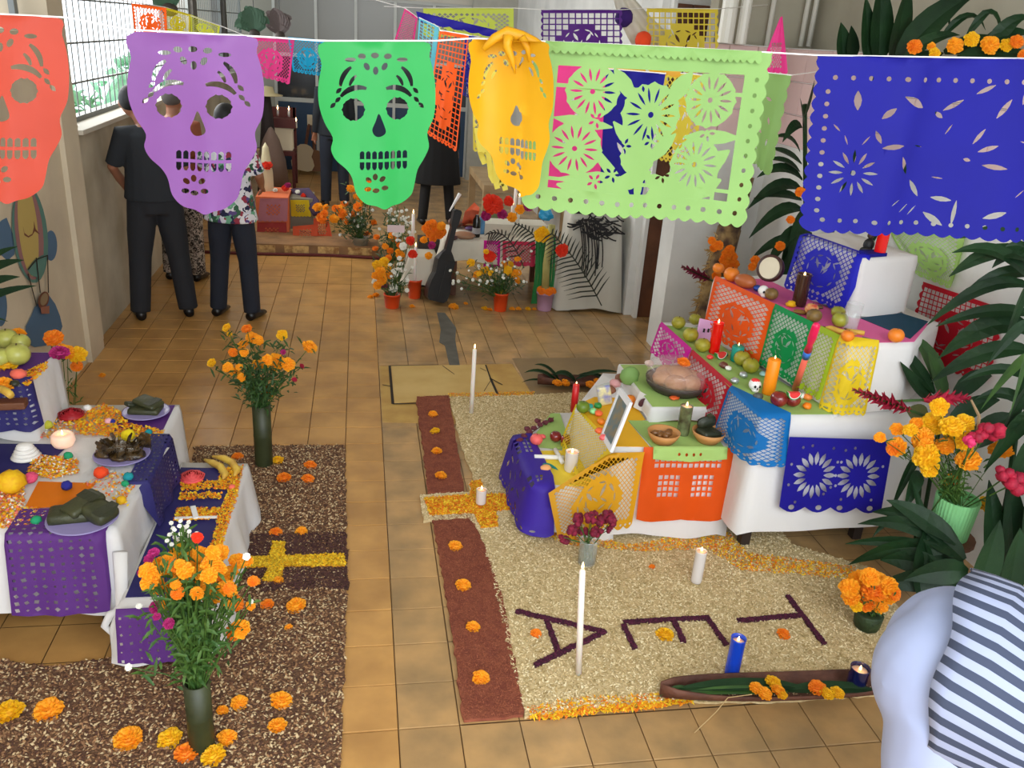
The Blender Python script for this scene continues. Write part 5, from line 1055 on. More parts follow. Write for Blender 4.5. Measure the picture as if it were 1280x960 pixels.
# top step
glassc('red glass candle on the top step under the blue banner', P(1099, 318, 1.3), .026, .13, mat('red glass', (226, 16, 12), .15), mat('red wax', (240, 50, 30), .4), .96)
p = P(1084, 314, 1.3); t = T('figurine', 'small dark seated figurine on the top step', 'figurine', p); MB().ell(p+V(0, 0, .03), (.026, .022, .03), 10, 7).ell(p+V(-.02, -.015, .012), (.03, .014, .012), 8, 6).build('body', DARK, t, smooth=True); MB().ell(p+V(0, 0, .072), .015, 10, 7).build('head', mat('figure head', (60, 40, 30), .6), t, smooth=True)
setp(MB().prism([(2.24, 3.37), (2.34, 3.40), (2.33, 3.47), (2.23, 3.45)], 1.297, 1.312).build('tissue_box', PBL), 'blue folded paper under the red candle on the top step', 'paper')
# envelope pinned on the white front of the top step
# bread tray under plastic
p = P(846, 486, .548); t = T('bread_tray', 'round bread tray covered with clear plastic on the lime paper', 'tray', p)
MB().lathe([(.001, 0), (.125, 0), (.155, .03), (.16, .055), (.156, .055), (.12, .006), (.001, .006)], 30, p).build('tray', mat('dark woven tray', (60, 50, 44), .6, bump=.5), t, smooth=True)
mb = MB()
for k in range(6):
    an = k*PI/3; mb.ell(p+V(.075*math.cos(an), .075*math.sin(an), .055), (.058, .058, .042), 12, 8)
mb.ell(p+V(0, 0, .08), (.07, .07, .038), 12, 8); mb.build('bread', mat('sugared bread', (176, 116, 68), .6, rgb2=(196, 142, 96), scale=30, bump=.3), t, smooth=True)
o = MB().lathe([(.16, .05), (.158, .10), (.15, .125), (.10, .142), (.001, .146)], 28, p).build('plastic_cover', mat('clear plastic', (232, 214, 208), .12, alpha=.2, coat=1), t, smooth=True)
flower(p+V(.0, -.03, .146), .034, 'd', label='orange marigold on top of the plastic covered bread', nrm=(0, -.4, 1)); cand('pink tissue scrap on the rim of the bread tray', 811, 458, .592, .018, mat('pale pink tissue', (232, 206, 196), .7), 'tissue', 'tissue')
cand('orange paper scrap in front of the bread tray', 842, 499, .55, .022, mat('scrap orange', (236, 100, 40), .6), 'paper_scrap', 'paper', (1.2, 1, .4), .3); cand('pink and white sweet right of the bread tray', 886, 497, .55, .018, mat('pink white candy', (236, 170, 160), .5))
# clay bowls
CLAY = mat('clay bowl', (196, 138, 78), .6)
def bowl(label, a, b, z, r, h):
    p = P(a, b, z); t = T('clay_bowl', label, 'bowl', p); MB().lathe([(r*.5, 0), (r*.62, .004), (r*.9, h*.6), (r, h), (r*.94, h), (r*.84, h*.6), (r*.5, .012), (.001, .01)], 26, p).build('bowl', CLAY, t, smooth=True); return p
zb = .4685
p = bowl('left clay bowl with brown stewed pieces', 828, 553, zb, .074, .055)
for k in range(5): setp(MB().ell(p+V(-.032+.016*k, random.uniform(-.02, .02), .042), (.026, .014, .014), 9, 6, Matrix.Rotation(k, 3, 'Z'), jit=.1).build('stew_piece', mat('brown stew', (124, 82, 42), .35), smooth=True), 'brown stewed piece in the left clay bowl, %s from the left' % ORD[k], 'food', 'stewed pieces in the left bowl')
p = bowl('right clay bowl holding dark leaf wrapped food', 884, 552, zb, .076, .055)
TAM = mat('tamale leaf', (64, 66, 38), .5, rgb2=(48, 52, 30), scale=12, bump=.3); TAM2 = mat('dark tamale leaf', (44, 48, 30), .5, bump=.3)
def tamale(label, c, L, w_, h, rz, tilt=0, m=TAM, group=None):
    R = Matrix.Rotation(rz, 3, 'Z') @ Matrix.Rotation(tilt, 3, 'Y'); t = T('leaf_parcel', label, 'food', c, group)
    mb = MB(); mb.bbox(Vector(c)+V(0, 0, h/2), (L, w_, h), h*.42, R); mb.build('wrap', m, t, smooth=True)
    MB().add([Vector(c)+V(0, 0, h/2) + R @ V(x, y, z) for x, y, z in ((L*.05, -w_*.5, h*.53), (L*.05, w_*.5, h*.53), (L*.35, w_*.52, h*.58), (L*.52, 0, h*.3), (L*.35, -w_*.52, h*.58))], [(0, 4, 3, 2, 1)]).build('leaf_flap', TAM2 if m is TAM else TAM, t)
tamale('dark leaf parcel lying in the right clay bowl', p+V(.0, 0, .03), .10, .075, .03, .3, .1, TAM2); tamale('dark leaf parcel standing at the back of the right clay bowl', p+V(-.005, .03, .055), .09, .03, .055, .2, -.2, TAM2)
glassc('brown printed glass candle between the clay bowls', P(853, 543, zb), .029, .145, mat('brown print glass', (62, 50, 34), .2, coat=.4, rgb2=(120, 130, 90), scale=18), WWX, .97)
# picture frame
a0, a1 = P(758, 566, .47), P(766, 562, .47); t = T('framed_photograph', 'white framed picture leaning on the low table', 'picture frame', a0)
q4 = [PY(757, 566, a0.y), PY(766, 562, a0.y+.02), PY(785, 492, a0.y+.12), PY(772, 473, a0.y+.05)]
a0 = P(766, 566, .47); t.location = a0; bl_, br_ = a0 + V(0, .16, 0), a0 + V(0, 0, 0); up_ = V(.06, .0, .235)
nf = (br_-bl_).cross(up_).normalized(); C4 = [bl_, br_, br_+up_, bl_+up_]; cc = sum(C4, Vector())/4
WF = mat('white frame', (232, 234, 236), .5)
for k in range(4):
    a, b = C4[k], C4[(k+1) % 4]; ia, ib = a.lerp(cc, .2), b.lerp(cc, .2); th = nf*.014
    MB().add([a, b, ib, ia, a+th, b+th, ib+th, ia+th], [(0, 1, 2, 3), (7, 6, 5, 4), (0, 4, 5, 1), (2, 6, 7, 3), (1, 5, 6, 2), (3, 7, 4, 0)]).build('frame_rail', WF, t)
for s in (.004, .010): MB().add([x.lerp(cc, .19)+nf*s for x in C4], [(0, 1, 2, 3)]).build('picture' if s > .005 else 'backing', mat('landscape print', (90, 120, 130), .4, rgb2=(150, 130, 90), scale=22), t)
# items on the low tables
taper('short red candle behind the green lime', P(717, 514, .35), .018, .15, mat('red wax candle', (200, 20, 24), .4), fh=.01)
fruit('green lime beside the red candle', 728, 516, .47, 8.5, LIM, 'lime'); cand('turquoise sweet beside the lime', 736, 512, .47, .022, mat('turquoise candy', (40, 160, 150), .4)); cand('pale mint sweet beside the lime', 741, 517, .47, .020, mat('mint candy', (150, 226, 150), .4))
cand('white candy beside the turquoise sweet', 733, 514, .47, .014, WH)
for k, (a, b) in enumerate(((748, 520), (751, 530), (749, 542), (754, 550), (747, 510))): cand(['coral sweet near the frame, farthest', 'orange sweet near the frame, second', 'coral sweet near the frame, third', 'pink round sweet nearest the frame foot', 'green sweet near the frame'][k], a, b, .47, .02, [mat('coral candy', (246, 110, 60), .4), ORA, MATS['coral candy'], mat('salmon candy', (250, 110, 110), .4), CG_][k])
t = T('chip_bag', 'blue white and yellow snack bag standing behind the lime', 'bag', P(752, 506, .47)); p = P(754, 506, .47)
R_ = Matrix.Rotation(-.25, 3, 'Y'); MB().bbox(p+V(0, 0, .05), (.07, .026, .10), .011, R_).build('bag', mat('printed foil bag', (60, 80, 200), .3, rgb2=(230, 220, 160), scale=22), t, smooth=True); MB().obox(p+V(0, 0, .05)+R_@V(0, 0, .055), (.07, .003, .014), R_).build('crimped_top', MATS['silver foil'], t)
for k, (a, b, r, m, nm, lab) in enumerate(((762, 492, .03, mat('brown bread', (132, 84, 60), .6), 'bread_bun', 'small brown bun behind the picture frame'), (776, 478, .034, MATS['brown bread'], 'bread_bun', 'brown bun at the back left of the frame'), (768, 484, .03, mat('pink icing', (206, 150, 150), .6), 'bread_bun', 'pink iced bun at the back of the frame'))): cand(lab, a, b, .50, r, m, nm, 'bread')
fruit('brown orange fruit right of the picture frame', 787, 506, .47, 7, ORA, 'mandarin')
p = P(800, 514, .47); t = T('photo_print', 'small white card with a dark drawing propped by the lime cloth', 'card', p); MB().obox(p+V(0, 0, .05), (.06, .004, .085), Matrix.Rotation(.5, 3, 'Y') @ Matrix.Rotation(-.5, 3, 'X')).build('card', mat('card grey', (206, 198, 190), .5), t); MB().ell(p+V(0, -.012, .05), (.016, .004, .026), 8, 6, Matrix.Rotation(.5, 3, 'Y')).build('drawing', mat('drawing dark', (70, 24, 30), .6), t)
mb = MB(); mb.ell(PY(787, 470, 3.75), (.05, .03, .05), 14, 9, jit=.06); setp(mb.build('balloon', PLI, smooth=True), 'crumpled lime green paper ball with cut face by the bread tray', 'paper')
# lowest table
zl1 = .2595
fruit('dark red apple on the lowest table, left one', 694, 552, zl1, 7.5, APP, 'apple'); fruit('dark red apple on the lowest table, behind the glass candle', 707, 556, zl1, 7.5, APP, 'apple')
glassc('white candle in a clear glass on the lowest table', P(713, 588, zl1), .031, .10, WGL, WWX, .9)
fruit('coral pink fruit at the left end of the lowest table', 670, 556, zl1, 8, mat('coral fruit', (236, 100, 96), .5), 'fruit'); cand('coral fruit tip beside the coral fruit', 678, 548, zl1, .012, MATS['coral fruit'])
mb = MB(); a, b = P(668, 571, zl1+.012), P(705, 572, zl1+.012); mb.tube([a, a.lerp(b, .5), b], [.012, .012, .012], 8); c_, d_ = P(694, 562, zl1+.014), P(703, 578, zl1+.014); mb.tube([c_, d_], .011, 8); setp(mb.build('sugar_cross', WH, smooth=True), 'white sugar cross lying on the lowest table', 'sugar cross')
leafthing('teal painted leaf sweet on the lowest table', (678, 580), (698, 588), P(680, 580, .27).y, P(698, 588, .27).y, .012, .005, mat('teal sugar', (0, 120, 110), .4)); cand('peach coloured sweet beside the teal leaf', 682, 588, zl1, .016, mat('peach candy', (240, 170, 110), .5), sq=(1.3, 1, .6))
t = T('dried_flower_spray', 'dried burgundy flower spray at the far edge of the lowest table', 'flower', P(668, 535, .27)); [MB().ell(P(a, b, .272), (.017, .014, .012), 8, 6, jit=.25).build('dried_head', mat('dried burgundy', (100, 40, 50), .8), t) for a, b in ((655, 545), (662, 540), (668, 535), (675, 531), (682, 528), (688, 525), (650, 550), (659, 536), (672, 526))]; MB().tube([P(648, 552, .268), P(692, 522, .268)], .003, 5).build('stem', mat('dried stem', (90, 60, 50), .8), t)

# ================================================================ LEFT ALTAR OFFERINGS
z1 = .4605
PLT = mat('purple plate', (70, 40, 110), .25, coat=.4); RIM = mat('plate rim', (150, 140, 190), .3)
def plate(label, a, b, z, r):
    p = P(a, b, z); t = T('plate', label, 'plate', p); MB().lathe([(r*.55, 0), (r*.6, .004), (r*.95, .014), (r*.94, .018), (r*.6, .009), (.001, .008)], 34, p).build('dish', PLT, t, smooth=True)
    MB().lathe([(r*.94, .0145), (r, .016), (r, .019), (r*.94, .0185)], 34, p).build('rim', RIM, t, smooth=True); return p
p = plate('purple plate with leaf parcels at the front of the left altar', 104, 652, z1, .115)
tamale('large leaf parcel lying lowest on the front purple plate', p+V(-.03, 0, .012), .15, .09, .04, .15, 0); tamale('leaf parcel on top, middle of the front purple plate', p+V(.0, .02, .045), .13, .08, .03, .9, -.15); tamale('folded leaf parcel at the right of the front purple plate', p+V(.06, -.01, .018), .10, .09, .05, -.5, .3)
p = plate('purple plate with leaf parcels at the far corner of the left altar', 183, 518, z1, .098)
tamale('lower leaf parcel on the far corner plate', p+V(0, 0, .012), .13, .10, .03, -.1); tamale('upper folded leaf parcel on the far corner plate', p+V(.01, .01, .04), .11, .08, .025, -.5, .15); tamale('small leaf parcel leaning left on the far corner plate', p+V(-.05, .02, .03), .08, .04, .02, .7, .3, TAM2)
p = plate('purple plate with dark mole in the middle of the left altar', 153, 572, z1, .105)
MOLE = mat('dark mole sauce', (40, 30, 18), .25, coat=.4, rgb2=(84, 62, 30), scale=30, bump=.8)
mb = MB()
for k in range(7): an = k*2.4; rr = .045*(k/7)**.5; mb.ell(p+V(rr*math.cos(an)*1.3, rr*math.sin(an), .026), (.055, .042, .022), 18, 11, Matrix.Rotation(an, 3, 'Z'), jit=.10)
for k in range(16): an = k*2.4; c_ = p+V(.055*math.cos(an), .045*math.sin(an), .035); mb.leaf([c_, c_+V(.02*math.cos(an), .02*math.sin(an), .02), c_+V(.035*math.cos(an), .035*math.sin(an), .012+.03*random.random())], [.02, .022, .008], up=(math.cos(an*2), math.sin(an), 1))
for dx, dy, hh in ((-.06, .04, .065), (.07, .05, .085)): mb.leaf([p+V(dx, dy, .02), p+V(dx*1.1, dy, hh*.7), p+V(dx*1.2, dy, hh)], [.03, .026, .016], up=(0, -1, .2))
setp(mb.build('mole_dish', MOLE, smooth=True), 'dark mole covered meat heaped on the middle plate', 'food')
# glowing candle
p = P(80, 558, z1); t = T('bowl_candle', 'round glowing white candle on the indigo paper of the left altar', 'candle', p)
MB().lathe([(.022, 0), (.036, .006), (.045, .025), (.042, .05), (.032, .06), (.028, .056), (.001, .052)], 24, p).build('wax', mat('glowing peach wax', (252, 206, 180), .5, sub=.6, emit=.25), t, smooth=True); flame(p+V(0, 0, .053), .02, t, .004); MB().tube([p+V(0, 0, .05), p+V(0, 0, .06)], .001, 5).build('wick', DARK, t)
def rose(label, a, b, z, r, m, name='paper_rose'):
    p = P(a, b, z); mb = MB(); q_ = random.Random(int(a)); n = 22
    mb.lathe([(r*.8, .001), (r*.95, r*.2), (r*.7, r*.25), (.001, r*.25)], 20, p)
    for k in range(7):
        rr = r*(1-k*.145); vs = []; c = p + V(q_.uniform(-.03, .03)*r, q_.uniform(-.03, .03)*r, 0)
        for j in range(n):
            an = 2*PI*j/n + k; w_ = 1+.05*math.sin(j*1.9+k*2); h = r*(.42+.07*k)*(1+.06*math.sin(j*1.3+k))
            vs += [c+V(rr*.9*math.cos(an), rr*.9*math.sin(an), r*.1), c+V(rr*w_*math.cos(an), rr*w_*math.sin(an), h), c+V(rr*.9*w_*math.cos(an), rr*.9*w_*math.sin(an), h-r*.04)]
        mb.add(vs, [(3*j+i, 3*((j+1) % n)+i, 3*((j+1) % n)+i+1, 3*j+i+1) for j in range(n) for i in (0, 1)])
    setp(mb.build(name, m, smooth=True), label, 'paper flower')
rose('dark red coiled rose at the foot of the raised step', 90, 522, z1, .052, mat('rose red', (168, 14, 30), .5)); rose('coral paper rose on the bench beside the bananas', 240, 600, .2595, .052, mat('rose coral', (236, 84, 84), .6))
p = P(33, 572, z1); mb = MB()
for k in range(4): mb.lathe([(.048-k*.006, k*.013), (.054-k*.007, .006+k*.013), (.044-k*.006, .013+k*.013)], 20, p)
mb.ell(p+V(0, 0, .05), (.03, .028, .012), 12, 7); setp(mb.build('sugar_shell', WH, smooth=True), 'white ridged sugar shell left of the glowing candle', 'sweet')
for a, b, r, m, lab in ((40, 603, .024, mat('ball pink', (226, 80, 120), .9, bump=.5, bscale=200), 'pink wool ball on the left altar'), (84, 612, .020, mat('ball blue', (38, 40, 140), .9, bump=.5, bscale=200), 'dark blue wool ball on the orange sheet'), (161, 601, .020, mat('ball teal', (20, 140, 150), .9), 'teal wool ball right of the orange sheet'), (157, 608, .014, mat('ball green', (30, 150, 100), .9), 'small green wool ball under the teal one'), (161, 550, .028, mat('ball yellow', (240, 214, 20), .9, bump=.5), 'yellow pompom beside the mole plate'), (136, 530, .016, mat('ball blush', (230, 170, 180), .9), 'blush pink ball in the middle of the petals'), (141, 530, .013, MATS['ball blue'], 'small navy ball beside the blush one'), (186, 544, .016, MATS['ball teal'], 'teal ball near the corner of the left altar'),
                       (127, 597, .026, mat('ball vermilion', (230, 70, 24), .9, bump=.5), 'vermilion pompom in front of the mole plate'), (86, 574, .018, MATS['ball green'], 'green ball among petals below the glowing candle'), (16, 615, .05, MYEL, 'golden pompom at the left edge of the left altar'), (46, 655, .018, MATS['ball green'], 'green ball left of the front plate'), (60, 536, .022, mat('ball lime', (196, 196, 60), .9), 'lime pompom behind the glowing candle'), (110, 514, .018, WH, 'white ball beside the dark red rose'), (152, 630, .018, MYEL, 'small yellow flower right of the front plate')): cand(lab, a, b, z1, r, m, 'pompom', 'pompom', (1, 1, .85), .1)
TP_ = [PT[0], PT[1], PT[2], PT[3]]; TMIX = TP_ + [mat('petal white', (236, 232, 220), .7), mat('petal pink', (236, 120, 110), .7)]
petals('orange petals heaped between the plates at the back of the left altar', [(98, 520), (130, 505), (150, 515), (160, 530), (205, 540), (200, 548), (150, 548), (100, 544), (95, 530)], 1500, 31, h=.006, name='petal_heap', L=.008, wd=.005, z0=z1, bed=False, z=z1+.004)
petals('yellow petals below the glowing candle on the left altar', [(45, 570), (96, 574), (100, 592), (60, 600), (35, 592)], 900, 32, h=.006, name='petal_heap', z0=z1, bed=False, z=z1+.003, mats=TP_+[mat('petal white', (236, 232, 220), .7)])
petals('yellow and pink petals at the front left of the left altar', [(0, 600), (30, 600), (30, 634), (60, 640), (50, 658), (0, 662), (-20, 640)], 1700, 33, h=.006, name='petal_heap', z0=z1, bed=False, z=z1+.003, mats=TMIX)
petals('scattered petals behind the glowing candle', [(50, 520), (95, 522), (100, 545), (50, 548)], 420, 34, h=.006, name='petal_heap', z0=z1, bed=False, z=z1+.003, mats=TMIX)
petals('loose petals around the front plate of the left altar', [(140, 590), (170, 600), (160, 636), (100, 605)], 200, 35, h=.006, name='petal_heap', z0=z1, bed=False, z=z1+.003, mats=TMIX)
zz = .2605
def strip(pp): return [P(a, b, zz).xy for a, b in pp]
petals('orange petal border along the bench beside the bananas', strip([(226, 604), (272, 602), (276, 588), (304, 584), (296, 625), (276, 690), (262, 690), (275, 640), (286, 612), (226, 614)]), 1900, 36, h=.006, name='petal_border', world=True, z0=zz, bed=False, z=zz+.003, L=.007, wd=.004)
petals('orange petal bars across the indigo paper of the bench', strip([(222, 636), (276, 636), (272, 650), (216, 652)]), 700, 37, h=.006, name='petal_border', world=True, z0=zz, bed=False, z=zz+.003, L=.007, wd=.004)
petals('yellow petals scattered at the middle of the bench', strip([(226, 616), (278, 617), (277, 624), (224, 626)]), 220, 38, h=.006, name='petal_border', world=True, z0=zz, bed=False, z=zz+.003)
mb = MB(); mb.obox(P(245, 647, zz+.008), (.16, .012, .006)); mb.obox(P(243, 640, zz+.012), (.02, .09, .006), Matrix.Rotation(.3, 3, 'Z')); setp(mb.build('white_cross', WH), 'small white cross lying on the bench among petals', 'cross')
banana('left banana of the pair on the bench', ((256, 578), (266, 582), (276, 587), (282, 597), (279, 602)), zz, .017); banana('right banana of the pair on the bench', ((266, 574), (280, 576), (291, 582), (297, 592), (293, 598)), zz, .017)
cand('tiny pink pompom on the bench border', 290, 611, zz, .014, mat('ball coral', (240, 110, 90), .9), 'pompom', 'pompom')
z6 = .7085
for a, b, r, lab in ((10, 436, 12, 'pale green apple at the top left of the raised step'), (27, 438, 10, 'pale green apple behind the front one'), (24, 456, 13, 'largest pale green apple, in front'), (2, 458, 11, 'pale green apple at the left edge')): fruit(lab, a, b, z6, r, GAP, 'apple', group='green apples')
for a, b, r, k, lab in ((75, 443, 11, 'm', 'magenta flower at the far corner of the raised step'), (8, 459, 12, 'y', 'yellow marigold in front of the apples'), (4, 484, 12, 'o', 'orange marigold at the left edge below the apples'), (22, 419, 9, 'o', 'orange marigold behind the apples')): flower(P(a, b, z6), rpx(P(a, b, z6), r), k, label=lab, nrm=(.1, -.3, 1))
cand('coral pompom in front of the apples', 24, 474, z6, .03, mat('ball coral', (240, 110, 90), .9), 'pompom', 'pompom'); cand('dark leaf ball left of the coral pompom', 19, 483, z6, .018, TAM2, 'pompom', 'pompom')
petals('orange petals on the raised step', strip([(25, 470), (50, 460), (60, 465), (35, 485), (20, 490)]), 10, 39, h=.004, name='petal_heap', world=True, z0=z6, bed=False) if False else None
petals('orange petals sprinkled on the raised step', [P(a, b, z6).xy for a, b in ((28, 478), (30, 466), (62, 452), (58, 462), (34, 484))], 300, 39, h=.004, name='petal_heap', world=True, z0=z6, bed=False, z=z6+.002)
banana('banana at the left edge below the orange marigold', ((-6, 489), (2, 490), (8, 493), (14, 498)), z6, .016)
p = P(10, 512, .62); setp(MB().bbox(PY(10, 505, 3.27), (.13, .06, .03), .006, Matrix.Rotation(.1, 3, 'Z')).build('wooden_block', WOOD), 'brown wooden block at the left edge of the left altar', 'block')
setp(MB().box(-1.70, -1.44, 3.2, 3.31, .455, .60).build('wooden_stand', DW), 'dark stand under the wooden block at the left altar', 'stand')
# marigolds behind the raised step, and palm tips by the wall
hs = [(84, 441, 8, 'o'), (97, 444, 9, 'y'), (96, 459, 6, 'd'), (68, 424, 9, 'd'), (78, 437, 6, 'o'), (62, 420, 5, 'd')]
bouquet('small marigold bunch behind the raised step of the left altar', V(PY(80, 505, 3.95).x, 3.95, .0), hs, foln=60, Y=3.95, vary=.05, seed=12)
pl = T('palm_frond', 'dark palm blades reaching in at the left edge before the mural', 'palm', PY(-40, 370, 3.9))
for (b_, t_, w_) in (((-40, 352), (30, 325), .022), ((-40, 368), (25, 346), .022), ((-40, 385), (46, 357), .018), ((-40, 345), (22, 308), .016), ((-40, 400), (10, 402), .01)):
    mb = MB(); leafpx(mb, b_, t_, 3.9, 3.9, .02, w_, (0, -1, .2)); mb.build('leaf', LEAF, pl)
# ================================================================ PLANTS AROUND THE RIGHT ALTAR
def plant(name, label, base, leaves, m=LEAF, cat='plant', stem=None, srad=.008):
    """leaves: (base px, tip px, y0, y1, width, sag[, mat])"""
    t = T(name, label, cat, base)
    for L_ in leaves:
        mb = MB(); a, b, y0, y1, w_, sg = L_[:6]; p, q_ = PY(*a, y0), PY(*b, y1)
        for v in (p, q_): v.x = min(v.x, 2.74 if v.z < 2.14 else 2.98)
        up = L_[7] if len(L_) > 7 else (0, -.7, .7)
        mb.leaf(arc(p, q_, sg), [w_*k for k in LW], up=up); mb.build('leaf', L_[6] if len(L_) > 6 and L_[6] else m, t)
    if stem:
        for s in stem: MB().tube(s, srad, 6).build('stem', m, t)
    return t
Y4 = 4.75
LA = []
for a, b, w_, s in (((1003, 160), (978, 178), .04, .05), ((1006, 168), (1000, 122), .035, .0), ((1004, 150), (1018, 100), .035, 0), ((1002, 205), (962, 186), .035, .02), ((1000, 190), (968, 172), .03, .04), ((1003, 225), (946, 222), .045, .06), ((1003, 238), (934, 262), .05, .08), ((1000, 215), (958, 200), .03, .03),
                    ((1003, 262), (936, 298), .05, .07), ((1002, 250), (942, 248), .04, .03), ((1002, 285), (955, 340), .05, .06), ((1000, 300), (938, 325), .04, .05), ((1004, 262), (985, 330), .05, 0), ((1006, 300), (975, 350), .06, 0), ((1008, 280), (995, 380), .06, 0), ((1012, 290), (1002, 395), .06, 0), ((990, 290), (972, 390), .05, 0), ((985, 320), (962, 372), .04, 0), ((1008, 330), (1020, 300), .05, 0)):
    LA.append((a, b, Y4, Y4-.15, w_*.82, s, LEAF))
bs = P(1000, 420, 0); bs = V(PY(1006, 300, Y4).x, Y4, 0)
plant('dracaena', 'tall dark leafed plant behind the altar, left of the royal blue banner', bs, LA, stem=[[bs + V(.05, 0, 0), bs + V(.02, 0, 1.0), PY(1006, 130, Y4)], [bs + V(-.08, .05, 0), bs+V(-.05, 0, .8), PY(985, 310, Y4)]], srad=.014)
bs = V(2.60, 4.42, 0)
LB = [(((1054, 76)), (1051, 28), 4.1, 4.1, .05, 0), ((1065, 76), (1064, 32), 4.1, 4.1, .04, 0), ((1085, 80), (1082, -5), 4.0, 4.0, .05, 0), ((1098, 80), (1102, -30), 4.0, 4.0, .07, 0), ((1115, 78), (1136, -22), 4.0, 3.9, .065, 0), ((1120, 80), (1218, -5), 3.9, 3.7, .075, .05, None, (-.6, -.6, .6)), ((1150, 66), (1187, 38), 3.9, 3.8, .02, .12), ((1195, 60), (1236, 62), 3.8, 3.7, .02, -.03),
      ((1175, 50), (1232, 38), 3.8, 3.7, .02, .08), ((1232, 62), (1290, 22), 3.6, 3.5, .035, .04), ((1225, 58), (1290, 42), 3.6, 3.5, .04, .02), ((1130, 72), (1200, 44), 3.8, 3.7, .035, .03), ((1180, 66), (1270, 56), 3.7, 3.6, .05, .02), ((1200, 70), (1290, 66), 3.6, 3.5, .05, 0), ((1205, 52), (1252, 52), 3.7, 3.6, .02, .12), ((1130, 80), (1180, 66), 3.8, 3.8, .04, 0)]
plant('leaf_arch', 'tall upright leaves rising behind the top of the royal blue banner', bs, LB, stem=[[bs, bs+V(0, -.1, 1.2), PY(1100, 78, 4.0)], [bs, bs + V(.08, -.4, 1.3), PY(1200, 70, 3.6)]], srad=.014)
for k, (a, b, r, kd) in enumerate(((1143, 59, 8, 'd'), (1164, 59, 5, 'o'), (1168, 67, 6, 'y'), (1193, 58, 9, 'o'), (1214, 50, 8, 'y'), (1237, 57, 10, 'o'), (1258, 57, 7, 'y'), (1270, 53, 7, 'd'), (1279, 69, 6, 'd'))):
    y = 3.7-.03*k; flower(PY(a, b, y), rpx(PY(a, b, y), r), kd, nrm=(-.3, -.8, .3), label='%s marigold above the royal blue banner, %s from the left' % (KN[kd], ORD[k]), group='marigolds above the blue banner')
for k, (a, b, r) in enumerate(((1000, 240, 6), (988, 275, 5), (975, 308, 6), (898, 307, 6), (890, 301, 5))):
    y = 4.5 if a > 950 else 4.9; flower(PY(a, b, y), rpx(PY(a, b, y), r), 'd', nrm=(-.3, -.8, .3), label=['marigold on the dark leaves close to the blue banner edge', 'marigold on the dark leaves below the first', 'lowest marigold on the dark leaves, above the hand drum', 'upper marigold on the tree trunk, right one', 'upper marigold on the tree trunk, left one'][k])
# right-hand plant with long blades
bs = V(2.66, 2.62, 0)
LC = []
for a, b, y0, y1, w_, s, m in (((1290, 352), (1190, 316), 2.75, 2.9, .035, .06, 0), ((1292, 330), (1186, 346), 2.75, 2.95, .04, .07, 0), ((1295, 345), (1200, 372), 2.8, 2.9, .03, .05, 0), ((1290, 360), (1158, 407), 2.75, 2.95, .03, .08, 0), ((1295, 395), (1170, 408), 2.7, 2.9, .03, .04, 0), ((1292, 420), (1173, 448), 2.7, 2.9, .05, .09, 0), ((1290, 440), (1163, 478), 2.7, 2.9, .04, .06, 0),
                               ((1296, 440), (1226, 512), 2.5, 2.6, .018, .05, 1), ((1290, 520), (1218, 500), 2.7, 2.8, .03, .06, 0), ((1292, 335), (1252, 440), 2.6, 2.7, .03, .05, 0), ((1285, 400), (1234, 456), 2.6, 2.6, .02, .02, 0), ((1290, 300), (1200, 298), 2.8, 2.9, .03, .03, 0), ((1292, 480), (1200, 478), 2.7, 2.8, .025, .06, 0), ((1295, 470), (1245, 560), 2.5, 2.6, .035, .05, 0), ((1295, 515), (1230, 590), 2.5, 2.6, .04, .05, 0), ((1298, 540), (1252, 640), 2.5, 2.5, .05, .03, 0),
                               ((1300, 375), (1262, 520), 2.4, 2.45, .018, .03, 1), ((1285, 310), (1240, 335), 2.8, 2.85, .03, .03, 0)):
    LC.append((a, b, y0, y1, w_, s, LEAF2 if m else LEAF))
plant('dracaena', 'large plant at the right edge with long dark blades over the crimson paper', bs, LC, stem=[[bs, bs+V(.04, .05, .6), PY(1292, 400, 2.7)], [bs + V(.05, 0, 0), PY(1296, 340, 2.75)]], srad=.012)
# green leaves between altar and wall
bs = V(2.58, 2.98, 0)
LD = [((1168, 492), (1118, 422), 3.0, 3.1, .035, .0, LEAF), ((1180, 495), (1140, 418), 3.0, 3.15, .045, .03, LEAF2), ((1165, 498), (1125, 452), 3.0, 3.0, .04, -.02, LEAF), ((1182, 500), (1160, 440), 3.0, 3.05, .04, .0, LEAF2), ((1190, 500), (1240, 470), 2.9, 2.95, .04, .04, LEAF), ((1160, 530), (1132, 512), 2.85, 2.85, .06, 0, mat('olive leaf', (84, 90, 40), .5)), ((1185, 530), (1250, 500), 2.8, 2.8, .04, .03, LEAF), ((1210, 560), (1270, 520), 2.7, 2.7, .05, .03, LEAF), ((1150, 590), (1130, 640), 2.8, 2.7, .03, .03, LEAF), ((1148, 570), (1112, 642), 2.85, 2.8, .02, .05, LEAF), ((1140, 640), (1090, 672), 2.8, 2.75, .02, .05, LEAF)]
plant('canna', 'broad green leaves growing between the altar cloth and the white wall', bs, LD, stem=[[bs, PY(1180, 500, 3.0)], [bs + V(-.05, -.05, 0), PY(1150, 600, 2.85)]], srad=.010)
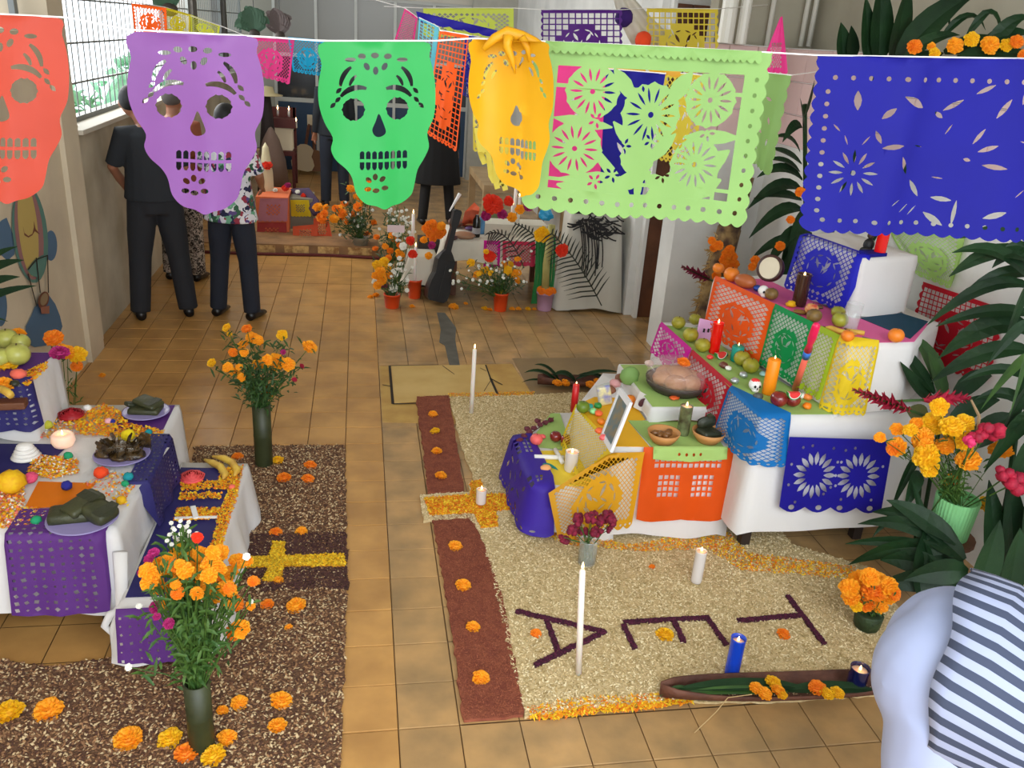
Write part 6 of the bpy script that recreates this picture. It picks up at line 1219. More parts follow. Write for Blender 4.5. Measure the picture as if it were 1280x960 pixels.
# palm at the bottom right
bs = V(2.50, 2.45, 0)
LE = [((1200, 705), (1056, 680), 2.5, 2.75, .03, .05), ((1195, 690), (1072, 655), 2.5, 2.75, .035, .06), ((1195, 680), (1090, 640), 2.5, 2.75, .04, .05), ((1200, 690), (1108, 625), 2.5, 2.7, .045, .03), ((1205, 700), (1120, 650), 2.45, 2.7, .05, .03), ((1180, 720), (1100, 700), 2.45, 2.6, .05, .03), ((1200, 730), (1090, 735), 2.4, 2.5, .05, .03), ((1210, 715), (1130, 725), 2.35, 2.4, .05, .02), ((1150, 750), (1160, 655), 2.4, 2.6, .06, 0), ((1180, 740), (1140, 600), 2.4, 2.75, .03, 0),
      ((1250, 740), (1236, 600), 2.4, 2.55, .065, 0), ((1270, 740), (1262, 590), 2.4, 2.5, .065, 0), ((1290, 740), (1288, 590), 2.35, 2.45, .06, 0), ((1220, 745), (1250, 650), 2.3, 2.35, .06, 0), ((1260, 745), (1275, 660), 2.3, 2.35, .06, 0), ((1180, 690), (1060, 706), 2.5, 2.7, .04, .05)]
plant('palm', 'dark palm fronds fanned out on the floor behind the bending person', bs, [l + (LEAF, (0, -1, .4)) for l in LE], stem=[[bs, PY(1200, 700, 2.5)]], srad=.012)
# stool + green pot + bouquet
pt = P(1184, 668, .30); pr = .082
t = T('stool', 'small wooden stool hidden under the pale green pot', 'stool', V(pt.x, pt.y, 0)); MB().lathe([(.10, .27), (.11, .28), (.11, .30), (.001, .30)], 20, V(pt.x, pt.y, 0)).build('seat', WOOD, t)
for k in range(4): an = PI/4+k*PI/2; MB().tube([V(pt.x+.07*math.cos(an), pt.y+.07*math.sin(an), .28), V(pt.x+.09*math.cos(an), pt.y+.09*math.sin(an), 0)], .011, 7).build('leg', WOOD, t)
t = T('flower_pot', 'pale green pleated paper covered pot of marigolds', 'pot', pt); mb = MB(); n = 72
for k_, (r0, r1) in enumerate(((.074, .084),)):
    vs = [pt + V((r+ (.0022 if j % 2 else 0))*math.cos(2*PI*j/n), (r+(.0022 if j % 2 else 0))*math.sin(2*PI*j/n), z) for r, z in ((r0, 0), (r0+.003, .06), (r1, .178), (r1-.006, .178), (r1-.01, .15), (.001, .15)) for j in range(n)]
    mb.add(vs, [(i*n+j, i*n+(j+1) % n, (i+1)*n+(j+1) % n, (i+1)*n+j) for i in range(5) for j in range(n)])
mb.build('pleated_wrap', mat('pale green crepe', (134, 206, 138), .7, trans=.1), t)
MB().lathe([(.07, .002), (.07, .02), (.001, .02)], 20, pt).build('pot', mat('pot inner', (90, 100, 70), .7), t)
hs = [(1100, 547, 6, 'o'), (1121, 537, 7, 'o'), (1122, 559, 10, 'o'), (1117, 561, 7, 'd'), (1138, 538, 7, 'y'), (1146, 530, 7, 'o'), (1165, 531, 12, 'y'), (1174, 509, 9, 'y'), (1154, 549, 11, 'o'), (1157, 557, 8, 'o'), (1159, 571, 13, 'y'), (1162, 586, 9, 'y'), (1181, 559, 10, 'o'), (1190, 535, 12, 'y'), (1192, 545, 9, 'y'), (1205, 530, 10, 'y'), (1207, 552, 10, 'y'), (1211, 577, 12, 'o'), (1190, 602, 9, 'o'), (1251, 564, 11, 'o'), (1234, 632, 9, 'y'), (1148, 494+60, 6, 'o')]
bouquet('marigold bouquet in the pale green pot', pt + V(0, 0, .16), hs, foln=320, Y=pt.y-.02, seed=21, vary=.07, fr=.03, foll=.04, low=.05)
def ginger(label, a, b, y0, y1, r0, n=46, m=CRIM, open_=.7, parent=None):
    A, B = PY(*a, y0), PY(*b, y1); t = T('ginger_flower', label, 'flower', A); d = (B-A).normalized(); mb = MB(); q_ = random.Random(int(a[0]))
    for k in range(n):
        u = (k+.5)/n; c = A.lerp(B, u); rr = r0*(1-u)**.6*(.5+.6*min(1, u*4)) + r0*.12; an = k*2.4; s = d.cross(V(0, 0, 1)).normalized(); s2 = s.cross(d)
        o = (s*math.cos(an)+s2*math.sin(an))*open_ + d*.75; e = c+o.normalized()*rr*1.7
        mb.leaf([c, c.lerp(e, .5), e], [rr*.34, rr*.42, rr*.05], up=d, fold=.5)
    mb.build('bract', m, t)['kind'] = 'stuff'; MB().tube([A - d*.12, A, B], [.006, .006, .002], 6).build('stem', LEAF2, t); return t
ginger('long red ginger flower pointing left from the bouquet', (1140, 514), (1066, 487), 2.75, 2.75, .034); ginger('red ginger flower pointing right above the bouquet', (1152, 500), (1212, 497), 2.75, 2.7, .036, 40)
ginger('small red ginger flower at the tree trunk', (888, 350), (852, 333), 5.12, 5.0, .038, 34, mat('dark ginger', (128, 14, 56), .7))
for k, (a, b, r, y) in enumerate(((1237, 538, 14, 2.5), (1223, 544, 10, 2.5), (1268, 604, 16, 2.45), (1260, 594, 12, 2.45), (1213, 552, 9, 2.5))):
    mb = MB(); cocks(mb, PY(a, b, y), rpx(PY(a, b, y), r), k+40); t = T('cockscomb', '', 'flower', PY(a, b, y)); mb.build('bloom', CRIM if k < 4 else mat('bright pink bloom', (226, 50, 110), .7), t, smooth=True); MB().tube([PY(a, b, y), V(2.34+.03*k, 2.72, .32)], .003, 5).build('stem', FOL, t); setp(t, ['crimson flower head right of the marigold bouquet', 'smaller crimson flower head touching the bouquet', 'dark red flower head at the right edge, lower', 'dark red flower head just above the lowest one', 'bright pink flower head between marigolds and crimson head'][k], 'flower')
setp(MB().tube([PY(1219, 560, 2.55), PY(1224, 520, 2.58), PY(1214, 500, 2.6)], [.005, .007, .004], 6).build('twig', mat('tan twig', (150, 124, 90), .7)), 'tan twig rising behind the crimson flower head', 'twig')
# tree trunk piece with bark, leaning
BARK = mat('rough bark', (74, 52, 40), .9, rgb2=(150, 122, 76), scale=14, bump=.8, bscale=50)
a, b = PY(868, 430, 5.15), PY(912, 285, 5.4); a.z = 0; mb = MB(); P5 = [a.lerp(b, k/8) for k in range(9)]; rr_ = [.085*random.Random(k).uniform(.9, 1.08) for k in range(9)]
mb.tube(P5, rr_, 14); mb.tube([b, b+V(.06, .02, .35)], [.075, .06], 12); t = T('tree_trunk', 'leaning brown tree trunk beside the right altar', 'tree trunk', a); mb.build('trunk', BARK, t, smooth=True)
mb = MB(); q_ = random.Random(4)
for k in range(110):
    u = q_.uniform(.1, .95); c = a.lerp(b, u) + V(-.085, -.03, 0); mb.leaf([c, c+V(q_.uniform(-.07, .0), q_.uniform(-.03, .03), q_.uniform(-.05, .03))], [.006, .002], up=(0, -1, 0))
mb.build('bark_flakes', mat('straw bark', (186, 154, 98), .9), t)['kind'] = 'stuff'
for k, (x, y, r) in enumerate(((908, 318, 7), (912, 312, 6), (905, 326, 7), (915, 322, 7), (918, 330, 6), (910, 334, 6), (902, 336, 5), (895, 345, 6), (944, 326, 6), (940, 334, 5), (949, 330, 5), (892, 310, 5))):
    yy = 5.17 if x < 930 else 4.4; flower(PY(x, y, yy), rpx(PY(x, y, yy), r), 'd', nrm=(-.2, -.8, .3), label=('deep orange marigold in the cluster on the tree trunk, %s' % ['upper right of the middle', 'below the upper pair', 'middle left', 'middle right', 'right edge', 'lower middle', 'lower left', 'lowest, by the mandarins', '', '', '', 'highest and leftmost'][k]) if x < 930 else 'deep orange marigold left of the hand drum, %s' % ['topmost', 'lowest', 'nearest the drum'][k-8], group='marigolds tied to the trunk' if x < 930 else 'marigolds left of the drum')
# fabric with pompoms behind the banners
t = T('white_drape', 'white fabric drape hung behind the dark purple banner', 'drape', PY(790, 0, 5.45)); mb = MB(); n = 14; vs = []
for j in range(12):
    u = j/11
    for k in range(n): v = k/(n-1); p = PY(765+8*u + (20+45*u)*v + 18*u*u, -14+72*u, 5.42); vs.append(p + V(0, .02*math.sin(v*14), 0))
mb.add(vs, [(j*n+k, j*n+k+1, (j+1)*n+k+1, (j+1)*n+k) for j in range(11) for k in range(n-1)]); mb.build('cloth', LINEN, t, smooth=True)
setp(MB().ell(PY(780, 22, 5.3), .055, 12, 8, jit=.05).build('pompom', mat('dark violet ball', (50, 16, 96), .9), smooth=True), 'dark violet pompom on the white drape', 'pompom'); setp(MB().ell(PY(804, 50, 5.3), .05, 12, 8, jit=.05).build('pompom', mat('ball vermilion', (230, 70, 24), .9), smooth=True), 'vermilion pompom at the edge of the white drape', 'pompom')

# ================================================================ FAR ALTARS
def pot(label, a, b, Y, r, h, m, name='flower_pot'):
    p = PY(a, b, Y); p.z = 0 if b > 300 else max(p.z, 0); t = T(name, label, 'pot', p); MB().lathe([(r*.8, 0), (r*.82, .005), (r, h*.9), (r*1.04, h*.9), (r*1.04, h), (r*.94, h), (r*.9, h*.7), (.001, h*.6)], 18, p).build('body', m, t, smooth=True); return p
OP = mat('orange pot plastic', (224, 74, 26), .35)
def gp(a, b): p = P(a, b, 0); return p
def rh(cx, cy, sx, sy, n, kinds, r0, r1, seed):
    q_ = random.Random(seed); return [(q_.gauss(cx, sx), q_.gauss(cy, sy), q_.uniform(r0, r1), q_.choice(kinds)) for _ in range(n)]
FOLD = mat('far foliage', (44, 66, 34), .7, rgb2=(64, 88, 44), scale=30)
g = gp(490, 384); pot('orange pot at the left of the middle altar', 490, 384, g.y, .068, .115, OP)
hs = [(472, 332, 6, 'y'), (480, 328, 6, 'y'), (476, 340, 6, 'o'), (484, 336, 5, 'y'), (470, 345, 5, 'o'), (478, 350, 6, 'o'), (472, 357, 5, 'o'), (486, 345, 5, 'o'), (481, 362-3, 6, 'm'), (492, 360, 5, 'w'), (469, 352, 4, 'w')] + rh(500, 340, 7, 8, 26, 'w', 1.6, 2.6, 1)
bouquet('marigolds and white filler flowers in the leftmost orange pot', V(*g)+V(0, 0, .08), hs, foln=160, fol=FOLD, Y=g.y, seed=30, low=.1, foll=.05)
g = gp(518, 372); pot('orange pot with candle behind the leftmost one', 518, 372, g.y, .06, .16, OP)
taper('white taper candle standing in the second orange pot', V(*g)+V(.0, 0, .12), .012, .32, fh=.03)
hs = rh(500, 316, 10, 6, 9, 'do', 3, 5, 3) + rh(500, 290, 14, 8, 26, 'w', 1.4, 2.2, 4) + [(492, 295, 6, 'o')]
bouquet('white filler flowers with a small card behind the second orange pot', V(*g)+V(-.12, .15, .02), hs, foln=160, fol=FOLD, Y=g.y+.2, seed=31)
mb = MB(); mb.obox(PY(495, 286, g.y+.1), (.14, .004, .06)); setp(mb.build('card', mat('pale pink card', (226, 206, 210), .6)), 'pale pink card among the white filler flowers', 'card')
g = gp(625, 388); pot('orange pot in front of the middle altar table', 625, 388, g.y, .062, .155, OP)
hs = rh(603, 340, 12, 10, 8, 'yo', 3, 5, 5) + rh(640, 340, 14, 9, 12, 'yo', 3, 5, 6) + rh(620, 345, 24, 12, 50, 'w', 1.2, 2, 7) + [(627, 368, 5, 'y'), (612, 321, 7, 'r')]
bouquet('yellow and white flowers in the front orange pot', V(*g)+V(0, 0, .12), hs, foln=320, fol=FOLD, Y=g.y, seed=33, fr=.06, foll=.05)
g = gp(680, 387); pot('lilac pot holding a pale cane', 680, 387, g.y, .072, .155, mat('lilac pot', (190, 150, 180), .5))
setp(MB().tube([V(*g)+V(0, 0, .05), PY(683, 330, g.y), PY(690, 281, g.y)], [.034, .03, .03], 12).build('cane', mat('pale cane', (176, 168, 100), .5, rgb2=(150, 140, 80), scale=8), smooth=True), 'pale green cane standing in the lilac pot', 'cane')
for k in range(5): flower(V(*g)+V(.05*math.cos(k*1.25), -.02+.04*math.sin(k*1.25), .165), .036, 'd', nrm=(0, -.6, .7), label='orange marigold around the cane in the lilac pot, %s' % ['at the right', 'back right', 'back left', 'at the left', 'in front'][k], group='marigolds in the lilac pot')
LL = [(463, 372, 4, 'o'), (470, 370, 5, 'o'), (515, 384, 4, 'o'), (567, 385, 7, 'o'), (606, 387, 5, 'y'), (612, 388, 4, 'o'), (640, 387, 4, 'o'), (648, 387, 4, 'o'), (660, 387, 4, 'y'), (668, 387, 3, 'o'), (582, 380, 3, 'o')]
lay([(a, b, r, k, 'marigold on the tiles before the middle altar, %s from the left' % ORD[i]) for i, (a, b, r, k) in enumerate(LL)], .0, '', 'marigolds on the tiles before the middle altar')
# middle table
M1 = [(.70, 6.92), (1.66, 6.92), (1.66, 7.55), (.70, 7.55)]
table('wooden table of the middle altar under a short white cloth', [(.73, 6.96), (1.63, 6.96), (1.63, 7.5), (.73, 7.5)], .48, WOOD)
cloth('tablecloth', 'white cloth on the middle altar table with a deep drooping swag', M1, .485, [.32, .3, .3, .22], LINEN, flare=.04, rip=.03, nrip=6, seed=40)
M2 = [(.40, 6.90), (.64, 6.90), (.64, 7.2), (.40, 7.2)]
cloth('tablecloth', 'small white cloth on the low stool left of the guitar case', M2, .34, .12, LINEN, flare=.03, rip=.02, nrip=5, seed=41)
table('low stool left of the guitar case', [(.43, 6.94), (.61, 6.94), (.61, 7.16), (.43, 7.16)], .335, WOOD, leg=.012, name='stool', cat='stool')
ym = 7.0
fl = [(541, 280, 6, 'd'), (533, 286, 6, 'd'), (545, 288, 6, 'd'), (552, 283, 6, 'o'), (538, 293, 6, 'd'), (549, 294, 6, 'd'), (530, 300, 5, 'o'), (541, 299, 5, 'd'), (553, 291, 6, 'd'), (536, 281, 5, 'd')]
for k, (a, b, r, kd) in enumerate(fl): y = 6.95 + .02*(k % 3); flower(PY(a, b, y), rpx(PY(a, b, y), r), kd, nrm=(-.2, -.7, .5), name='paper_flower', label='orange flower in the heap beside the guitar neck, %s' % ['at the top', 'upper left', 'in the centre', 'upper right by the neck', 'left of centre', 'lower right', 'lowest left', 'lowest in the middle', 'right edge touching the neck', 'top left'][k], group='orange flowers beside the guitar neck')
setp(MB().box(.50, .68, 7.22, 7.4, .0, .42).build('crate', DW), 'dark crate under the heap of orange flowers', 'crate')
for k, (a, b, r, kd, lab) in enumerate(((513, 301, 6, 'r', 'vermilion flower on the stool, upper'), (516, 318, 6, 'r', 'vermilion flower on the stool, lower'), (540, 307, 5, 'm', 'purple flower left of the guitar case'), (536, 320, 5, 'o', 'orange flower low beside the guitar case'), (504, 308, 5, 'w', 'white flower on the stool edge'))):
    flower(PY(a, b, 6.8), rpx(PY(a, b, 6.8), r), kd, nrm=(-.2, -.8, .4), name='paper_flower', label=lab)
taper('white taper candle behind the stool flowers', PY(516, 300, 6.95)*1, .014, .22, fh=.03)
pp = PY(516, 300, 6.95); 
# guitar case leaning
t = T('guitar_case', 'black guitar case leaning on the middle altar table', 'guitar case', P(543, 373, 0)); A_ = P(543, 378, 0) + V(0, -.04, .03); B_ = PY(572, 262, 6.84); d = (B_-A_); n = V(.2, -1, .1).normalized(); sd = d.normalized().cross(n).normalized(); nn = sd.cross(d.normalized())
prof = ((0, .09), (.03, .125), (.12, .14), (.22, .125), (.30, .10), (.37, .105), (.45, .11), (.52, .07), (.56, .035), (.80, .03), (.84, .045), (.98, .05), (1, .03)); mb = MB(); vs = []
for u, w_ in prof:
    c = A_ + d*u; dep = .055 if u < .5 else .03
    for (x, z) in ((-1, -1), (1, -1), (1.04, 0), (1, 1), (-1, 1), (-1.04, 0)): vs.append(c + sd*w_*x*.68 + nn*dep*z)
mb.add(vs, [(i*6+k, i*6+(k+1) % 6, (i+1)*6+(k+1) % 6, (i+1)*6+k) for i in range(len(prof)-1) for k in range(6)] + [(5, 4, 3, 2, 1, 0), tuple(range(len(prof)*6-6, len(prof)*6))]); mb.build('case', mat('black case', (24, 24, 26), .4), t)
MB().tube([A_+d*.05+nn*.058, A_+d*.4+nn*.058], .004, 5).build('seam', mat('seam grey', (70, 70, 72), .4, metal=.5), t)
setp(MB().tube([PY(562, 264, 6.95), PY(575, 242, 6.95)], [.006, .016], 8).build('white_cone', WH), 'white paper cone sticking up beyond the guitar neck', 'cone')
zt = .492
def onm(a, b): return P(a, b, zt)
for k, (a, b, r, m, lab, sq) in enumerate(((569, 284, .07, mat('brown loaf', (130, 96, 76), .5, rgb2=(96, 64, 52), scale=20), 'round brown decorated loaf at the back of the middle altar', (1, 1, .6)), (580, 298, .08, mat('pale brown loaf', (160, 120, 92), .5), 'flat pale brown loaf near the table edge', (1.2, 1, .35)), (566, 300, .04, mat('dark mole far', (80, 56, 60), .5), 'dark food heap beside the flat loaf', (1, 1, .5)), (564, 291, .03, WH, 'small white bun on the middle altar', (1, 1, .7)), (589, 288, .04, mat('purple wrap', (90, 66, 110), .5), 'purple wrapped bundle on the middle altar', (1.4, 1, .5)))): cand(lab, a, b, zt, r, m, 'bread' if k < 4 else 'bundle', 'bread' if k < 4 else 'bundle', sq)
p = onm(595, 296); t = T('bottle', 'dark wine bottle with a white neck on the middle altar', 'bottle', p); MB().lathe([(.03, 0), (.034, .01), (.034, .14), (.012, .19), (.012, .2)], 16, p).build('glass', mat('black bottle', (18, 20, 18), .15), t, smooth=True); MB().lathe([(.0125, .19), (.013, .24), (.001, .24)], 12, p).build('neck', WH, t); MB().lathe([(.0345, .03), (.0345, .08)], 16, p).build('label', mat('grey label', (150, 150, 150), .6), t)
p = onm(602, 292); t = T('bottle', 'light blue bottle beside the dark one', 'bottle', p); MB().lathe([(.024, 0), (.026, .13), (.01, .17), (.01, .19), (.001, .19)], 14, p).build('body', mat('sky bottle', (90, 150, 200), .2), t, smooth=True)
setp(MB().leaf([onm(585, 280), PY(590, 262, 6.9), PY(596, 256, 6.9)], [.07, .06, .03], up=(0, -1, 0)).build('paper_fan', mat('coral fan', (244, 110, 70), .6)), 'coral paper fan behind the dark bottle', 'paper')
flower(PY(616, 256, 6.95), .09, 'r', nrm=(0, -.8, .4), name='paper_flower', label='large spiky orange red flower at the back of the middle altar')
for k, (a, b, kd) in enumerate(((636, 252, 'r'), (650, 262, 'o'), (660, 258, 'm'), (640, 272, 'o'), (628, 268, 'm'), (607, 270, 'm'))): flower(PY(a, b, 7.0), .045, kd, nrm=(-.1, -.8, .4), name='paper_flower', label='%s flower at the back of the middle altar, near pixel column %s of its row' % (KN[kd], ORD[k]) if False else '%s flower at the back of the middle altar, %s' % (KN[kd], ['right of the large spiky one', 'below the right candle', 'under the lime banner corner', 'in the middle row', 'beneath the spiky one', 'left of the leaf bundle'][k]))
cand('olive leaf bundle in the middle of the middle altar', 622, 280, zt, .09, mat('olive bundle', (86, 92, 52), .7), 'leaf_bundle', 'bundle', (1.3, .8, .5), .2); cand('dark violet cloth bundle left of the olive one', 612, 284, zt, .06, mat('violet bundle', (60, 40, 86), .7), 'bundle', 'bundle', (1.3, .8, .5), .15)
setp(MB().box(1.02, 1.62, 7.2, 7.45, .492, .58).build('box', LINEN), 'cloth covered box at the back of the middle altar', 'box')
for k, (a, b0, b1) in enumerate(((646, 258, 232), (651, 262, 248), (643, 266, 258))):
    p = PY(a, b0, 7.2); p.z = .58; p.y = 7.3; h = PY(a, b1-4, 7.2).z - .58; taper(['tallest taper candle at the back of the middle altar', 'shorter taper candle right of the tallest', 'stub candle in front of the tallest taper'][k], p, .014, max(.04, h-.03), fh=.03)
mz = paper_mat('mid magenta', (210, 24, 150), .6); banner('magenta paper hanging over the middle altar edge', 20, 26, diamonds(4, 4, 17, 22, 3), drapemap(E3(.495, (1.02, 6.91), (1.16, 6.91)), .22, out=.02, flare=.05), mz, nb=4); banner('red and white paper hanging over the middle altar edge', 30, 24, diamonds(4, 4, 26, 20, 3), drapemap(E3(.495, (1.18, 6.91), (1.46, 6.91)), .20, out=.02, flare=.05), mat('paper rose red', (206, 40, 80), .6, trans=.3), nb=5)
# green fringe and dark palm on the table
mb = MB(); q_ = random.Random(9)
for k in range(60):
    x = 1.42 + .17*q_.random(); z0 = .62 - .06*q_.random(); mb.leaf([V(x, 6.66+.03*q_.random(), z0), V(x+.01, 6.65, z0*.5), V(x+q_.uniform(-.01, .01), 6.64, .04)], [.004, .005, .004], up=(0, -1, 0))
setp(mb.build('paper_fringe', mat('green fringe', (14, 120, 50), .5, trans=.1), loc=(1.5, 6.66, 0)), 'green paper fringe hanging to the floor beside the pale cane', 'paper fringe', kind='stuff')
def frond(label, a, b, y, n=16, ln=.22, w_=.006, m=None, sag=.05, droop=-.05, both=True):
    A, B = PY(*a, y), PY(*b, y); t = T('palm_frond', label, 'palm', A); m = m or mat('dark frond', (30, 38, 26), .6); MB().tube(arc(A, B, sag), .005, 5).build('midrib', m, t)
    P_ = arc(A, B, sag, n); 
    for k in range(2, n+1):
        d = (P_[k]-P_[k-1]).normalized(); s = d.cross(V(0, -1, 0)).normalized(); l = ln*(1-.6*(k/n)**2)
        for sg in ((1, -1) if both else (1,)):
            e = P_[k] + (s*sg*.8 + d*.55)*l + V(0, 0, droop); MB().leaf([P_[k], P_[k].lerp(e, .5)+V(0, 0, .01), e], [w_, w_, .001], up=(0, -1, 0)).build('leaflet', m, t)
frond('dark palm frond leaning on the cloth covered stand', (752, 382), (690, 292), 6.35, 18, .24); frond('dark palm frond spread before the middle altar table', (655, 335), (612, 292), 6.6, 12, .13, m=mat('brown frond', (52, 46, 40), .7), sag=.1); frond('upright dark palm frond behind the pale cane', (690, 325), (645, 280), 6.7, 12, .13, sag=.05)
flower(PY(702, 313, 6.35), .055, 'r', nrm=(0, -1, .1), name='paper_flower', label='red flower stuck on the palm frond before the grey cloth'); flower(PY(677, 293, 6.4), .065, 'y', nrm=(0, -1, .1), name='paper_flower', label='yellow flower at the top of the pale cane'); flower(PY(612, 320, 6.5), .05, 'r', nrm=(0, -1, .1), name='paper_flower', label='red flower over the front orange pot bouquet')
mb = MB(); mb.ell(PY(683, 268, 6.6), (.06, .03, .05), 9, 6, jit=.2); setp(mb.build('ribbon_bow', mat('cyan ribbon', (30, 150, 200), .4)), 'cyan ribbon bow above the green fringe', 'bow')
# cloth covered stand with dark shawl
C5 = [(1.68, 6.62), (2.09, 6.60), (2.11, 7.0), (1.71, 7.0)]
setp(MB().prism([(1.71, 6.68), (2.06, 6.66), (2.06, 6.96), (1.74, 6.96)], 0, .80).build('tall_crate', DW), 'tall crate under the grey cloth by the white pilaster', 'crate')
cloth('tablecloth', 'grey white cloth covering the tall stand by the white pilaster', C5, .82, .02, mat('grey cloth', (196, 192, 180), .9, bump=.5, bscale=9), flare=.05, rip=.03, nrip=3, seed=44)
mb = MB(); q_ = random.Random(3); SHM = mat('black crochet', (26, 24, 26), .8)
for k in range(46):
    x = 1.74+.33*q_.random(); z = .83 - .16*q_.random(); y = 6.54; mb.leaf(arc(V(x, y, z), V(x+q_.choice((-1, 1))*q_.uniform(.05, .14), y-.01, z-q_.uniform(.0, .07)), q_.uniform(-.03, .01), 6), [.006]*7, up=(0, -1, 0), fold=0)
for k in range(11):
    x = 1.72 + .016*k; mb.leaf(arc(V(x, 6.53, .78), V(x+q_.uniform(.03, .08), 6.49, .28+.14*q_.random()), .0, 6, (.02, 0, 0)), [.005]*7, up=(0, -1, 0), fold=0)
mb.leaf([V(1.68, 6.57, .83), V(1.88, 6.55, .84), V(2.10, 6.55, .83)], [.012, .014, .012], up=(0, -1, 0), fold=0)
setp(mb.build('crochet_shawl', SHM), 'black crochet shawl with long fringe draped over the grey cloth', 'shawl')
setp(MB().bbox(P(757, 384, .05)+V(0, .05, .03), (.07, .06, .12), .01, Matrix.Rotation(.2, 3, 'Y')).build('wood_stump', BARK), 'small brown wood stump at the foot of the palm frond', 'wood')
# wooden table far
table('plain wooden table behind the middle altar', [(1.2, 8.35), (2.1, 8.35), (2.1, 9.6), (1.2, 9.6)], .72, PALEW, th=.07, leg=.035)
# far left group
def fbox(label, x0, x1, y0, y1, z0, z1, m, name='carton', cat='box'): return setp(MB().bbox(((x0+x1)/2, (y0+y1)/2, (z0+z1)/2), (x1-x0, y1-y0, z1-z0), .004).build(name, m), label, cat)
zs = .10
def paperv(label, px, Y, m, W=30, H=26, name='paper_banner'):
    return banner(label, W, H, diamonds(W*.3, H*.3, W*.7, H*.7, 4), quadmap(*px, Y, .004), m, nb=6, grid=6)
pb = lambda a, b, y: PY(a, b, y)
x0, x1 = PY(322, 300, 8.75).x, PY(362, 300, 8.75).x; zt_ = PY(340, 246, 8.75).z
fbox('tall box wrapped in orange edged paper on the far step', x0, x1, 8.74, 9.3, zs, zt_, mat('orange wrap', (226, 116, 70), .7))
paperv('dusty pink paper on the front of the tall far box', ((325, 248), (360, 248), (322, 277), (359, 277)), 8.72, mat('dusty pink', (176, 110, 124), .7)); paperv('dark red paper below the dusty pink one', ((322, 278), (358, 278), (320, 303), (359, 303)), 8.715, mat('dark red paper', (160, 46, 44), .7))
x0, x1 = PY(362, 300, 8.9).x, PY(392, 300, 8.9).x; zt_ = PY(376, 248, 8.9).z
fbox('grey box with a yellow paper on the far step', x0, x1, 8.9, 9.3, zs, zt_, mat('grey wrap', (128, 122, 106), .8))
paperv('yellow paper on the grey far box', ((363, 250), (386, 250), (364, 271), (389, 271)), 8.88, PYE)
paperv('orange paper standing before the grey far box', ((366, 283), (398, 280), (366, 302), (396, 302)), 8.6, mat('brick orange paper', (214, 84, 46), .7)); paperv('second orange paper leaning right of the first', ((392, 273), (410, 272), (392, 301), (416, 300)), 8.62, MATS['brick orange paper'])
mb = MB(); mb.tube([PY(365, 243, 9.2), PY(385, 243, 9.0), PY(392, 255, 8.9), PY(396, 268, 8.8)], [(.06, .03), (.07, .03), (.07, .02), (.04, .02)], 10); setp(mb.build('shawl', mat('purple grey shawl', (70, 54, 80), .9), smooth=True), 'purple grey shawl draped beside the yellow paper', 'shawl')
for k, (a, b, m, r) in enumerate(((357, 236, 'r', 5), (381, 246, 'r', 5), (344, 238, 'w', 3), (372, 240, 'w', 3), (360, 232, 'm', 4))): flower(PY(a, b, 9.0), rpx(PY(a, b, 9.0), r), m, nrm=(0, -.6, .8), name='paper_flower', label=['red flower on the tall far box', 'red flower on the shawl', 'pale flower on the tall far box', 'pale flower beside the shawl', 'magenta flower behind the tall far box'][k])
g = PY(451, 320, 8.3); g.z = 0; t = T('bucket', 'grey metal bucket with marigolds at the end of the far step', 'bucket', V(g.x, 8.3, 0)); MB().lathe([(.06, 0), (.075, .17), (.078, .175), (.07, .175), (.001, .15)], 18, V(g.x, 8.3, 0)).build('body', mat('zinc', (150, 150, 140), .4, metal=.5), t, smooth=True)
hs = rh(415, 268, 12, 5, 12, 'do', 3.5, 5.5, 50) + rh(447, 262, 9, 12, 11, 'do', 3, 5, 51) + rh(458, 240, 5, 14, 8, 'do', 3, 4.5, 52) + rh(446, 270, 9, 12, 26, 'w', 1.3, 2, 53)
bouquet('orange marigold and white filler bouquet in the zinc bucket', V(g.x, 8.3, .15), hs, foln=420, fol=FOLD, Y=8.35, seed=55, fr=.08, foll=.07, vary=.15)
hs = rh(495, 275, 10, 10, 34, 'w', 1.2, 2, 56) + rh(485, 300, 8, 6, 5, 'd', 3, 4, 57)
bouquet('sparse white filler flowers between bucket and candles', V(PY(485, 320, 7.6).x, 7.6, .02), hs, foln=240, fol=FOLD, Y=7.6, seed=58, fr=.07, foll=.06)
# orange pompom stack left beside the floral blouse
setp(MB().lathe([(.07, 0), (.065, .2), (.03, .45), (.001, .5)], 14, PY(334, 240, 9.1)).build('paper_cone', mat('cream cone', (216, 206, 170), .7)), 'cream and yellow paper cone beside the floral blouse', 'cone'); flower(PY(334, 208, 9.05), .06, 'r', nrm=(0, -.5, .8), name='paper_flower', label='orange red flower on top of the cream cone')
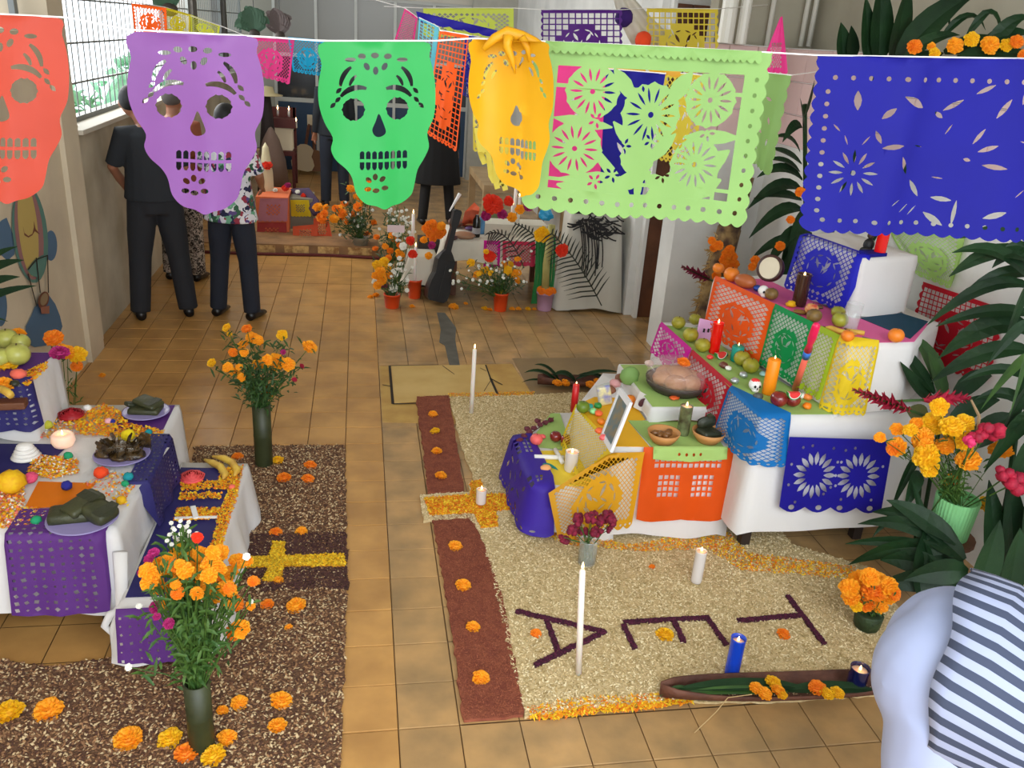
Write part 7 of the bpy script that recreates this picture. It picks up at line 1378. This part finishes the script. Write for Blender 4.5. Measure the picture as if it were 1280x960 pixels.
# guitars far
def guitar(label, a, b, top, y, m):
    A = PY(*a, y); B = PY(*top, y); t = T('guitar', label, 'guitar', A); d = (B-A); u_ = d.normalized(); n = V(0, -1, .15).normalized(); s = u_.cross(n).normalized()
    pr_ = ((0, .10), (.04, .16), (.14, .185), (.24, .15), (.30, .115), (.36, .125), (.43, .13), (.49, .08), (.51, .02)); vs = []
    for sg in (-1, 1):
        for q1, w_ in pr_: vs += [A+d*q1*.95+s*w_*.9*sg + n*.04, A+d*q1*.95+s*w_*.9*sg - n*.04]
    k = len(pr_); mb = MB(); mb.add(vs, [(2*i, 2*i+2, 2*k+2*i+2, 2*k+2*i) for i in range(k-1)] + [(2*i+1, 2*k+2*i+1, 2*k+2*i+3, 2*i+3) for i in range(k-1)] + [(2*i, 2*i+1, 2*i+3, 2*i+2) for i in range(k-1)] + [(2*k+2*i, 2*k+2*i+2, 2*k+2*i+3, 2*k+2*i+1) for i in range(k-1)] + [(0, 2*k, 2*k+1, 1)]); mb.build('body', m, t)
    MB().tube([A+d*.48, A+d*.86], .022, 6).build('neck', WOOD, t); MB().obox(A+d*.93, (.07, .03, .14)).build('headstock', m, t)
guitar('pale cream guitar standing in the far room', (377, 213), 0, (388, 145), 12.95, mat('cream guitar', (206, 190, 160), .4))
guitar('brown guitar just right of the cream one', (393, 214), 0, (392, 158), 13.05, mat('brown guitar', (130, 90, 58), .4))
t = T('chair', 'red brown wooden chair in the far room holding a lit box', 'chair', V(PY(353, 200, 12).x, 12.0, 0)); cx = t.location.x; RB = mat('red brown wood', (96, 34, 28), .5)
MB().box(cx-.18, cx+.18, 11.8, 12.25, .42, .48).build('seat', RB, t)
for sx in (-1, 1):
    for sy in (-1, 1): MB().box(cx+sx*.16-.02, cx+sx*.16+.02, 12.02+sy*.2-.02, 12.02+sy*.2+.02, 0, .42 if sy < 0 else 1.0).build('leg', RB, t)
MB().box(cx-.17, cx+.17, 12.2, 12.24, .7, 1.0).build('backrest', RB, t)
setp(MB().bbox((cx+.0, 11.98, .62), (.30, .22, .28), .01).build('lantern_box', mat('cream box', (206, 190, 160), .6, emit=.12)), 'cream box standing on the red brown chair', 'box')
for k, (a, b) in enumerate(((347, 135), (361, 136), (366, 152), (370, 150))): p = PY(a, b, 11.85); taper(['left small candle in the far room', 'middle small candle in the far room', 'lower candle of the right pair in the far room', 'upper candle of the right pair in the far room'][k], p+V(0, 0, -.10), .014, .08, fh=.05)
fbox('dark shelf carrying the candles in the far room', PY(342, 145, 11.9).x, PY(370, 145, 11.9).x, 11.75, 11.98, .78, PY(355, 145, 11.9).z-.02, RB, 'shelf', 'shelf')
t = T('hat', 'straw hat hanging on a post in the far room', 'hat', PY(333, 118, 11.5)); MB().lathe([(.001, .10), (.08, .09), (.10, .02), (.20, 0), (.20, -.01), (.1, .0)], 20, PY(333, 118, 11.5)).build('crown', mat('straw hat', (200, 184, 140), .7), t, smooth=True)
setp(MB().tube([V(PY(333, 118, 11.5).x, 11.5, 0), PY(333, 120, 11.5)], [.16, .05], 10).build('coat_stand', mat('dark coat', (44, 34, 34), .8)), 'dark coat on a stand under the straw hat', 'coat stand')
setp(MB().lathe([(.20, 0), (.17, .3), (.10, .55), (.03, .68), (.001, .7)], 16, V(PY(340, 200, 11.2).x, 11.2, .15)).build('draped_stand', mat('grey brown drape', (120, 98, 88), .8, bump=.4), smooth=True), 'grey brown draped cone shape before the far chair', 'drape')
# orange and dark plants high by the window
for k, (bx, tips, m, y, lab) in enumerate((((318, 40), ((300, 22), (308, 10), (318, 8), (328, 14), (334, 26), (296, 34)), mat('window plant', (50, 84, 60), .6), 7.5, 'green plant hanging at the window mullion'), ((350, 42), ((335, 16), (344, 10), (352, 14), (362, 20), (330, 30), (358, 30)), mat('dusky plant', (84, 72, 70), .7), 8.5, 'dusky brown plant hanging beside the green one'), ((212, 10), ((190, -6), (200, -12), (214, -10), (196, 8), (204, 6)), mat('window plant', (50, 84, 60), .6), 5.2, 'green leaves hanging above the olive banner'))):
    t = T('hanging_plant', lab, 'plant', PY(*bx, y))
    for a, b in tips:
        for j in range(3): mb = MB(); leafpx(mb, (bx[0]+j*3-3, bx[1]), (a+j*3-3, b+j*2), y, y, .05, .05, (0, -1, .2)); mb.build('leaf', m, t)
    MB().ell(PY(bx[0], bx[1]+2, y), (.045, .045, .035), 10, 7).build('pot', mat('dark pot', (60, 50, 44), .7), t, smooth=True)
    MB().tube([PY(bx[0], bx[1], y), PY(bx[0], bx[1], y)*1 + V(0, 0, 3.4-PY(bx[0], bx[1], y).z)], .003, 4).build('cord', DARK, t)
# ================================================================ PEOPLE
def pat_mat(name, cols, scale, rough=.8):
    m = bpy.data.materials.new(name); m.use_nodes = True; N = m.node_tree.nodes; L = m.node_tree.links; b = N['Principled BSDF']; b.inputs['Roughness'].default_value = rough
    tc = N.new('ShaderNodeTexCoord'); ns = N.new('ShaderNodeTexNoise'); ns.inputs['Scale'].default_value = scale*.6; ns.inputs['Detail'].default_value = 2
    ad = N.new('ShaderNodeMixRGB'); ad.blend_type = 'ADD'; ad.inputs[0].default_value = .12; vo = N.new('ShaderNodeTexVoronoi'); vo.inputs['Scale'].default_value = scale
    L.new(tc.outputs['Object'], ns.inputs['Vector']); L.new(tc.outputs['Object'], ad.inputs[1]); L.new(ns.outputs['Color'], ad.inputs[2]); L.new(ad.outputs[0], vo.inputs['Vector'])
    r = N.new('ShaderNodeValToRGB'); r.color_ramp.interpolation = 'CONSTANT'; e = r.color_ramp.elements
    while len(e) < len(cols): e.new(.5)
    for i, c in enumerate(cols): e[i].position = i/len(cols); e[i].color = lin(c)
    sp = N.new('ShaderNodeSeparateColor'); L.new(vo.outputs['Color'], sp.inputs[0]); L.new(sp.outputs[0], r.inputs[0]); L.new(r.outputs[0], b.inputs['Base Color']); return m
FLORAL = pat_mat('floral blouse', [(226, 226, 232), (214, 216, 228), (30, 34, 70), (50, 96, 70), (150, 50, 70), (232, 232, 236), (90, 70, 130), (222, 224, 230), (110, 170, 140)], 26)
BWP = pat_mat('black white print', [(30, 28, 28), (190, 180, 168), (40, 36, 34), (170, 158, 148), (120, 108, 100)], 55)
def blob(name, tubes, m, parent, vox=.009, sm=3, ells=()):
    mb = MB()
    for pts, rad in tubes: mb.tube(pts, rad, 16)
    for c, r in ells: mb.ell(c, r, 16, 10)
    o = mb.build(name, m, parent, smooth=True)
    r = o.modifiers.new('r', 'REMESH'); r.mode = 'VOXEL'; r.voxel_size = vox; r.use_smooth_shade = True
    s = o.modifiers.new('s', 'SMOOTH'); s.factor = .5; s.iterations = sm; return o
def hand(w_, d, palm, sc=1, curl=.6):
    """wrist point, direction, palm normal -> tubes for palm, four fingers, thumb"""
    d = Vector(d).normalized(); n = Vector(palm).normalized(); s = d.cross(n).normalized(); tb = [([w_-d*.02*sc, w_+d*.03*sc, w_+d*.085*sc], [(.022*sc, .02*sc), (.036*sc, .014*sc), (.038*sc, .012*sc)])]
    for k, (o, l) in enumerate(((-.029, .066), (-.010, .076), (.010, .070), (.028, .054))):
        a = w_+d*.08*sc+s*o*sc; b = a+(d*.85+n*.4*curl)*l*.5*sc; c = b+(d*.5+n*.9*curl)*l*.5*sc; tb.append(([a, b, c], [.0085*sc, .008*sc, .0065*sc]))
    a = w_+d*.02*sc-s*.03*sc; b = a+(d*.6-s*.7+n*.2)*.035*sc; c = b+(d*.9+n*.3)*.03*sc; tb.append(([a, b, c], [.011*sc, .010*sc, .0075*sc])); return tb
def stand(label, loc, rz, h, top, bottom, shoes, hair, skin=SKIN, arms=None, gap=.1, hoff=(0, 0, 0), top_len=.50, sleeve='short', trx=1.0, hairlong=False, waist=1.0, flare=1.0, hairm=None, skirt=False):
    t = T('person', label, 'person', (0, 0, 0)); k = h/1.65; S = lambda *a: V(*a)*k
    ar = arms or {1: (S(.20, .0, 1.08), S(.22, .06, .84)), -1: (S(-.20, .0, 1.08), S(-.22, .06, .84))}
    body = []; ft = []
    body.append(([S(0, .0, .84), S(0, -.005, .95), S(0, -.01, 1.08), S(0, 0, 1.22), S(0, 0, 1.34), S(0, .005, 1.40), S(0, .01, 1.42)],
                 [(.15*k, .11*k), (.145*k, .105*k), (.125*k, .09*k), (.15*k, .105*k), (.15*k, .09*k), (.085*k, .065*k), (.05*k, .05*k)]))
    legs = []; sh = []
    for s in (-1, 1):
        hp, kn, an = S(s*.085, 0, .86), S(s*(.085+gap*.4), .015, .47), S(s*(.085+gap*.7), -.01, .08)
        legs.append(([hp, hp.lerp(kn, .5), kn, kn.lerp(an, .35), an], [.085*k*min(1, trx*1.05), .078*k*min(1, trx), .055*k*min(1, trx), .054*k*min(1, trx), .034*k]))
        sh.append((s, an))
        sp = S(s*.165, 0, 1.36); el, hd = ar[s]; wr_ = hd
        body.append(([S(s*.10, 0, 1.35), sp, el, el.lerp(wr_, .5), wr_], [.05*k, .048*k, .036*k, .033*k, .024*k]))
        body += hand(wr_, wr_-el, V(-s, .2, 0) if abs((wr_-el).normalized().x) < .8 else V(0, 0, -1), k)
    hc = S(0, .03, 1.555) + V(*hoff); body.append(([S(0, 0, 1.38), S(0, .01, 1.44)+V(*hoff)*.4, hc], [.055*k, .052*k, .05*k]))
    head = [(hc, (.073*k, .088*k, .10*k)), (hc+S(0, .03, -.055), (.05*k, .055*k, .05*k)), (hc+S(0, .09, -.02), (.012*k, .018*k, .018*k)), (hc+S(.074, 0, -.01), (.012*k, .02*k, .03*k)), (hc+S(-.074, 0, -.01), (.012*k, .02*k, .03*k))]
    blob('body', body + legs, skin, t, .0085, 2, head)
    for s in (-1, 1): MB().ell(hc+S(s*.03, .082, .005), (.012*k, .006*k, .007*k), 8, 6).build('eye', WHITEF, t); MB().ell(hc+S(s*.03, .087, .005), (.005*k, .003*k, .005*k), 8, 6).build('pupil', DARK, t)
    MB().ell(hc+S(0, .083, -.055), (.022*k, .008*k, .007*k), 8, 6).build('mouth', mat('lips', (150, 70, 64), .5), t)
    hb = hairm or DARK; hh = [(hc+S(0, -.018, .022), (.084*k, .092*k, .095*k))]; ht = []
    if hairlong: ht = [([hc+S(0, -.05, .0), hc+S(0, -.085, -.10), hc+S(0, -.10, -.26)], [(.08*k, .06*k), (.08*k, .045*k), (.05*k, .02*k)])]
    blob('hair', ht, hb, t, .011, 2, hh)
    # clothes
    g = 1.16; tt = [([S(0, 0, (1.34-top_len)), S(0, -.005, .97), S(0, -.01, 1.10), S(0, 0, 1.22), S(0, 0, 1.345), S(0, .002, 1.405)], [(.158*k*g*waist*flare, .125*k*g*flare), (.150*k*g*waist, .118*k*g), (.14*k*g*waist, .108*k*g), (.150*k*g, .110*k*g), (.145*k*g, .095*k*g), (.075*k, .065*k)])]
    for s in (-1, 1):
        sp = S(s*.165, 0, 1.355); el, hd = ar[s]; e2 = sp.lerp(el, .92) if sleeve == 'short' else el
        tb = [([S(s*.08, 0, 1.35), sp, e2], [.062*k, .066*k, .056*k])]
        if sleeve != 'short': tb = [([S(s*.08, 0, 1.35), sp, el, el.lerp(hd, .9)], [.06*k, .062*k, .052*k, .04*k])]
        tt += tb
    blob('shirt' if top_len < .6 else 'tunic', tt, top, t, .011, 3)
    lg = []
    if not skirt:
        for s, an in sh:
            hp, kn = S(s*.085, 0, .86), S(s*(.085+gap*.4), .015, .47)
            lg.append(([hp+S(0, 0, .03), hp.lerp(kn, .5), kn, an+S(0, 0, -.02)], [.10*k*trx, .096*k*trx, .078*k*trx, .07*k*trx]))
        lg.append(([S(0, 0, .99), S(0, -.01, .90), S(0, -.01, .80)], [(.145*k, .105*k), (.165*k, .125*k), (.15*k, .115*k)]))
        blob('trousers', lg, bottom, t, .011, 3)
    for s, an in sh:
        f = an + S(0, 0, -.08); MB().tube([f+S(0, -.055, .035), f+S(0, 0, .045), f+S(s*.01, .09, .032), f+S(s*.015, .17, .02)], [(.034*k, .034*k), (.04*k, .044*k), (.042*k, .03*k), (.03*k, .018*k)], 12, fwd=(0, 0, 1)).build('shoe', shoes, t, smooth=True)
    t.location = loc; t.rotation_euler.z = rz; return t
BLK = mat('black cotton', (36, 40, 46), .85, bump=.3, bscale=20); BT = mat('black trousers', (34, 36, 42), .85, bump=.25, bscale=16); SHO = mat('black shoe', (20, 20, 22), .35)
p = P(206, 397, 0); K = 1.62/1.65
stand('man in a black T-shirt and black trousers standing with his back to the camera', V(p.x, p.y+.02, 0), .30, 1.60, BLK, BT, SHO, 'short', arms={-1: (V(-.25, .04, 1.10)*K, V(-.16, .20, .92)*K), 1: (V(.23, .04, 1.10)*K, V(.12, .22, .95)*K)}, gap=.12, top_len=.44, trx=1.02, waist=1.12, hoff=(-.085, .05, .0))
p = P(295, 397, 0)
stand('woman in a floral blouse and dark jeans seen from behind', V(p.x, p.y+.02, 0), -.35, 1.52, FLORAL, mat('dark jeans', (28, 34, 48), .85, bump=.2), SHO, 'long', hairlong=True, gap=.09, top_len=.54, waist=1.12, flare=1.08, arms={-1: (V(-.22, .06, 1.08), V(-.10, .26, 1.0)), 1: (V(.21, .05, 1.06), V(.13, .24, .95))}, sleeve='short', trx=.95)
p = P(226, 351, 0)
stand('person in patterned black and white trousers behind the man in black', V(p.x+.03, p.y+.05, 0), -.2, 1.55, mat('dull orange top', (150, 84, 56), .85), BWP, SHO, 'short', gap=.05, trx=1.0, hairm=mat('grey hair', (90, 84, 80), .8))
p = P(419, 257, 0)
stand('person in dark jacket and jeans standing far back on the left of the green skull', V(p.x, p.y, 0), .2, 1.66, mat('dark navy jacket', (26, 32, 40), .85), mat('blue black jeans', (28, 36, 50), .85), SHO, 'short', gap=.04, sleeve='long', trx=.9, top_len=.5)
p = P(545, 280, 0)
stand('person in a long black tunic and black leggings behind the middle altar', V(p.x, p.y, 0), .1, 1.62, mat('black tunic', (14, 14, 16), .9), mat('black leggings', (16, 16, 18), .8), SHO, 'long', gap=.12, sleeve='long', trx=.82, top_len=.86, waist=1.25, flare=1.22, hairlong=True)
# bending person in white trousers and striped shirt
WT = mat('white trousers', (168, 180, 216), .8, bump=.15, bscale=5); SW = mat('shirt white stripe', (156, 164, 192), .85); SD = mat('shirt dark stripe', (58, 66, 88), .85)
C0 = PY(1232, 850, 1.29); t = T('person', 'person bending over in white trousers and a shirt striped white and slate', 'person', V(C0.x, C0.y, 0))
sp_ = V(.66, -.70, -.27).normalized(); D_ = V(.69, -.73, 0).normalized(); sl = V(.73, .69, 0).normalized(); upn = sp_.cross(sl).normalized(); upn = upn if upn.z > 0 else -upn
def rel(a, b, c): return C0 + sp_*a + sl*b + upn*c
shl = {s: rel(.50, s*.17, .0) for s in (-1, 1)}; bd = []; lg = []
bd.append(([rel(-.06, 0, -.04), rel(.10, 0, .0), rel(.26, 0, .0), rel(.42, 0, .0), rel(.52, 0, .0), rel(.60, 0, .0), rel(.66, 0, .0)], [(.15, .13), (.13, .12), (.12, .11), (.15, .11), (.11, .08), (.05, .05), (.05, .05)]))
hd = rel(.74, 0, -.03)
for s in (-1, 1):
    hp = C0 - D_*.05 + sl*s*.09 + V(0, 0, -.10); kn = hp + D_*.02 + sl*s*.01; kn.z = .44; an = hp - D_*.05 + sl*s*.02; an.z = .08
    lg.append(([hp+V(0, 0, .06), hp.lerp(kn, .4), kn, kn.lerp(an, .4), an], [.13, .11, .078, .072, .055]))
    bd.append(([hp, hp.lerp(kn, .5), kn, kn.lerp(an, .35), an], [.10, .088, .056, .054, .034]))
    el = shl[s] + D_*.06 + V(0, 0, -.24); wr_ = el + D_*.12 + V(0, 0, -.18); bd.append(([rel(.48, s*.1, .0), shl[s], el, el.lerp(wr_, .5), wr_], [.05, .048, .038, .034, .025])); bd += hand(wr_, wr_-el, -D_, 1)
    f = V(an.x, an.y, 0); MB().tube([f-D_*.055+V(0, 0, .035), f+V(0, 0, .045), f+D_*.10+V(0, 0, .032), f+D_*.18+V(0, 0, .02)], [(.034, .034), (.04, .044), (.042, .03), (.03, .018)], 12, fwd=(0, 0, 1)).build('shoe', mat('tan shoe', (150, 120, 90), .5), t, smooth=True)
blob('body', bd, SKIN, t, .009, 2, [(hd, (.085, .085, .088)), (hd+D_*.04+V(0, 0, -.06), (.05, .05, .05)), (hd+V(.0, 0, -.095), (.016, .016, .02)), (hd+sl*.08, (.018, .018, .03)), (hd-sl*.08, (.018, .018, .03))])
blob('hair', [], DARK, t, .011, 2, [(hd-D_*.01+V(0, 0, .025), (.095, .095, .09))])
for s in (-1, 1): MB().ell(hd+D_*.02+sl*s*.03+V(0, 0, -.085), (.01, .012, .006), 8, 6).build('eye', WHITEF, t)
def tubeR(pts, rad, n=20):
    """oval rings: rad = (across, thickness) with sl as the across axis"""
    mb = MB(); mb.tube(pts, [(b_, a_) for a_, b_ in rad], n, fwd=tuple(sl)); return mb
blob('trousers', lg + [([rel(-.17, 0, -.05), rel(-.13, 0, -.04), rel(-.05, 0, -.015), rel(.06, 0, .01), rel(.16, 0, .01)], [(.13, .14), (.165, .175), (.188, .20), (.18, .19), (.15, .17)])], WT, t, .011, 10, [(rel(-.07, -.05, -.03), (.155, .155, .17)), (rel(-.07, .05, -.03), (.155, .155, .17))])
n = 148; vs = []; fs = []; mi = []; ring = ((-.075, .218, .228, -.006), (-.05, .220, .230, -.004), (-.02, .220, .228, .0), (.03, .210, .220, .004), (.08, .200, .212, .008), (.14, .182, .198, .014), (.24, .165, .182, .018), (.34, .158, .180, .02), (.44, .148, .178, .02), (.54, .11, .14, .012), (.60, .07, .075, .005))
for j, (u, ru, rs, c) in enumerate(ring):
    for k in range(n):
        a = 2*PI*k/n; hem = (-.085*math.sin(a) + .008*math.sin(6*a))*max(0, 1-j/4); wr = (1 + (.012*math.sin(5*a+u*7) + .006*math.sin(11*a-u*9)))*(1 - 1.1*max(0, -.07-u-hem))
        vs.append(rel(u+hem, math.cos(a)*rs*wr, c+math.sin(a)*ru*wr))
for j in range(len(ring)-1):
    for k in range(n): fs.append((j*n+k, j*n+(k+1) % n, (j+1)*n+(k+1) % n, (j+1)*n+k)); mi.append(1 if k % 4 < 2 else 0)
me = new_mesh('shirt', [v-t.location for v in vs], fs, [SW, SD], True, mi); o = link('shirt', me, t); s_ = o.modifiers.new('s', 'SOLIDIFY'); s_.thickness = .003; s_.offset = 1
for s in (-1, 1):
    el = shl[s] + D_*.06 + V(0, 0, -.24); mb = MB(); m_ = 44; mb.tube([rel(.43, s*.10, .0), shl[s], shl[s].lerp(el, .5), shl[s].lerp(el, .9)], [.07, .07, .062, .06], m_, caps=False)
    me = new_mesh('sleeve', [v-t.location for v in mb.v], mb.f, [SW, SD], True, [1 if (i % m_) % 4 < 2 else 0 for i in range(len(mb.f))]); link('sleeve', me, t)
